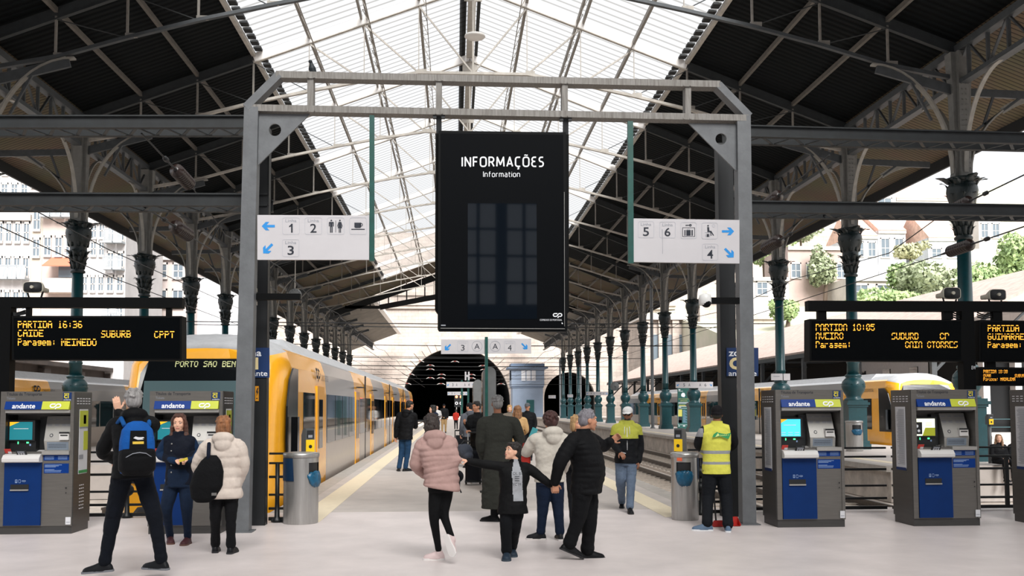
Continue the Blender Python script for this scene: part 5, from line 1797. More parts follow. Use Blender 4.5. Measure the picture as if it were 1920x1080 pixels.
fP = lambda x, y, dy=0: at(1200 + x / 7.2, 680 + y / 7.2, NY + 0.4 + dy)
slab([(755, 432), (812, 435), (808, 925), (752, 925)], 0.15, fP).build('case', M_totem, t)
f = Face(fP)
f.rect(762, 450, 803, 850, 0)
for y0, y1, mi in ((480, 540, 1), (560, 590, 2), (600, 650, 2), (670, 700, 1), (730, 760, 2), (790, 800, 1)):
    f.rect(766, y0, 798, y1, mi)
f.mb.build('poster', [M_paper, M_ngreen, M_red], t, fix=False)
# glazed hanging lamp at the ridge
t = thing('pendant_lamp', 'white flat pendant lamp hanging near the roof ridge', 'lamp', at(890, 72, 30))
p = at(890.5, 69, 30)
MB().lathe([(0.02, 0.10), (0.32, 0.05), (0.335, 0.0), (0.30, -0.03), (0.05, -0.05)], 24, p).build('shade', mat('white_lamp_metal', '#d8d6d2', 0.4), t, True)
MB().tube([p + V((0, 0, 0.08)), V((p.x, 30, ZR - 0.4))], 0.018, 6).build('rod', M_truss, t)
# ================================================================== TRAINS
M_tyel = mat('train_yellow', '#f7ae22', 0.25, coat=0.4, var=0.03)
M_tgrey = mat('train_grey', '#8f8f90', 0.3, coat=0.3)
M_tlow = mat('train_beige', '#b9ada3', 0.35, coat=0.2, var=0.04)
M_troof = mat('train_roof', '#aeb0b3', 0.5, var=0.1)
M_tglass = mat('train_window_glass', '#12181d', 0.04, spec=0.9)
M_tmask = mat('train_black_mask', '#0c0f12', 0.12)
M_tscreen = mat('train_windscreen', '#54686c', 0.06, spec=0.8)  # blue-grey base colour stands in for reflected sky
M_tdest = mat('destination_lamps', (0.5, 0.52, 0.25), emit=0.3)
M_under = mat('underframe_dark', '#17181a', 0.8)
def train(label, xc, yn, segs, near, front):
    """near: +1 if the platform side that faces the viewer is +x.  segs: (length, 'y' or 'g', kind)."""
    t = thing('commuter_train', label, 'train', (xc, yn, Z_T + 0.1))
    sec = [(1.33, -0.5), (1.46, -0.28), (1.475, 0.1), (1.475, 0.96), (1.47, 1.98), (1.43, 2.45), (1.33, 2.74), (1.24, 2.80), (0.95, 2.96), (0.5, 3.06)]
    full = sec + [(0, 3.08)] + [(-a, b) for a, b in reversed(sec)]
    n = len(full)
    ys = [(0.0, 0.80, 1), (0.10, 0.86, .8), (0.32, 0.93, .6), (0.75, 0.985, .3), (1.25, 1.0, 0)]
    bounds = [yn + 1.25]
    cols = []
    for L, c, k in segs:
        bounds.append(bounds[-1] + L)
        cols.append((c, k))
    rings, segc = [], []
    for dy, sc, sl in ys:
        rings.append([V((xc + a * sc, yn + dy + sl * max(0, b - 0.9) * 0.26, b - sl * 0.50 * max(0, b - 2.45))) for a, b in full])
    segc = ['y'] * (len(ys) - 1)
    for i, b_ in enumerate(bounds[1:]):
        rings.append([V((xc + a, b_, b)) for a, b in full])
        segc.append(cols[i][0])
    m = MB()
    vs = [p for r in rings for p in r]
    fs, mi = [], []
    for j in range(len(rings) - 1):
        for k in range(n):
            k2 = (k + 1) % n
            zc = (full[k][1] + full[k2][1]) / 2
            fs.append((j * n + k, j * n + k2, (j + 1) * n + k2, (j + 1) * n + k))
            nose = j < len(ys) - 1 + (1 if segs[0][2] == 'cab' else 0)
            if zc > (2.78 if j > 3 else 2.72): q = 3
            elif zc < 0.97 and not nose: q = 2
            elif zc < -0.4: q = 4
            else: q = 0 if segc[j] == 'y' else 1
            mi.append(q)
    o = len(m.v)
    m.v += vs
    m.f += fs
    m.m += mi
    m.f.append(tuple(range(n)))
    m.m.append(0)
    m.f.append(tuple((len(rings) - 1) * n + k for k in range(n)))
    m.m.append(1)
    m.build('body_shell', [M_tyel, M_tgrey, M_tlow, M_troof, M_under], t, True, fix=True)
    bs = t.children[-1]
    # sharpen: flat shading except for the nose
    for p in bs.data.polygons:
        p.use_smooth = p.center.y - 0 < 1.5 and len(p.vertices) == 4
    sx = xc + near * 1.478
    e = near * 0.004
    def pane(nm, y0, y1, z0, z1, mt, th=0.006, par=None):
        return MB().box2((sx - near * 0.03, y0, z0), (sx + near * th, y1, z1)).build(nm, mt, par or t)
    y = yn + 1.25
    for L, c, k in segs:
        if k == 'cab':
            # cab side window with rounded front edge
            m = MB()
            pl = [(0.35, 0.55), (0.25, 1.1), (0.3, 1.7), (0.55, 2.2), (0.9, 2.42), (1.45, 2.42), (1.45, 0.55)]
            m.prism(pl, lambda a, z: (sx + near * 0.012, y - 1.0 + a, z), (-near * 0.03, 0, 0))
            m.build('cab_window', M_tmask, t)
            MB().box2((sx + near * 0.05, y - 0.55, 0.65), (sx + near * 0.17, y - 0.35, 1.5)).build('wing_mirror', M_tmask, t)
            pane('side_window', y + 1.2, y + 2.75, 0.62, 1.98, M_tglass)
            d0 = y + 3.1
            w = pane('door', d0, d0 + 1.1, -0.3, 2.15, M_tyel, 0.012)
            pane('door_glass', d0 + 0.25, d0 + 0.85, 0.75, 1.85, M_tglass, 0.02, w)
        elif k == 'win':
            nw = max(1, int(L / 1.6))
            for q in range(nw):
                pane('side_window', y + 0.12 + q * (L - 0.2) / nw, y + (q + 1) * (L - 0.2) / nw, 0.82, 1.98, M_tglass)
        elif k == 'door':
            for d0 in (y + 0.15, y + L - 1.35):
                w = pane('door', d0, d0 + 1.2, -0.3, 2.15, M_tyel, 0.012)
                pane('door_glass', d0 + 0.2, d0 + 0.52, 0.7, 1.9, M_tglass, 0.02, w)
                pane('door_glass', d0 + 0.68, d0 + 1.0, 0.7, 1.9, M_tglass, 0.02, w)
                MB().box2((sx, d0 + 0.2, 2.28), (sx + near * 0.16, d0 + 1.0, 2.31)).build('door_gutter', M_under, t)
            if L > 5:
                pane('side_window', y + 1.5, y + L / 2 - 0.25, 0.82, 1.98, M_tglass)
                pane('side_window', y + L / 2 + 0.25, y + L - 1.5, 0.82, 1.98, M_tglass)
            MB().box2((sx - near * 0.03, y + L / 2 - 0.09, -0.5), (sx + near * 0.005, y + L / 2 + 0.09, 2.74)).build('car_joint', M_under, t)
        y += L
    MB().box2((xc - 1.3, yn + 1.5, Z_T + 0.32), (xc + 1.3, y - 0.5, -0.45)).build('underframe', M_under, t)
    m = MB().loft([[V((xc + a, q, b)) for a, b in ((-1.2, 2.8), (-1.0, 3.0), (-0.9, 3.11), (0.9, 3.11), (1.0, 3.0), (1.2, 2.8))] for q in (yn + 3.2, y - 1)])
    m.build('roof_fairing', M_troof, t)
    # front: black mask, windscreen, destination display, lamps
    F = lambda a, z, d=0.0: V((xc + a, yn + max(0, z - 0.9) * 0.26 - d, z - 0.50 * max(0, z - 2.45)))
    pl = [(-1.08, 0.95), (1.08, 0.95), (1.14, 1.6), (1.10, 2.3), (0.98, 2.60), (0.6, 2.68), (-0.6, 2.68), (-0.98, 2.60), (-1.10, 2.3), (-1.14, 1.6)]
    m = MB().prism(pl, lambda a, z: F(a, z, 0.02), (0, 0.04, 0))
    mk = m.build('front_mask', M_tmask, t)
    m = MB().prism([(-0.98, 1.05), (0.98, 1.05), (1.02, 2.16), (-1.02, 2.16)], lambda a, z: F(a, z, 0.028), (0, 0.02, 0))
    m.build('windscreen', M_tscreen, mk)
    m = MB().beam(F(-0.1, 1.1, 0.05), F(0.35, 1.9, 0.05), 0.02, 0.02)
    m.build('wiper', M_under, mk)
    if front:
        f = Face(lambda x, y: F((x - 60) / 60 * 0.62 + 0.12, 2.62 - y * 0.012, 0.024))
        dots(f, 'PORTO SÃO BENTO', 0, 2.5, 120, 17.5, 9)
        f.mb.build('destination_lettering', M_tdest, mk, fix=False)
    for s in (-1, 1):
        MB().prism([(s * 0.62, 0.30), (s * 1.12, 0.36), (s * 1.16, 0.62), (s * 0.66, 0.52)], lambda a, z: F(a, z, 0.02), (0, 0.04, 0)).build('headlamp', M_tmask, t)
    MB().bbox((xc, yn - 0.12, -0.25), (2.0, 0.35, 0.4), 0.08).build('coupler_cover', M_under, t)
    # operator's mark on the cab roof flank
    f = Face(lambda x, y: V((0, 0, 0)))
    ym = yn + 4.2
    f.P = lambda x, y, l=0: V((sx - near * 0.025 + near * (0.03 - max(0, (2.62 - y * 0.01 * 1) - 2.45) * 0.35) + near * l, ym + (x * 0.01 if near > 0 else -x * 0.01) * 1.0, 2.62 - y * 0.01))
    cp_logo(f, 0, 6, 62, 0)
    o, u, v = f.P(78, 34), f.P(200, 34), f.P(78, 20)
    write(f.mb, 'COMBOIOS DE PORTUGAL', o, (u - o).length, (v - o).length, u - o, v - o, 0, lift=0.003)
    f.mb.build('operator_logo', M_under, t, fix=False)
    return t
train('yellow and grey commuter train with PORTO SAO BENTO on its front display', -4.55, 17.3, [(4.7, 'y', 'cab'), (6.6, 'g', 'win'), (6.9, 'y', 'door'), (5.6, 'g', 'win'), (6.6, 'y', 'door'), (5.4, 'g', 'win'), (6.6, 'y', 'door'), (5.4, 'g', 'win'), (4.5, 'y', 'win')], 1, True)
train('yellow and grey train standing behind the first teal columns above the dim-screen machine', -17.75, 34.0, [(4.6, 'y', 'cab'), (9.0, 'g', 'win'), (6.8, 'y', 'door'), (9.0, 'g', 'win'), (6.8, 'y', 'door'), (9, 'g', 'win')], 1, False)
train('yellow train standing behind the turquoise-screen ticket machine and the teal columns', 19.98, 39.3, [(4.6, 'y', 'cab'), (9.0, 'g', 'win'), (6.8, 'y', 'door'), (9.0, 'g', 'win'), (6.8, 'y', 'door'), (9.0, 'g', 'win'), (6.8, 'y', 'door'), (9, 'g', 'win')], -1, False)
# ================================================================== SIGNAL BOX
M_sbox = mat('signal_box_blue', '#8391a4', 0.8, var=0.06, scale=1)
M_sboxd = mat('signal_box_trim', '#66758a', 0.8)
t = thing('signal_box', 'blue-grey signal box tower with a green door beside the tunnel arch', 'signal box', (11.4, 152, 0))
x0, x1, y0, y1 = 8.75, 14.0, 149.5, 155
MB().box2((x0 + 0.25, y0 + 0.25, 0), (x1 - 0.25, y1 - 0.25, 4.6)).build('tower', M_sbox, t)
MB().box2((x0 + 0.15, y0 + 0.15, 4.6), (x1 - 0.15, y1 - 0.15, 4.85), 1).box2((x0 + 0.05, y0 + 0.05, 4.85), (x1 - 0.05, y1 - 0.05, 7.6), 0).build('cabin', [M_sbox, M_sboxd], t)
MB().box2((x0 - 0.5, y0 - 0.5, 7.6), (x1 + 0.5, y1 + 0.5, 7.9)).box2((x0, y0, 7.9), (x1, y1, 8.4)).build('roof', M_sboxd, t)
for a, b in ((1.6, 2.25), (2.4, 3.05), (3.2, 3.85)):
    MB().box2((x0 + a, y0 - 0.02, 5.7), (x0 + b, y0 + 0.1, 7.3)).build('window', M_paper, t)
MB().box2((x0 - 0.0, y0 + 0.8, 5.8), (x0 + 0.06, y0 + 1.8, 7.3)).build('window', M_tglass, t)
MB().box2((x0 - 0.0, y0 + 2.2, 5.8), (x0 + 0.06, y0 + 3.2, 7.3)).build('window', M_tglass, t)
MB().box2((x0 + 2.4, y0 + 0.15, 0), (x0 + 3.6, y0 + 0.3, 2.7)).build('door', mat('teal_door', '#0a4a4c', 0.5), t)
# ================================================================== SHED ALONG THE FAR TRACK
M_tile = mat('old_roof_tiles', '#a8958c', 0.9, var=0.2, scale=2.5, bump=0.4, bscale=8)
M_wwall = mat('white_rendered_wall', '#cfd0d2', 0.8, var=0.06)
t = thing('platform_shed', 'long low shed with pinkish tiled roof behind the yellow train at the column row', 'shed', (25, 46, 0))
m = MB()
m.add([(22, 42, 4.95), (22, 138, 4.95), (29.5, 138, 8.5), (29.5, 42, 8.5), (22, 42, 5.12), (22, 138, 5.12), (29.5, 138, 8.67), (29.5, 42, 8.67)], [(0, 1, 2, 3), (7, 6, 5, 4), (0, 4, 5, 1), (3, 2, 6, 7), (0, 3, 7, 4), (1, 5, 6, 2)])
m.build('tiled_roof', M_tile, t)
MB().box2((21.95, 42, 4.72), (22.1, 138, 4.98)).build('gutter', mat('dark_gutter', '#2d3336', 0.6), t)
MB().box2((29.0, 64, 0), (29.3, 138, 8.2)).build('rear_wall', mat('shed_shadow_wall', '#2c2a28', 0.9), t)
for k in range(12):
    y = 44 + k * 8.4
    m = MB().box2((22.4, y - 0.12, 0), (22.65, y + 0.12, 4.9))
    m.build('post', M_iron, t)
    if 50 < y < 65: continue
    m = MB().beam((22.5, y, 3.2), (25.5, y, 6.2), 0.14).beam((22.4, y, 4.85), (29, y, 4.85), 0.14).beam((25.7, y, 4.85), (25.7, y, 6.4), 0.1).beam((25.7, y, 4.85), (29, y, 7.9), 0.1)
    m.build('brace', M_iron, t)
t = thing('white_outbuilding', 'white rendered outbuilding glimpsed under the AVEIRO board behind the train roof', 'building', (30, 60, 0))
MB().box2((26.5, 52, 0), (31, 63, 5.6)).build('wall', M_wwall, t)
for yy in (54, 57.5, 61):
    MB().box2((26.44, yy - 0.5, 1.8), (26.52, yy + 0.5, 3.9)).build('window', M_tglass, t)
for k in range(7):
    MB().box2((26.52 + k * 0.72, 51.95, 2.0), (26.9 + k * 0.72, 52.0, 4.0)).build('window', M_tglass, t) if k in (1, 3, 5) else None
# dark hall with white pillars past the far platform
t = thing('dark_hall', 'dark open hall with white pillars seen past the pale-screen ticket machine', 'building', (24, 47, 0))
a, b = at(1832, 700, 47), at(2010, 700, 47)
MB().box2((a.x, 47.4, 0), (b.x, 52, 5.5)).build('interior', mat('hall_shadow', '#0c0e10', 0.9), t)  # solid black block in place of the shade inside
for px in (1846, 1906, 1966):
    q = at(px, 720, 47)
    MB().box2((q.x - .17, 46.8, 0), (q.x + .17, 47.3, 5.4)).build('pillar', M_wwall, t)
for z in (0.55, 0.95):
    MB().box2((a.x + .3, 46.9, z), (b.x, 46.95, z + .04)).build('handrail', mat('teal_handrail', '#2d4a4f', .5), t)
MB().box2((a.x, 45.8, 0), (b.x, 47.4, .16)).box2((a.x, 46.4, .16), (b.x, 47.4, .3)).build('step', M_plat, t)
# ================================================================== TOWN BEHIND
M_win = mat('old_window_glass', '#646e76', 0.15)
M_frame = mat('pale_window_frame', '#bdb8b3', 0.7)
M_iron_b = mat('balcony_iron', '#9aa0a4', 0.6)
M_rtile = mat('terracotta_tiles', '#c9a898', 0.9, var=0.2, scale=1.2)
def house(label, px0, px1, ytop, Y, depth, col, rows, cols, roof=None, balc=(), name='town_house', bottom=-1.0, wr=(0.55, 0.6)):
    """A house whose front stands on the plane Y between two photograph columns."""
    a, b = at(px0, ytop, Y), at(px1, ytop, Y)
    z1 = a.z
    a.x, b.x = at(px0, 520, Y).x, at(px1, 520, Y).x
    t = thing(name, label, 'house', ((a.x + b.x) / 2, Y, bottom))
    lin = srgb(col)
    mt = mat('render_' + col.lstrip('#'), tuple(x * 0.80 for x in lin), 0.9, var=0.14, scale=0.4)
    MB().box2((a.x, Y, bottom), (b.x, Y + depth, z1)).build('wall', mt, t)
    W = b.x - a.x
    ztop = z1 - 1.0
    for r, (ya, yb) in enumerate(rows):
        za, zb = at(px0, ya, Y).z, at(px0, yb, Y).z
        for c in range(cols):
            xc = a.x + W * (c + 0.5) / cols
            w = W / cols * wr[0] / 2
            m = MB()
            m.box2((xc - w * 1.25, Y - 0.12, zb - 0.15), (xc - w, Y + 0.05, za + 0.2)).box2((xc + w, Y - 0.12, zb - 0.15), (xc + w * 1.25, Y + 0.05, za + 0.2)).box2((xc - w * 1.25, Y - 0.12, za), (xc + w * 1.25, Y + 0.05, za + 0.2)).box2((xc - w * 1.3, Y - 0.2, zb - 0.2), (xc + w * 1.3, Y + 0.05, zb))
            m.box2((xc - 0.04, Y - 0.08, zb), (xc + 0.04, Y - 0.03, za)).box2((xc - w, Y - 0.08, (za + zb) / 2 - 0.04), (xc + w, Y - 0.03, (za + zb) / 2 + 0.04))
            fr = m.build('window', M_frame, t)
            MB().box2((xc - w, Y - 0.05, zb), (xc + w, Y - 0.02, za)).build('pane', M_win, fr)
            if r in balc:
                m = MB().box2((xc - w * 1.6, Y - 0.9, zb - 0.35), (xc + w * 1.6, Y, zb - 0.2))
                for q in range(9):
                    xx = xc - w * 1.55 + q * w * 3.1 / 8
                    m.box2((xx - 0.03, Y - 0.88, zb - 0.2), (xx + 0.03, Y - 0.84, zb + 0.7))
                m.box2((xc - w * 1.6, Y - 0.9, zb + 0.7), (xc + w * 1.6, Y - 0.82, zb + 0.78))
                m.build('balcony', M_iron_b, t)
    MB().box2((a.x, Y - 0.3, z1 - 0.5), (b.x, Y + 0.1, z1)).build('cornice', M_frame, t)
    if roof:
        m = MB()
        xm, h = (a.x + b.x) / 2, roof
        m.add([(a.x, Y - 0.4, z1), (b.x, Y - 0.4, z1), (b.x, Y + depth, z1), (a.x, Y + depth, z1), (a.x, Y + depth / 2, z1 + h), (b.x, Y + depth / 2, z1 + h)], [(0, 1, 5, 4), (2, 3, 4, 5), (0, 4, 3), (1, 2, 5), (0, 3, 2, 1)])
        m.build('roof', M_rtile, t)
    return t
house('white town house with rows of windows and small balconies behind the single loudspeaker', -60, 56.6, 402, 80, 12, '#cbc7c6', [(419, 452), (484, 517), (548, 580), (612, 640)], 7, None, (1,))
house('narrow beige town house with shuttered windows just past the three-window house', 57, 77.6, 372, 80, 10, '#c3b8aa', [(395, 430), (450, 480)], 1)
t = house('pinkish town house with red awning and glazed gallery behind the first teal column', 78, 140, 350, 80, 12, '#c4b3ab', [(366, 402), (446, 478)], 3, None, (0,))
a, b = at(79, 488, 78.2), at(131, 504, 78.2)
MB().add([(a.x, 80, a.z + 0.5), (b.x, 80, a.z + 0.5), (b.x, 78.2, b.z + 0.3), (a.x, 78.2, b.z + 0.3), (a.x, 80, a.z + 0.4), (b.x, 80, a.z + 0.4), (b.x, 78.2, b.z + 0.2), (a.x, 78.2, b.z + 0.2)], [(0, 1, 2, 3), (7, 6, 5, 4), (0, 4, 5, 1), (2, 6, 7, 3), (0, 3, 7, 4), (1, 5, 6, 2)]).build('awning', mat('faded_red_awning', '#b5674f', 0.8), t)
a, b = at(79, 521, 78.8), at(134, 548, 78.8)
MB().box2(a, (b.x, 80.2, b.z)).build('gallery', mat('gallery_panels', '#b7a79d', 0.8, var=0.2), t)
a, b = at(110, 498, 79.3), at(134, 520, 79.3)
MB().box2(a, (b.x, 80.2, b.z)).build('gallery_glass', M_win, t)
house('tall white house with small windows above the yellow train, between the first two teal columns', 152, 197.6, 408, 80, 10, '#d2d0d0', [(420, 445), (455, 478), (520, 545)], 3)
t = house('pale house with stacked balconies and wall air conditioners between the first two teal columns', 198, 235, 412, 80, 10, '#c9c5c4', [(425, 450), (475, 500), (520, 545), (575, 600)], 2, None, (0, 1, 3))
for px, py in ((206, 505), (212, 580)):
    a, b = at(px - 5, py - 5, 79.5), at(px + 5, py + 6, 79.5)
    MB().box2(a, (b.x, 80.1, b.z)).build('air_conditioner', M_paper, t)
house('upper white house with tiny paired windows seen under the roof edge above the loudspeaker bar', -80, 51.5, 296, 105, 12, '#d0cdcc', [(312, 326), (345, 360)], 7, 3.0)
house('grey-white house with brown shutters seen under the roof edge behind the beam', 52, 88, 325, 105, 10, '#bfb9b6', [(332, 350)], 2)
house('low pinkish house with one tall window between the second and third teal columns', 288, 350, 478, 92, 10, '#c8bab4', [(496, 520), (545, 575)], 2, 2.5)
house('white side house half hidden by the third teal column', 236, 262, 440, 95, 10, '#d6d4d4', [(520, 545)], 1)
# white graffiti wall and plants
a, b = at(353, 520, 96), at(446, 640, 96)
o = MB().box2((a.x, 96, -1), (b.x, 97, a.z)).build('graffiti_wall', mat('whitewashed_wall', '#d7d6d8', 0.9, var=0.08), origin=(a.x, 96, -1))
tag(o, 'whitewashed retaining wall behind the third and fourth teal columns', 'wall')
o['kind'] = 'thing'
# ---- hillside on the other side
M_hill = mat('hillside_scrub', '#a9ac92', 0.95, col2='#c9beb0', scale=0.12, bump=0.5, bscale=2)
def hz(x, y):
    return 6.0 + max(0, (x - 36)) * 0.24 + max(0, y - 95) * 0.17 + 1.2 * math.sin(x * 0.11) * math.cos(y * 0.07)
m = MB()
NX, NYY = 30, 26
for j in range(NYY + 1):
    for i in range(NX + 1):
        x, y = 34 + i * 6.0, 50 + j * 9
        m.v.append(V((x, y, hz(x, y))))
for j in range(NYY):
    for i in range(NX):
        k = j * (NX + 1) + i
        m.f.append((k, k + 1, k + NX + 2, k + NX + 1))
        m.m.append(0)
for i in range(NX):
    x = 34 + i * 6.0
    m.add([(x, 50, -1), (x + 6, 50, -1), (x + 6, 50, hz(x + 6, 50)), (x, 50, hz(x, 50))], [(0, 1, 2, 3)])
for j in range(NYY):
    y = 50 + j * 9
    m.add([(34, y, -1), (34, y + 9, -1), (34, y + 9, hz(34, y + 9)), (34, y, hz(34, y))], [(0, 1, 2, 3)])
struct('hill', m, M_hill, True)
def rhouse(label, px0, px1, ytop, ybot, Y, depth, col, rows, cols, roof=None, name='hill_house'):
    zb = at(px0, ybot, Y).z
    return house(label, px0, px1, ytop, Y, depth, col, rows, cols, roof, (), name, zb)
rhouse('white hillside house with tall door between the two thickest teal columns past the gantry', 1648, 1700, 432, 560, 150, 12, '#d6d8dc', [(448, 482)], 2, 4)
rhouse('long white hillside house with a low tiled roof behind the second teal column', 1602, 1647, 442, 560, 150, 12, '#cfd2d8', [(455, 480)], 2, 4)
rhouse('pale blue-white hillside house with small square window beside the thick teal column', 1742, 1802, 446, 560, 145, 12, '#cdd3da', [(467, 482)], 2, 5)
rhouse('white hillside house at the picture edge past the thick teal column', 1838, 1880, 400, 560, 150, 12, '#d6d4d2', [(420, 445)], 2)
rhouse('roofless pink ruin overgrown with ivy below the white houses', 1478, 1592, 462, 640, 128, 10, '#b9a59d', [(495, 520)], 4, None, 'ruined_house')
rhouse('low white ruin wall with a barred opening under the AVEIRO board bar', 1592, 1720, 520, 640, 120, 8, '#d0c8c0', [(535, 558)], 3, None, 'ruined_house')
rhouse('white hillside cottage half behind the gantry post under the roof edge', 1412, 1478, 520, 640, 126, 10, '#d2cecb', [(530, 552)], 2)
t = rhouse('hazy church tower with an arched belfry opening high above the hillside houses', 1640.5, 1683.5, 352, 470, 210, 9, '#d9d7d5', [(372, 392)], 1, None, 'church_tower')
rhouse('hazy upper terrace houses under the roof edge', 1684, 1790, 372, 470, 210, 9, '#d3d0d0', [(385, 400)], 5, 4)
rhouse('hazy reddish house beside the church tower', 1600, 1640, 392, 470, 210, 9, '#cbb9b2', [(402, 418)], 3, 3)
# stepped stone terrace walls behind the shed
m = MB()
for px0, px1, y0, Y in ((1312, 1420, 560, 135), (1380, 1520, 590, 122), (1500, 1700, 640, 112)):
    a, b = at(px0, y0, Y), at(px1, y0, Y)
    m.box2((a.x, Y, -1), (b.x, Y + 2, a.z))
    m.box2((a.x - 0.2, Y - 0.3, a.z - 0.6), (b.x + 0.2, Y + 2.2, a.z))
struct('wall_terrace', m, M_stone)
# pilastered side building by the small tunnel
t = thing('pilastered_building', 'pale stone building with pilasters and tall windows beyond the teal columns', 'building', at(1230, 690, 140))
a, b = at(1200, 590, 142), at(1330, 590, 142)
MB().box2((a.x, 142, -1), (b.x, 152, a.z)).build('wall', M_stone, t)
for k in range(5):
    xx = a.x + (b.x - a.x) * (k + 0.5) / 5
    MB().box2((xx - 0.5, 141.4, -1), (xx + 0.5, 142.1, a.z - 0.8)).build('pilaster', M_stone, t)
for k in range(4):
    xx = a.x + (b.x - a.x) * (k + 1) / 5
    MB().box2((xx - 0.6, 141.9, 6), (xx + 0.6, 142.05, a.z - 3)).build('window', M_win, t)
MB().box2((a.x - 0.4, 141.2, a.z - 0.8), (b.x + 0.4, 152, a.z)).build('cornice', M_frame, t)
# ---- trees
def leaf_mat(name, c1, c2):
    return mat(name, c1, 0.8, col2=c2, scale=0.8)
M_leaf = [leaf_mat('leaf_grey_green', '#7f8a6a', '#aab392'), leaf_mat('leaf_green', '#779062', '#a8ba80'), leaf_mat('leaf_olive', '#8f926f', '#b8b795')]
M_bark = mat('bark', '#5a4c40', 0.9)
def tree(name, label, px, py, Y, rw, rh, k, seed, n=1500, ls=0.30):
    c = at(px, py, Y)
    rnd = random.Random(seed)
    zb = min(hz(c.x, Y), c.z - rh * 0.8)
    t = thing(name, label, 'tree' if name != 'shrub' else 'shrub', (c.x, Y, zb), group=None)
    lobes = [(c + V((rnd.uniform(-.6, .6) * rw, rnd.uniform(-.5, .5) * rw, rnd.uniform(-.45, .5) * rh)), rnd.uniform(.4, .62)) for _ in range(9)] + [(c, 0.75)]
    m = MB()
    for i in range(int(n * 1.5)):
        o, sc = lobes[rnd.randrange(len(lobes))]
        u = V((rnd.gauss(0, 1), rnd.gauss(0, 1), rnd.gauss(0, 1))).normalized()
        p = o + V((u.x * rw, u.y * rw, u.z * rh)) * sc * rnd.uniform(0.75, 1.02)
        a = V((rnd.gauss(0, 1), rnd.gauss(0, 1), rnd.gauss(0, 1))).normalized()
        b = a.cross(u)
        if b.length < 0.1: continue
        b.normalize()
        s = ls * rnd.uniform(0.6, 1.3)
        m.add([p - a * s, p + b * s * 0.6, p + a * s, p - b * s * 0.6], [(0, 1, 2, 3)])
    m.build('crown', M_leaf[k], t, fix=False)
    MB().tube([(c.x, Y, zb - 0.5), (c.x + 0.2, Y, (zb + c.z) / 2), tuple(c)], [0.35, 0.25, 0.12], 8).build('trunk', M_bark, t)
    return t
tree('hill_tree', 'broad grey-green tree between the two thickest teal columns', 1758, 540, 112, 4.6, 3.6, 0, 1, 2600)
tree('hill_tree', 'rounded green tree beside the outer loudspeaker', 1835, 530, 110, 3.6, 3.0, 1, 2, 2000)
tree('hill_tree', 'tall green tree at the picture edge above the GUIMARAES board', 1905, 505, 112, 3.4, 4.6, 1, 3, 2200)
tree('hill_tree', 'olive tree under the tall green tree at the picture edge', 1880, 560, 106, 3.6, 1.9, 2, 4, 1600)
tree('shrub', 'pale green shrub on the ruin wall just above the AVEIRO board bar', 1660, 565, 110, 4.4, 1.3, 1, 5, 1500)
tree('shrub', 'ivy clump growing up the ruin wall behind the second teal column', 1690, 525, 116, 1.5, 2.8, 1, 6, 900)
tree('shrub', 'olive shrub beside the small square window of the blue-white house', 1705, 470, 140, 2.6, 1.5, 2, 7, 900)
tree('shrub', 'ivy hanging on the roofless pink ruin', 1545, 500, 126, 2.0, 3.2, 0, 8, 1100)
tree('shrub', 'green shrub on the slope behind the first thin teal column', 1475, 580, 116, 2.2, 1.6, 1, 9, 900)
tree('hill_tree', 'green tree seen between the gantry post and the roof edge', 1430, 470, 140, 4.0, 2.6, 1, 10, 1500)
tree('hill_tree', 'small green tree under the roof edge beside the gantry post', 1500, 430, 150, 4.2, 2.4, 0, 11, 1400)
tree('shrub', 'brownish shrub at the foot of the terrace wall', 1500, 640, 104, 3.4, 1.6, 2, 12, 900)
# ================================================================== PEOPLE
def remeshed(mb, vox, smooth=2, name='tmp'):
    """One continuous surface from overlapping closed shapes: (mesh)."""
    me = bpy.data.meshes.new(name)
    me.from_pydata([tuple(v) for v in mb.v], [], mb.f)
    bm = bmesh.new()
    bm.from_mesh(me)
    bmesh.ops.recalc_face_normals(bm, faces=bm.faces)
    bm.to_mesh(me)
    bm.free()
    o = bpy.data.objects.new(name, me)
    COL.objects.link(o)
    r = o.modifiers.new('r', 'REMESH')
    r.mode = 'VOXEL'
    r.voxel_size = vox
    if smooth:
        s = o.modifiers.new('s', 'SMOOTH')
        s.factor, s.iterations = 0.5, smooth
    bpy.context.view_layer.update()
    ev = o.evaluated_get(bpy.context.evaluated_depsgraph_get())
    out = bpy.data.meshes.new_from_object(ev)
    bpy.data.objects.remove(o)
    bpy.data.meshes.remove(me)
    return out
def part_from(me, name, mats, parent, pick=None):
    me.name = name
    off = WL[parent.name]
    me.transform(Matrix.Translation(-off))
    me.materials.clear()
    for m in (mats if isinstance(mats, (list, tuple)) else [mats]):
        me.materials.append(m)
    me.polygons.foreach_set('use_smooth', [True] * len(me.polygons))
    idx = [0] * len(me.polygons)
    if pick:
        idx = [pick(p.center + off) for p in me.polygons]
    me.polygons.foreach_set('material_index', idx)
    o = bpy.data.objects.new(name, me)
    COL.objects.link(o)
    o.parent = parent
    WL[o.name] = off
    LOCAL[o.name] = None
    return o
def chaikin(pts, n=2):
    pts = [V(p) for p in pts]
    for _ in range(n):
        q = [pts[0]]
        for a, b in zip(pts[:-1], pts[1:]):
            q += [a.lerp(b, 0.25), a.lerp(b, 0.75)]
        pts = q + [pts[-1]]
    return pts
def resample(pts, step):
    L = [0]
    for a, b in zip(pts[:-1], pts[1:]):
        L.append(L[-1] + (b - a).length)
    n = max(2, int(L[-1] / step))
    out = []
    j = 0
    for k in range(n + 1):
        d = L[-1] * k / n
        while j < len(L) - 2 and L[j + 1] < d: j += 1
        t = (d - L[j]) / max(1e-9, L[j + 1] - L[j])
        out.append((pts[j].lerp(pts[j + 1], t), d / L[-1], d))
    return out
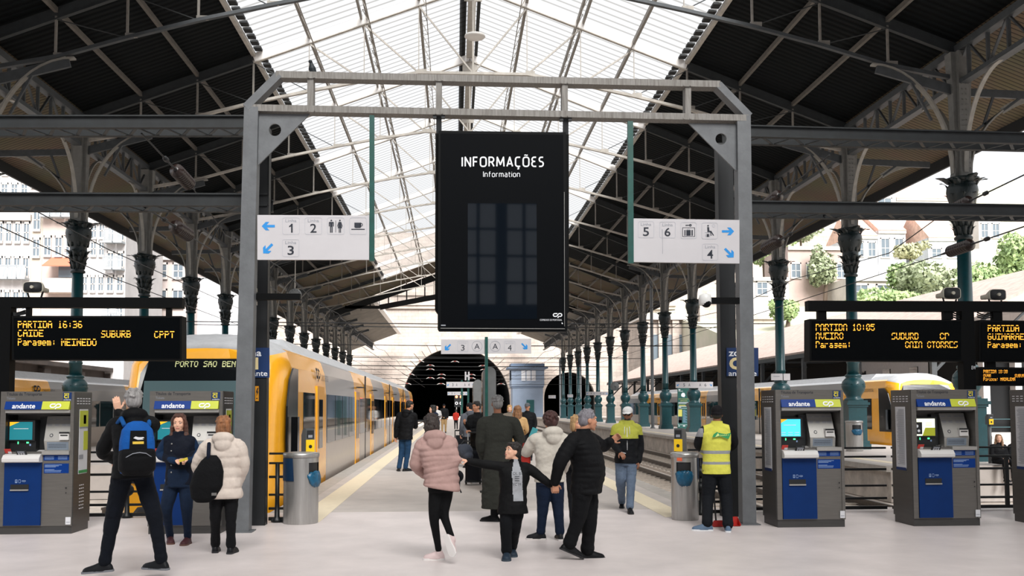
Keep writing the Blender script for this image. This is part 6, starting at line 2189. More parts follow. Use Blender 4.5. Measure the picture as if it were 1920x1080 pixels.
def prof(tab, t):
    if t <= tab[0][0]: return tab[0][1]
    for (a, x), (b, y) in zip(tab[:-1], tab[1:]):
        if t <= b:
            return x + (y - x) * (t - a) / (b - a)
    return tab[-1][1]
def limb(mb, pts, tab, quilt=0.0, pitch=0.07, wr=0.0, n=12, step=0.015, seed=0):
    """Tapered limb along a smoothed path; tab gives radius over 0..1."""
    s = resample(chaikin(pts, 2), step)
    P = [p for p, t, d in s]
    R = []
    for p, t, d in s:
        r = prof(tab, t)
        if quilt:
            r *= 1 + quilt * (abs(math.sin(PI * d / pitch)) ** 0.6 - 0.6)
        if wr:
            r *= 1 + wr * (noise.noise(p * 15 + V((seed, 0, 0))) + .7 * noise.noise(p * 31 + V((0, seed, 0))))
        R.append(r)
    mb.tube(P, R, n)
    mb.ell(P[0], (R[0],) * 3, 0, 10, 7)
    mb.ell(P[-1], (R[-1] * 0.98,) * 3, 0, 10, 7)
def torso(mb, P, N, lH, lS, wtab, dtab, hem, quilt=0.0, pitch=0.08, wr=0.0, belly=0.0, top=1.06, hemdir=None, n=22, pull=None, seed=0.0):
    """Lofted trunk from the hem (below the pelvis) to the neck."""
    ax = N - P
    L = ax.length
    hd = V((0, 0, -1)) if hemdir is None else V(hemdir).normalized()
    fw0 = V((0, 0, 1)).cross(lH).normalized()
    pts = []
    if hem > 0:
        pts += [P + hd * hem]
    pts += [P, P.lerp(N, 0.5) + fw0 * 0.012, N]
    if top > 1: pts.append(N + ax.normalized() * L * (top - 1))
    tot = hem + L * max(1, top)
    ss = resample(chaikin(pts, 2) if len(pts) > 2 else pts, 0.014)
    rings = []
    for p, t, d in ss:
        s = (d - hem) / L                       # 0 at pelvis, 1 at neck, negative towards the hem
        u = max(0, min(1, s))
        lat = lH.lerp(lS, u).normalized()
        i = ss.index((p, t, d))
        a, b = ss[max(0, i - 1)][0], ss[min(len(ss) - 1, i + 1)][0]
        up = (b - a).normalized()
        lat = (lat - up * lat.dot(up)).normalized()
        fw = up.cross(lat).normalized()
        w, dp = prof(wtab, s), prof(dtab, s)
        q = 1.0
        if quilt:
            q = 1 + quilt * (abs(math.sin(PI * d / pitch)) ** 0.6 - 0.6)
        bl = belly * math.exp(-((s - 0.28) / 0.3) ** 2)
        ring = []
        for k in range(n):
            an = 2 * PI * k / n
            c, sn = math.cos(an), math.sin(an)
            e = 0.82                             # squarer than an ellipse
            x = math.copysign(abs(c) ** e, c) * w * q
            y = math.copysign(abs(sn) ** e, sn) * (dp + (bl if sn > 0 else 0)) * q
            v = p + lat * x + fw * y
            if wr:
                v += (v - p) * wr * (1.2 * noise.noise(V((v.x * 9, v.y * 9, v.z * 16)) + V((seed, seed, 0))) + .8 * noise.noise(v * 27))
            if pull:
                v = pull(v)
            ring.append(v)
        rings.append(ring)
    mb.loft(rings)
    return rings
def head_frame(fy, pitch=0.0, roll=0.0):
    f = V((math.sin(fy), math.cos(fy), 0))
    r = V((math.cos(fy), -math.sin(fy), 0))
    m = Matrix((r, f, V((0, 0, 1)))).transposed()
    return m @ Matrix.Rotation(-pitch, 3, 'X') @ Matrix.Rotation(roll, 3, 'Y')
SKIN = {k: mat('skin_' + k, c, 0.5, var=0.05, scale=20, spec=0.35) for k, c in (('pale', '#d9a98f'), ('tan', '#b98468'), ('warm', '#cf9678'), ('brown', '#8a5d47'))}
M_eyew = mat('eye_white', '#d8d4d0', 0.3)
M_iris = mat('eye_dark', '#241a15', 0.2)
M_lip = {'pale': mat('lips_pale', '#b0685f', 0.5), 'tan': mat('lips_tan', '#96584c', 0.5), 'warm': mat('lips_warm', '#a8625a', 0.5), 'brown': mat('lips_brown', '#6d4038', 0.5)}
def hand(mb, W, d, nrm, size=1.0, curl=0.5, side=1):
    """Palm, four unequal bent fingers and a thumb from the side of the palm.  d: wrist to knuckles, nrm: back of the hand."""
    d = V(d).normalized()
    nrm = V(nrm)
    nrm = (nrm - d * nrm.dot(d)).normalized()
    s = d.cross(nrm) * side                     # towards the thumb
    k = size
    rings = []
    for t, w, th in ((-0.03, .026, .020), (0.0, .027, .019), (0.03, .036, .017), (0.065, .041, .015), (0.09, .040, .012)):
        c = W + d * t * k
        rings.append([c + s * (w * k * math.cos(2 * PI * j / 10)) + nrm * (th * k * math.sin(2 * PI * j / 10)) for j in range(10)])
    mb.loft(rings)
    for q, (off, L) in enumerate(((.030, .068), (.010, .078), (-.010, .072), (-.029, .056))):
        p = W + (d * 0.085 + s * off) * k
        pts, a = [p - d * 0.02 * k, p], 0.0
        for seg, f in ((0.42, 0.8), (0.33, 1.1), (0.25, 0.7)):
            a += curl * f
            dd = d * math.cos(a) - nrm * math.sin(a)
            pts.append(pts[-1] + dd * L * seg * k)
        mb.tube(pts, [.0095 * k, .0095 * k, .0088 * k, .0082 * k, .0068 * k], 8)
        mb.ell(pts[-1], (.0068 * k,) * 3, 0, 8, 6)
    p = W + (d * 0.018 + s * 0.026) * k
    pts = [p - d * .01 * k, p]
    a1 = (d * 0.62 + s * 0.70 - nrm * 0.30 * (0.4 + curl)).normalized()
    a2 = (d * 0.82 + s * 0.30 - nrm * 0.55 * (0.4 + curl)).normalized()
    pts += [pts[-1] + a1 * 0.042 * k, pts[-1] + a1 * 0.042 * k + a2 * 0.034 * k]
    mb.tube(pts, [.013 * k, .0125 * k, .0105 * k, .0085 * k], 8)
    mb.ell(pts[-1], (.0085 * k,) * 3, 0, 8, 6)
def shoe_mesh(A, f, up, L=0.27, boot=0.0, w=1.0):
    f, up = V(f).normalized(), V(up).normalized()
    up = (up - f * up.dot(f)).normalized()
    s = f.cross(up)
    B = A - up * 0.085
    k = L / 0.275
    m = MB()
    rings = []
    for t, ww, h in ((-.075, .018, .035), (-.068, .030, .062), (-.045, .038, .098), (0, .041, .112), (.05, .045, .098), (.10, .050, .078), (.145, .050, .066), (.175, .044, .058), (.195, .030, .044), (.203, .010, .022)):
        c = B + f * t * k
        ring = []
        for j in range(12):
            a = 2 * PI * j / 12
            x, z = math.cos(a), math.sin(a)
            ring.append(c + s * (x * ww * w) + up * (0.012 + (max(0, z) * (h - 0.012) if z > 0 else 0)))
        rings.append(ring)
    m.loft(rings)
    m.tube([A - up * 0.03, A + up * (0.012 + boot)], [.043 * w, .045 * w], 12)
    so = MB()
    rings = []
    for t, ww in ((-.080, .016), (-.072, .033), (-.03, .039), (.03, .038), (.09, .047), (.14, .050), (.18, .044), (.203, .028), (.212, .010)):
        c = B + f * t * k
        rings.append([c + s * ww * w, c + s * ww * w + up * 0.020, c - s * ww * w + up * 0.020, c - s * ww * w])
    so.loft(rings)
    return m, so
HAIRM = {}
def hairmat(c):
    return mat('hair_' + c.lstrip('#'), c, 0.55, var=0.45, scale=30, bump=0.9, bscale=60, stretch=(1, 1, 0.25))
def fabric(c, nm='fabric', bump=0.25, rough=0.8, var=0.10, sc=17):
    return mat(f'{nm}_{c.lstrip("#")}', c, rough, var=var, scale=9, bump=min(1, bump * 2.2), bscale=sc, spec=0.18)
WT = [(-1.0, .20), (-.3, .19), (0, .180), (.3, .168), (.62, .190), (.80, .196), (.90, .150), (.97, .085), (1.1, .070)]
DT = [(-1.0, .15), (-.3, .14), (0, .128), (.3, .118), (.62, .130), (.80, .112), (.90, .092), (.97, .075), (1.1, .068)]
def scaled(tab, k):
    return [(a, b * k) for a, b in tab]
def person(label, Y, J, yaw, skin='warm', hs=1.0, head=None, hair='short', haircol='#2a211d', jacket=None, trousers=None, shoes=None, vox=0.009, hands=(0.5, 0.5), grip=None, face=True, cat='person', group=None, glasses=False, size=1.0, shirt=None, feet=None, extra=None, hdir=None, beard=None):
    """J: joints as photograph points (x, y[, depth offset]) on the plane Y, or world points.  yaw: where the chest faces (0 = away)."""
    W = {}
    for k, v in J.items():
        if isinstance(v, Vector): W[k] = v.copy()
        elif k in ('al', 'ar') and len(v) == 2: W[k] = ground(v[0], v[1], 0.085)
        else: W[k] = at(v[0], v[1], Y + (v[2] if len(v) > 2 else 0))
    fy = yaw
    R0 = V((math.cos(fy), -math.sin(fy), 0))
    F0 = V((math.sin(fy), math.cos(fy), 0))
    P = W['p']
    N = W['n']
    hw = 0.085 * size
    W.setdefault('hl', P - R0 * hw + V((0, 0, -0.05)))
    W.setdefault('hr', P + R0 * hw + V((0, 0, -0.05)))
    for s in 'lr':
        if 'k' + s not in W:
            W['k' + s] = (W['h' + s] + W['a' + s]) / 2 + F0 * 0.05
    lS = (W['sr'] - W['sl']).normalized()
    lH = (W['hr'] - W['hl']).normalized()
    H = W['h']
    HM = head_frame(*(head or (yaw, 0.0, 0.0)))
    base = V((P.x, P.y, 0)) if min(W['al'].z, W['ar'].z) > -0.2 else V((P.x, P.y, P.z - 0.9))
    t = thing('person', label, cat, base, group=group)
    X = lambda x, y, z: H + HM @ V((x * hs, y * hs, z * hs))
    E = lambda mb, c, r: mb.ell(X(*c), tuple(q * hs for q in r), 0, 16, 11, HM)
    # ---------------- body
    m = MB()
    E(m, (0, -.012, .030), (.074, .094, .086))
    E(m, (0, .022, -.020), (.062, .066, .080))
    E(m, (0, .040, -.065), (.046, .046, .040))
    E(m, (0, .068, -.098), (.020, .018, .016))
    for s in (-1, 1):
        E(m, (s * .034, .058, -.022), (.024, .026, .026))
        E(m, (s * .032, .072, .030), (.026, .016, .012))
        E(m, (s * .074, -.004, -.008), (.010, .021, .031))
    m.tube([X(0, .078, .018), X(0, .089, -.006), X(0, .097, -.024)], [.008 * hs, .009 * hs, .011 * hs], 10)
    E(m, (0, .088, -.028), (.016, .012, .010))
    E(m, (0, .082, -.056), (.024, .014, .014))
    m.tube([X(0, -.018, -.05), N + (N - P).normalized() * 0.02, N - (N - P).normalized() * 0.06], [.054 * hs, .056 * size, .066 * size], 12)
    torso(m, P, N, lH, lS, scaled(WT, .86 * size), scaled(DT, .84 * size), 0.06)
    for s in 'lr':
        limb(m, [W['s' + s], W['e' + s], W['w' + s]], scaled([(0, .054), (.25, .046), (.5, .040), (.6, .040), (1, .026)], size))
        tr = (trousers or {}).get('r', (.098, .076, .062, .058))
        limb(m, [W['h' + s] + V((0, 0, .02)), W['h' + s].lerp(W['k' + s], .5), W['k' + s], W['k' + s].lerp(W['a' + s], .5), W['a' + s]], scaled([(0, tr[0] * .84), (.25, tr[0] * .76), (.5, tr[1] * .66), (.75, tr[2] * .72), (.93, tr[3] * .70), (1, min(.034, tr[3] * .8))], size))
    bm_ = remeshed(m, vox)
    # hands are finer and joined to the same mesh
    hm = MB()
    for i, s in enumerate('lr'):
        if hands[i] is None: continue
        w = W['w' + s]
        d = (W['w' + s] - W['e' + s]).normalized()
        if hdir and s in hdir: d = V(hdir[s]).normalized()
        sd = -1 if s == 'l' else 1
        nrm = (R0 * sd * 1.0 + F0 * 0.35 + V((0, 0, 0.05)))
        if abs(d.z) < 0.5: nrm = V((0, 0, 1)) + R0 * sd * 0.4
        nn = grip[s] if grip and s in grip else nrm
        dn = d.cross(V(nn) - d * V(nn).dot(d)).normalized()
        thumb = 1 if (dn.dot(F0 + V((0, 0, 0.4)))) > 0 else -1
        hand(hm, w + d * 0.025, d, nn, size * (0.97 if size >= .95 else 1.0), hands[i], thumb)
    if hm.v:
        h2 = remeshed(hm, 0.0042 if vox < 0.012 else 0.007, 1)
        bb = bmesh.new()
        bb.from_mesh(bm_)
        bb.from_mesh(h2)
        bb.to_mesh(bm_)
        bb.free()
        bpy.data.meshes.remove(h2)
    body = part_from(bm_, 'body', SKIN[skin], t)
    if face:
        for s in (-1, 1):
            e = MB().ell(X(s * .031, .0725, .010), tuple(q * hs for q in (.0130, .010, .0068)), 0, 12, 8, HM)
            e.ell(X(s * .031, .0790, .010), tuple(q * hs for q in (.0066, .005, .0064)), 1, 10, 7, HM)
            e.build('eye', [M_eyew, M_iris], t, True)
            b = MB()
            b.tube([X(s * .015, .086, .033), X(s * .030, .086, .038), X(s * .048, .073, .033)], [.0025 * hs, .0034 * hs, .002 * hs], 6)
            b.build('eyebrow', hairmat(haircol), t, True)
        MB().tube([X(-.024, .082, -.055), X(-.010, .0915, -.053), X(.010, .0915, -.053), X(.024, .082, -.055)], [.003 * hs, .0062 * hs, .0062 * hs, .003 * hs], 8).build('lips', M_lip[skin], t, True)
    if glasses:
        g = MB()
        for s in (-1, 1):
            g.ell(X(s * .033, .090, .008), tuple(q * hs for q in (.028, .006, .017)), 0, 12, 7, HM)
            g.tube([X(s * .058, .082, .012), X(s * .078, 0, .014)], .003, 5)
        g.tube([X(-.01, .096, .012), X(.01, .096, .012)], .003, 5)
        g.build('sunglasses', M_gloss, t, True)
    # ---------------- hair and headwear
    rnd = random.Random(label)
    hmb = MB()
    hmat = hairmat(haircol)
    if hair in ('short', 'grey', 'bob', 'long', 'wild', 'fringe'):
        E(hmb, (0, -.034 if hair == 'long' else -.020, .050 if hair == 'long' else .046), (.084, .096, .082))
        E(hmb, (0, -.050, .000), (.078, .066, .080))
        if hair == 'fringe': E(hmb, (.0, .050, .085), (.062, .040, .026))
        for k in range(26):
            a, b = rnd.uniform(0, 2 * PI), rnd.uniform(-.1, 1.2)
            c = (math.cos(a) * math.cos(b) * .080, -.020 + math.sin(a) * math.cos(b) * .094, .046 + math.sin(b) * .082)
            if c[1] > (.025 if hair == 'long' else .055) and c[2] < .095: continue
            E(hmb, c, (.018, .018, .014))
        if hair in ('bob', 'wild'):
            E(hmb, (0, -.045, -.045), (.082, .066, .075))
            for s in (-1, 1): E(hmb, (s * .066, -.012, -.035), (.026, .052, .070))
        if hair == 'wild':
            for k in range(16):
                a = rnd.uniform(0, 2 * PI)
                p = V((math.cos(a) * .08, -.03 + math.sin(a) * .08, rnd.uniform(-.06, .1)))
                q = p + V((p.x * .5 + rnd.uniform(-.03, .05), (p.y) * .4, rnd.uniform(-.03, .04)))
                hmb.tube([X(*p), X(*((p + q) / 2)), X(*q)], [.011, .007, .004], 6)
        if hair == 'long':
            for s in (-1, 1):
                limb(hmb, [X(s * .040, .036, .100), X(s * .078, .014, .04), X(s * .084, .004, -.06), X(s * .092, .020, -.16), X(s * .088, .05, -.27)], [(0, .022), (.3, .026), (.7, .032), (1, .014)], 0, .07, 0.5)
            E(hmb, (0, -.05, -.06), (.088, .055, .11))
            E(hmb, (0, -.055, -.14), (.085, .04, .08))
    elif hair == 'curly':
        E(hmb, (0, -.025, .045), (.092, .100, .088))
        E(hmb, (0, -.05, -.02), (.090, .072, .072))
        for k in range(110):
            a, b = rnd.uniform(0, 2 * PI), rnd.uniform(-.7, 1.5)
            c = (math.cos(a) * math.cos(b) * .092, -.030 + math.sin(a) * math.cos(b) * .098, .030 + math.sin(b) * .098)
            if c[1] > .04 and c[2] < .08: continue
            E(hmb, c, (.019, .019, .019))
    elif hair in ('cap', 'beanie'):
        E(hmb, (0, -.045, -.012), (.076, .060, .062))
    elif hair == 'bald':
        pass
    if hair == 'grey' and False: pass
    if hmb.v:
        part_from(remeshed(hmb, 0.0065 if vox < .012 else .009, 1), 'hair', hmat, t)
    if hair == 'cap':
        c = MB()
        E(c, (0, -.012, .060), (.086, .104, .072))
        cm = remeshed(c, .007, 2)
        co = part_from(cm, 'cap', fabric(extra.get('cap', '#d9d9d9') if extra else '#d9d9d9', 'cap', 0.1), t)
        b = MB()
        rings = []
        for y, w, z in ((.060, .074, .050), (.095, .070, .046), (.130, .056, .038), (.150, .030, .032)):
            rings.append([X(-w, y, z - .006), X(0, y + .008, z + .004), X(w, y, z - .006), X(w, y, z - .014), X(0, y + .008, z - .005), X(-w, y, z - .014)])
        b.loft(rings).build('peak', fabric(extra.get('cap', '#d9d9d9') if extra else '#d9d9d9', 'cap', 0.1), co, True)
    if hair == 'beanie':
        c = MB()
        E(c, (0, -.014, .050), (.086, .106, .082))
        E(c, (0, -.03, .0), (.084, .088, .05))
        part_from(remeshed(c, .007, 2), 'knit_cap', fabric(extra.get('cap', '#17181b') if extra else '#17181b', 'cap', 0.5), t)
    if beard:
        b = MB()
        E(b, (0, .046, -.072), (.052, .044, .042))
        E(b, (0, .070, -.098), (.026, .022, .02))
        part_from(remeshed(b, .007, 2), 'beard', hairmat(beard), t)
    # ---------------- trousers
    T = dict(col='#15171b', r=(.098, .076, .062, .058), wr=0.09, jean=False, low=0.0)
    T.update(trousers or {})
    m = MB()
    w0 = T.get('hip', 1.0) * size
    torso(m, P + V((0, 0, -.02)), P.lerp(N, 0.34), lH, lH, [(-1, .165 * w0), (0, .168 * w0), (1, .150 * w0)], [(-1, .125 * w0), (0, .128 * w0), (1, .108 * w0)], 0.07, top=1.0)
    for s in 'lr':
        up = (W['k' + s] - W['a' + s]).normalized()
        end = W['a' + s] + up * (0.02 + T['low'])
        r = [q * size for q in T['r']]
        limb(m, [W['h' + s] + V((0, 0, .03)), W['h' + s].lerp(W['k' + s], .5), W['k' + s], W['k' + s].lerp(end, .5), end], [(0, r[0]), (.25, r[0] * .93), (.5, r[1]), (.75, r[2]), (.93, r[3]), (1, r[3] * 1.04)], 0, .07, T['wr'], 14, 0.014, 3 if s == 'l' else 9)
    tm = [fabric(T['col'], 'denim' if T['jean'] else 'trouser', 0.3, 0.85, 0.2 if T['jean'] else 0.08)]
    part_from(remeshed(m, vox + .001, 2), 'trousers', tm, t)
    # ---------------- upper garment
    U = dict(col='#17191c', hem=0.10, w=1.0, d=1.0, q=0.0, pitch=.08, wr=0.05, belly=0.0, sl=(.072, .062, .046), hood=False, collar=True, open=False, rough=0.75, slq=None, hemdir=None, pull=None, hemw=1.0)
    U.update(jacket or {})
    m = MB()
    wt = [(a, b * U['w'] * size * (U['hemw'] if a < 0 else 1)) for a, b in WT]
    dt = [(a, b * U['d'] * size * (U['hemw'] if a < 0 else 1)) for a, b in DT]
    torso(m, P, N, lH, lS, wt, dt, U['hem'], U['q'], U['pitch'], U['wr'], U['belly'], 1.03, U['hemdir'], 26, U['pull'], len(label))
    for s in 'lr':
        sl = [q * size for q in U['sl']]
        end = W['w' + s] + (W['w' + s] - W['e' + s]).normalized() * 0.005
        limb(m, [W['s' + s] + (P - N).normalized() * 0.01, W['s' + s].lerp(W['e' + s], .5), W['e' + s], W['e' + s].lerp(end, .5), end], [(0, sl[0] * 1.02), (.2, sl[0] * .98), (.5, sl[1]), (.9, sl[2]), (1, sl[2] * .96)], U['slq'] if U['slq'] is not None else U['q'], U['pitch'], U['wr'] * 1.6, 14, 0.012, 5)
        # shoulder mass between neck and arm
        m.tube([N - (N - P).normalized() * .045, (N + W['s' + s]) / 2 - (N - P).normalized() * .03, W['s' + s]], [.085 * size, .080 * size * U['d'] ** .5, sl[0]], 14)
    nb = (N - P).normalized()
    if U['collar']:
        c = N + nb * 0.0
        m.tube([c - nb * .04, c + nb * .015, c + nb * .05], [.086 * size, .078 * size, .080 * size], 16)
    if U['hood']:
        hx = U['hood'] if isinstance(U['hood'], (int, float)) and U['hood'] is not True else 1.0
        bk = -F0
        m.ell(N + bk * .075 + nb * .005, (.125 * hx * size, .080 * hx * size, .075 * hx * size), 0, 16, 10, head_frame(fy, 0.3))
        m.ell(N + bk * .105 - nb * .06, (.095 * hx * size, .055 * hx * size, .085 * hx * size), 0, 16, 10, head_frame(fy, 0.15))
        for sg in (-1, 1):
            m.ell(N + R0 * sg * .085 * size + bk * .02 + nb * .0, (.045 * size, .075 * size, .055 * size), 0, 12, 8, head_frame(fy))
    gm = [fabric(U['col'], 'cloth', U.get('bump', 0.2), U['rough'], U.get('var', 0.10))]
    pick = None
    if 'cols' in U:
        gm += [fabric(c, 'cloth', 0.2, U['rough']) for c in U['cols']]
        pick = lambda q: U['pick'](q, W)
    ja = part_from(remeshed(m, U.get('vox', vox), 1 if U['q'] else 2), U.get('name', 'jacket'), gm, t, pick)
    # ---------------- shoes
    S = dict(col='#1b1c1f', sole='#3a3a3c', L=.27, boot=0.0, w=1.0)
    S.update(shoes or {})
    feet = feet or {}
    for s in 'lr':
        f, up = feet.get(s, (F0, V((0, 0, 1))))
        sm, so = shoe_mesh(W['a' + s], f, up, S['L'] * size, S['boot'], S['w'])
        sh = part_from(remeshed(sm, .007, 2), 'shoe', fabric(S['col'], 'shoe', 0.1, 0.5), t)
        so.build('sole', mat('sole_' + S['sole'].lstrip('#'), S['sole'], 0.7), sh)
    t['_w'] = 0
    del t['_w']
    return t, W, HM, X, (R0, F0, lS, lH)
def rad(*a):
    return tuple(math.radians(x) for x in a)
def FD(deg, tilt=0.0):
    """Foot direction on the ground, by compass yaw; tilt > 0 lowers the toe."""
    a = math.radians(deg)
    f = V((math.sin(a), math.cos(a), 0))
    z = V((0, 0, 1))
    c, s = math.cos(math.radians(tilt)), math.sin(math.radians(tilt))
    return (f * c - z * s, z * c + f * s)
# ---- man with the blue backpack, walking away to the left
r = math.radians
p1 = person('man with grey hair and a blue and black backpack striding past the ticket machines', 9.7,
    dict(h=(249, 752), n=(251, 779), sl=(217, 796, .02), sr=(286, 795, -.02), el=(190, 848, .10), wl=(214, 862, .34), er=(262, 812, .42), wr=(222, 774, .46),
         p=(248, 880), kl=(212, 968, .05), kr=(290, 966, .0), al=(196, 1056, .05), ar=(303, 1052, .05)),
    r(-25), 'pale', 1.0, rad(-30, 0, 0), 'grey', '#8e8c8b', dict(col='#07080a', hem=.08, w=1.04, d=1.08, hood=True, wr=.05, sl=(.078, .070, .052)),
    dict(col='#090e17', r=(.10, .078, .064, .060), jean=True), dict(col='#14161a', sole='#6d7076', L=.29), hands=(.9, .35), face=False,
    feet={'l': FD(-92, 4), 'r': FD(-70)}, grip={'r': V((0.3, -0.9, 0.3))}, hdir={'r': V((-0.15, -0.1, 1))})
# ---- woman facing the viewer at the machine
p2 = person('woman with long auburn hair in a navy jacket facing the viewer, holding a yellow slip', 11.9,
    dict(h=(336, 794), n=(336, 816), sr=(314, 826), sl=(358, 826), er=(299, 853, .04), wr=(327, 864, -.16), el=(368, 851, .04), wl=(356, 862, -.16),
         p=(337, 899), kr=(311, 953), kl=(350, 954), ar=(319, 1005), al=(352, 1007)),
    r(180), 'pale', 0.94, rad(178, 4, 0), 'long', '#4a2a1e', dict(col='#070e1c', hem=.06, w=.96, d=.95, wr=.04, cols=['#0c2440'], pick=lambda q, W: 1 if abs(q.x - W['p'].x) > .185 or (q.z < W['p'].z + .28 and q.y < W['p'].y - .14) else 0),
    dict(col='#111f33', jean=True, r=(.094, .068, .054, .048), wr=.04), dict(col='#43262a', sole='#5c4038', L=.25), hands=(.7, .7), size=.95,
    feet={'r': FD(160), 'l': FD(185)}, hdir={'r': V((0.9, -.35, 0.1)), 'l': V((-0.8, -.5, 0.05))})
# ---- woman in the cream puffer coat, seen from behind
p3 = person('woman in a cream hooded puffer coat seen from behind with a black shoulder bag', 11.2,
    dict(h=(418, 799), n=(419, 822), sl=(389, 836), sr=(449, 836), el=(369, 872, .05), wl=(382, 905, .16), er=(457, 873, .03), wr=(446, 907, .12),
         p=(421, 906), kl=(404, 966), kr=(433, 966), al=(404, 1022), ar=(433, 1024)),
    r(-8), 'pale', 0.95, rad(-35, 4, 0), 'bob', '#8a5a36', dict(col='#c6bab0', hem=.17, w=1.12, d=1.18, q=.10, pitch=.115, hood=1.05, sl=(.086, .078, .058), wr=.03, bump=.15, name='puffer_coat'),
    dict(col='#0e0f12', r=(.092, .066, .056, .058)), dict(col='#101115', sole='#1b1b1f', L=.25), hands=(.8, None), face=False, size=.95, feet={'l': FD(-8), 'r': FD(6)})
# ---- man by the train
p4 = person('man in a black jacket and blue jeans standing beside the train', 25.3,
    dict(h=(769, 760), n=(764, 773), sl=(749, 778, .02), sr=(777, 779, -.02), el=(743, 800, .02), wl=(742, 818, .05), er=(779, 800, .15), wr=(778, 800, .42),
         p=(760, 817), al=(748, 877.5), ar=(760, 877.5)),
    r(25), 'tan', 1.0, rad(55, 6, 0), 'short', '#15120f', dict(col='#07080b', hem=.10, w=1.08, d=1.15, hood=True, sl=(.08, .072, .055)),
    dict(col='#1d3854', jean=True, r=(.098, .078, .066, .064), wr=.07), dict(col='#0d0e11', sole='#1a1a1d'), vox=.012, hands=(.5, .8), face=False, feet={'l': FD(-10), 'r': FD(70)}, glasses=False)
# ---- girl in the pink puffer, tugged backwards by the boy
def girl_pull(v):
    a = at(869, 862, 10.42)
    d = (v - a)
    k = math.exp(-((d.z / .085) ** 2)) * max(0.0, 1 - max(0, -d.x) / .30) ** 0.8
    return v + (a - v) * min(.95, 1.25 * k) if d.x < 0.02 and d.x > -.32 else v
p5 = person('girl in a pink quilted jacket and black leggings whose jacket is tugged by the boy', 10.5,
    dict(h=(808, 796), n=(817, 818), sl=(791, 832, .0), sr=(846, 829, .06), el=(778, 871, .02), wl=(795, 890, .24), er=(846, 872, .24), wr=(824, 886, .34),
         p=(829, 906), hl=(818, 914), hr=(838, 914, .03), kl=(813, 971, .0), kr=(832, 966, .05), al=(823, 1035), ar=(848, 1012, -.05)),
    r(8), 'warm', .93, rad(-30, 14, 0), 'wild', '#2b201c', dict(col='#a88a84', hem=.06, w=1.16, d=1.25, q=.085, pitch=.062, hood=1.05, sl=(.080, .074, .056), hemdir=(-.18, 0, -1), hemw=1.1, pull=girl_pull, bump=.12, vox=.008, name='quilted_jacket'),
    dict(col='#0a0b0d', r=(.086, .058, .047, .040), wr=.02, low=.02), dict(col='#cdb9b8', sole='#dedad8', L=.255), hands=(.7, .7), face=False, size=.92,
    feet={'l': FD(-85), 'r': (V((.35, -.25, -.9)), V((.55, .75, .1)))})
# ---- boy
p6 = person('laughing boy in a black padded vest jacket and grey printed shirt pulling the girl back', 10.6,
    dict(h=(961, 847), n=(966, 869), sr=(944, 874, -.02), sl=(990, 876, .03), er=(909, 871, -.05), wr=(880, 865, -.10), el=(1010, 892, .02), wl=(1031, 908, -.02),
         p=(961, 938), hr=(952, 944), hl=(971, 944), kr=(948, 984, -.03), kl=(966, 984, .05), ar=(950, 1034), al=(960, 1027)),
    r(192), 'pale', .88, rad(-118, -14, 0), 'fringe', '#1b1512', dict(col='#090a0c', hem=.14, w=1.10, d=1.15, wr=.05, sl=(.070, .064, .052), hood=False, name='padded_jacket', cols=['#9b9ea3'], pick=lambda q, W: 1 if abs(q.x - (W['n'].x + .006 + (W['n'].z - q.z) * .05)) < .055 - max(0, (q.z - W['n'].z + .09) * .25) and q.y < W['p'].y and q.z > W['p'].z + .0 else 0),
    dict(col='#0c0e12', r=(.105, .085, .078, .074), wr=.07), dict(col='#26323f', sole='#2d3a46', L=.27, boot=.03, w=1.1), hands=(1.1, 1.15), size=.80,
    feet={'r': FD(185), 'l': FD(178)}, grip={'r': V((0, -.3, 1)), 'l': V((.3, -.9, .2))})
_, W6, _, _, (R6, F6, _, _) = p6
f = Face(lambda x, y: V((W6['n'].x + .006 + x, W6['n'].y - .135 - max(0, .05 - abs(y - .17)) * .15, W6['n'].z - y)))
f.text('OL B', -.042, .085, .048, .115, 0)
f.text('YC M', -.045, .205, .046, .232, 0)
for q in range(3):
    f.rect(-.02, .13 + q * .022, .03, .137 + q * .022, 0)
f.mb.build('shirt_lettering', mat('shirt_print', '#2c2e33', .8), p6[0], fix=False)
# ---- old man leading the boy
p7 = person('grey-haired man in a black quilted jacket walking with the boy by the hand', 10.6,
    dict(h=(1103, 788), n=(1094, 812), sr=(1073, 826, -.14), sl=(1108, 824, .16), er=(1050, 866, -.20), wr=(1041, 902, -.12), el=(1131, 838, .30), wl=(1143, 829, .26),
         p=(1098, 908), hr=(1094, 918, -.08), hl=(1103, 918, .08), kl=(1106, 973, .05), kr=(1084, 974, -.05), al=(1101, 1033, .1), ar=(1067, 1021, -.02)),
    r(72), 'tan', 1.0, rad(82, 2, 0), 'grey', '#77747a', dict(col='#07080b', hem=.10, w=1.06, d=1.20, q=.05, pitch=.06, belly=.07, sl=(.086, .078, .060), collar=True, bump=.1, name='quilted_jacket', rough=.62),
    dict(col='#0b0c0f', r=(.112, .086, .074, .076), hip=1.08), dict(col='#0c0d10', sole='#17171a', L=.28), hands=(.6, .9), size=1.0,
    feet={'l': FD(80, 3), 'r': FD(82, 24)}, grip={'r': V((0, -1, .2))}, hdir={'r': V((0.05, 0, -1)), 'l': V((.7, -.2, .5))})
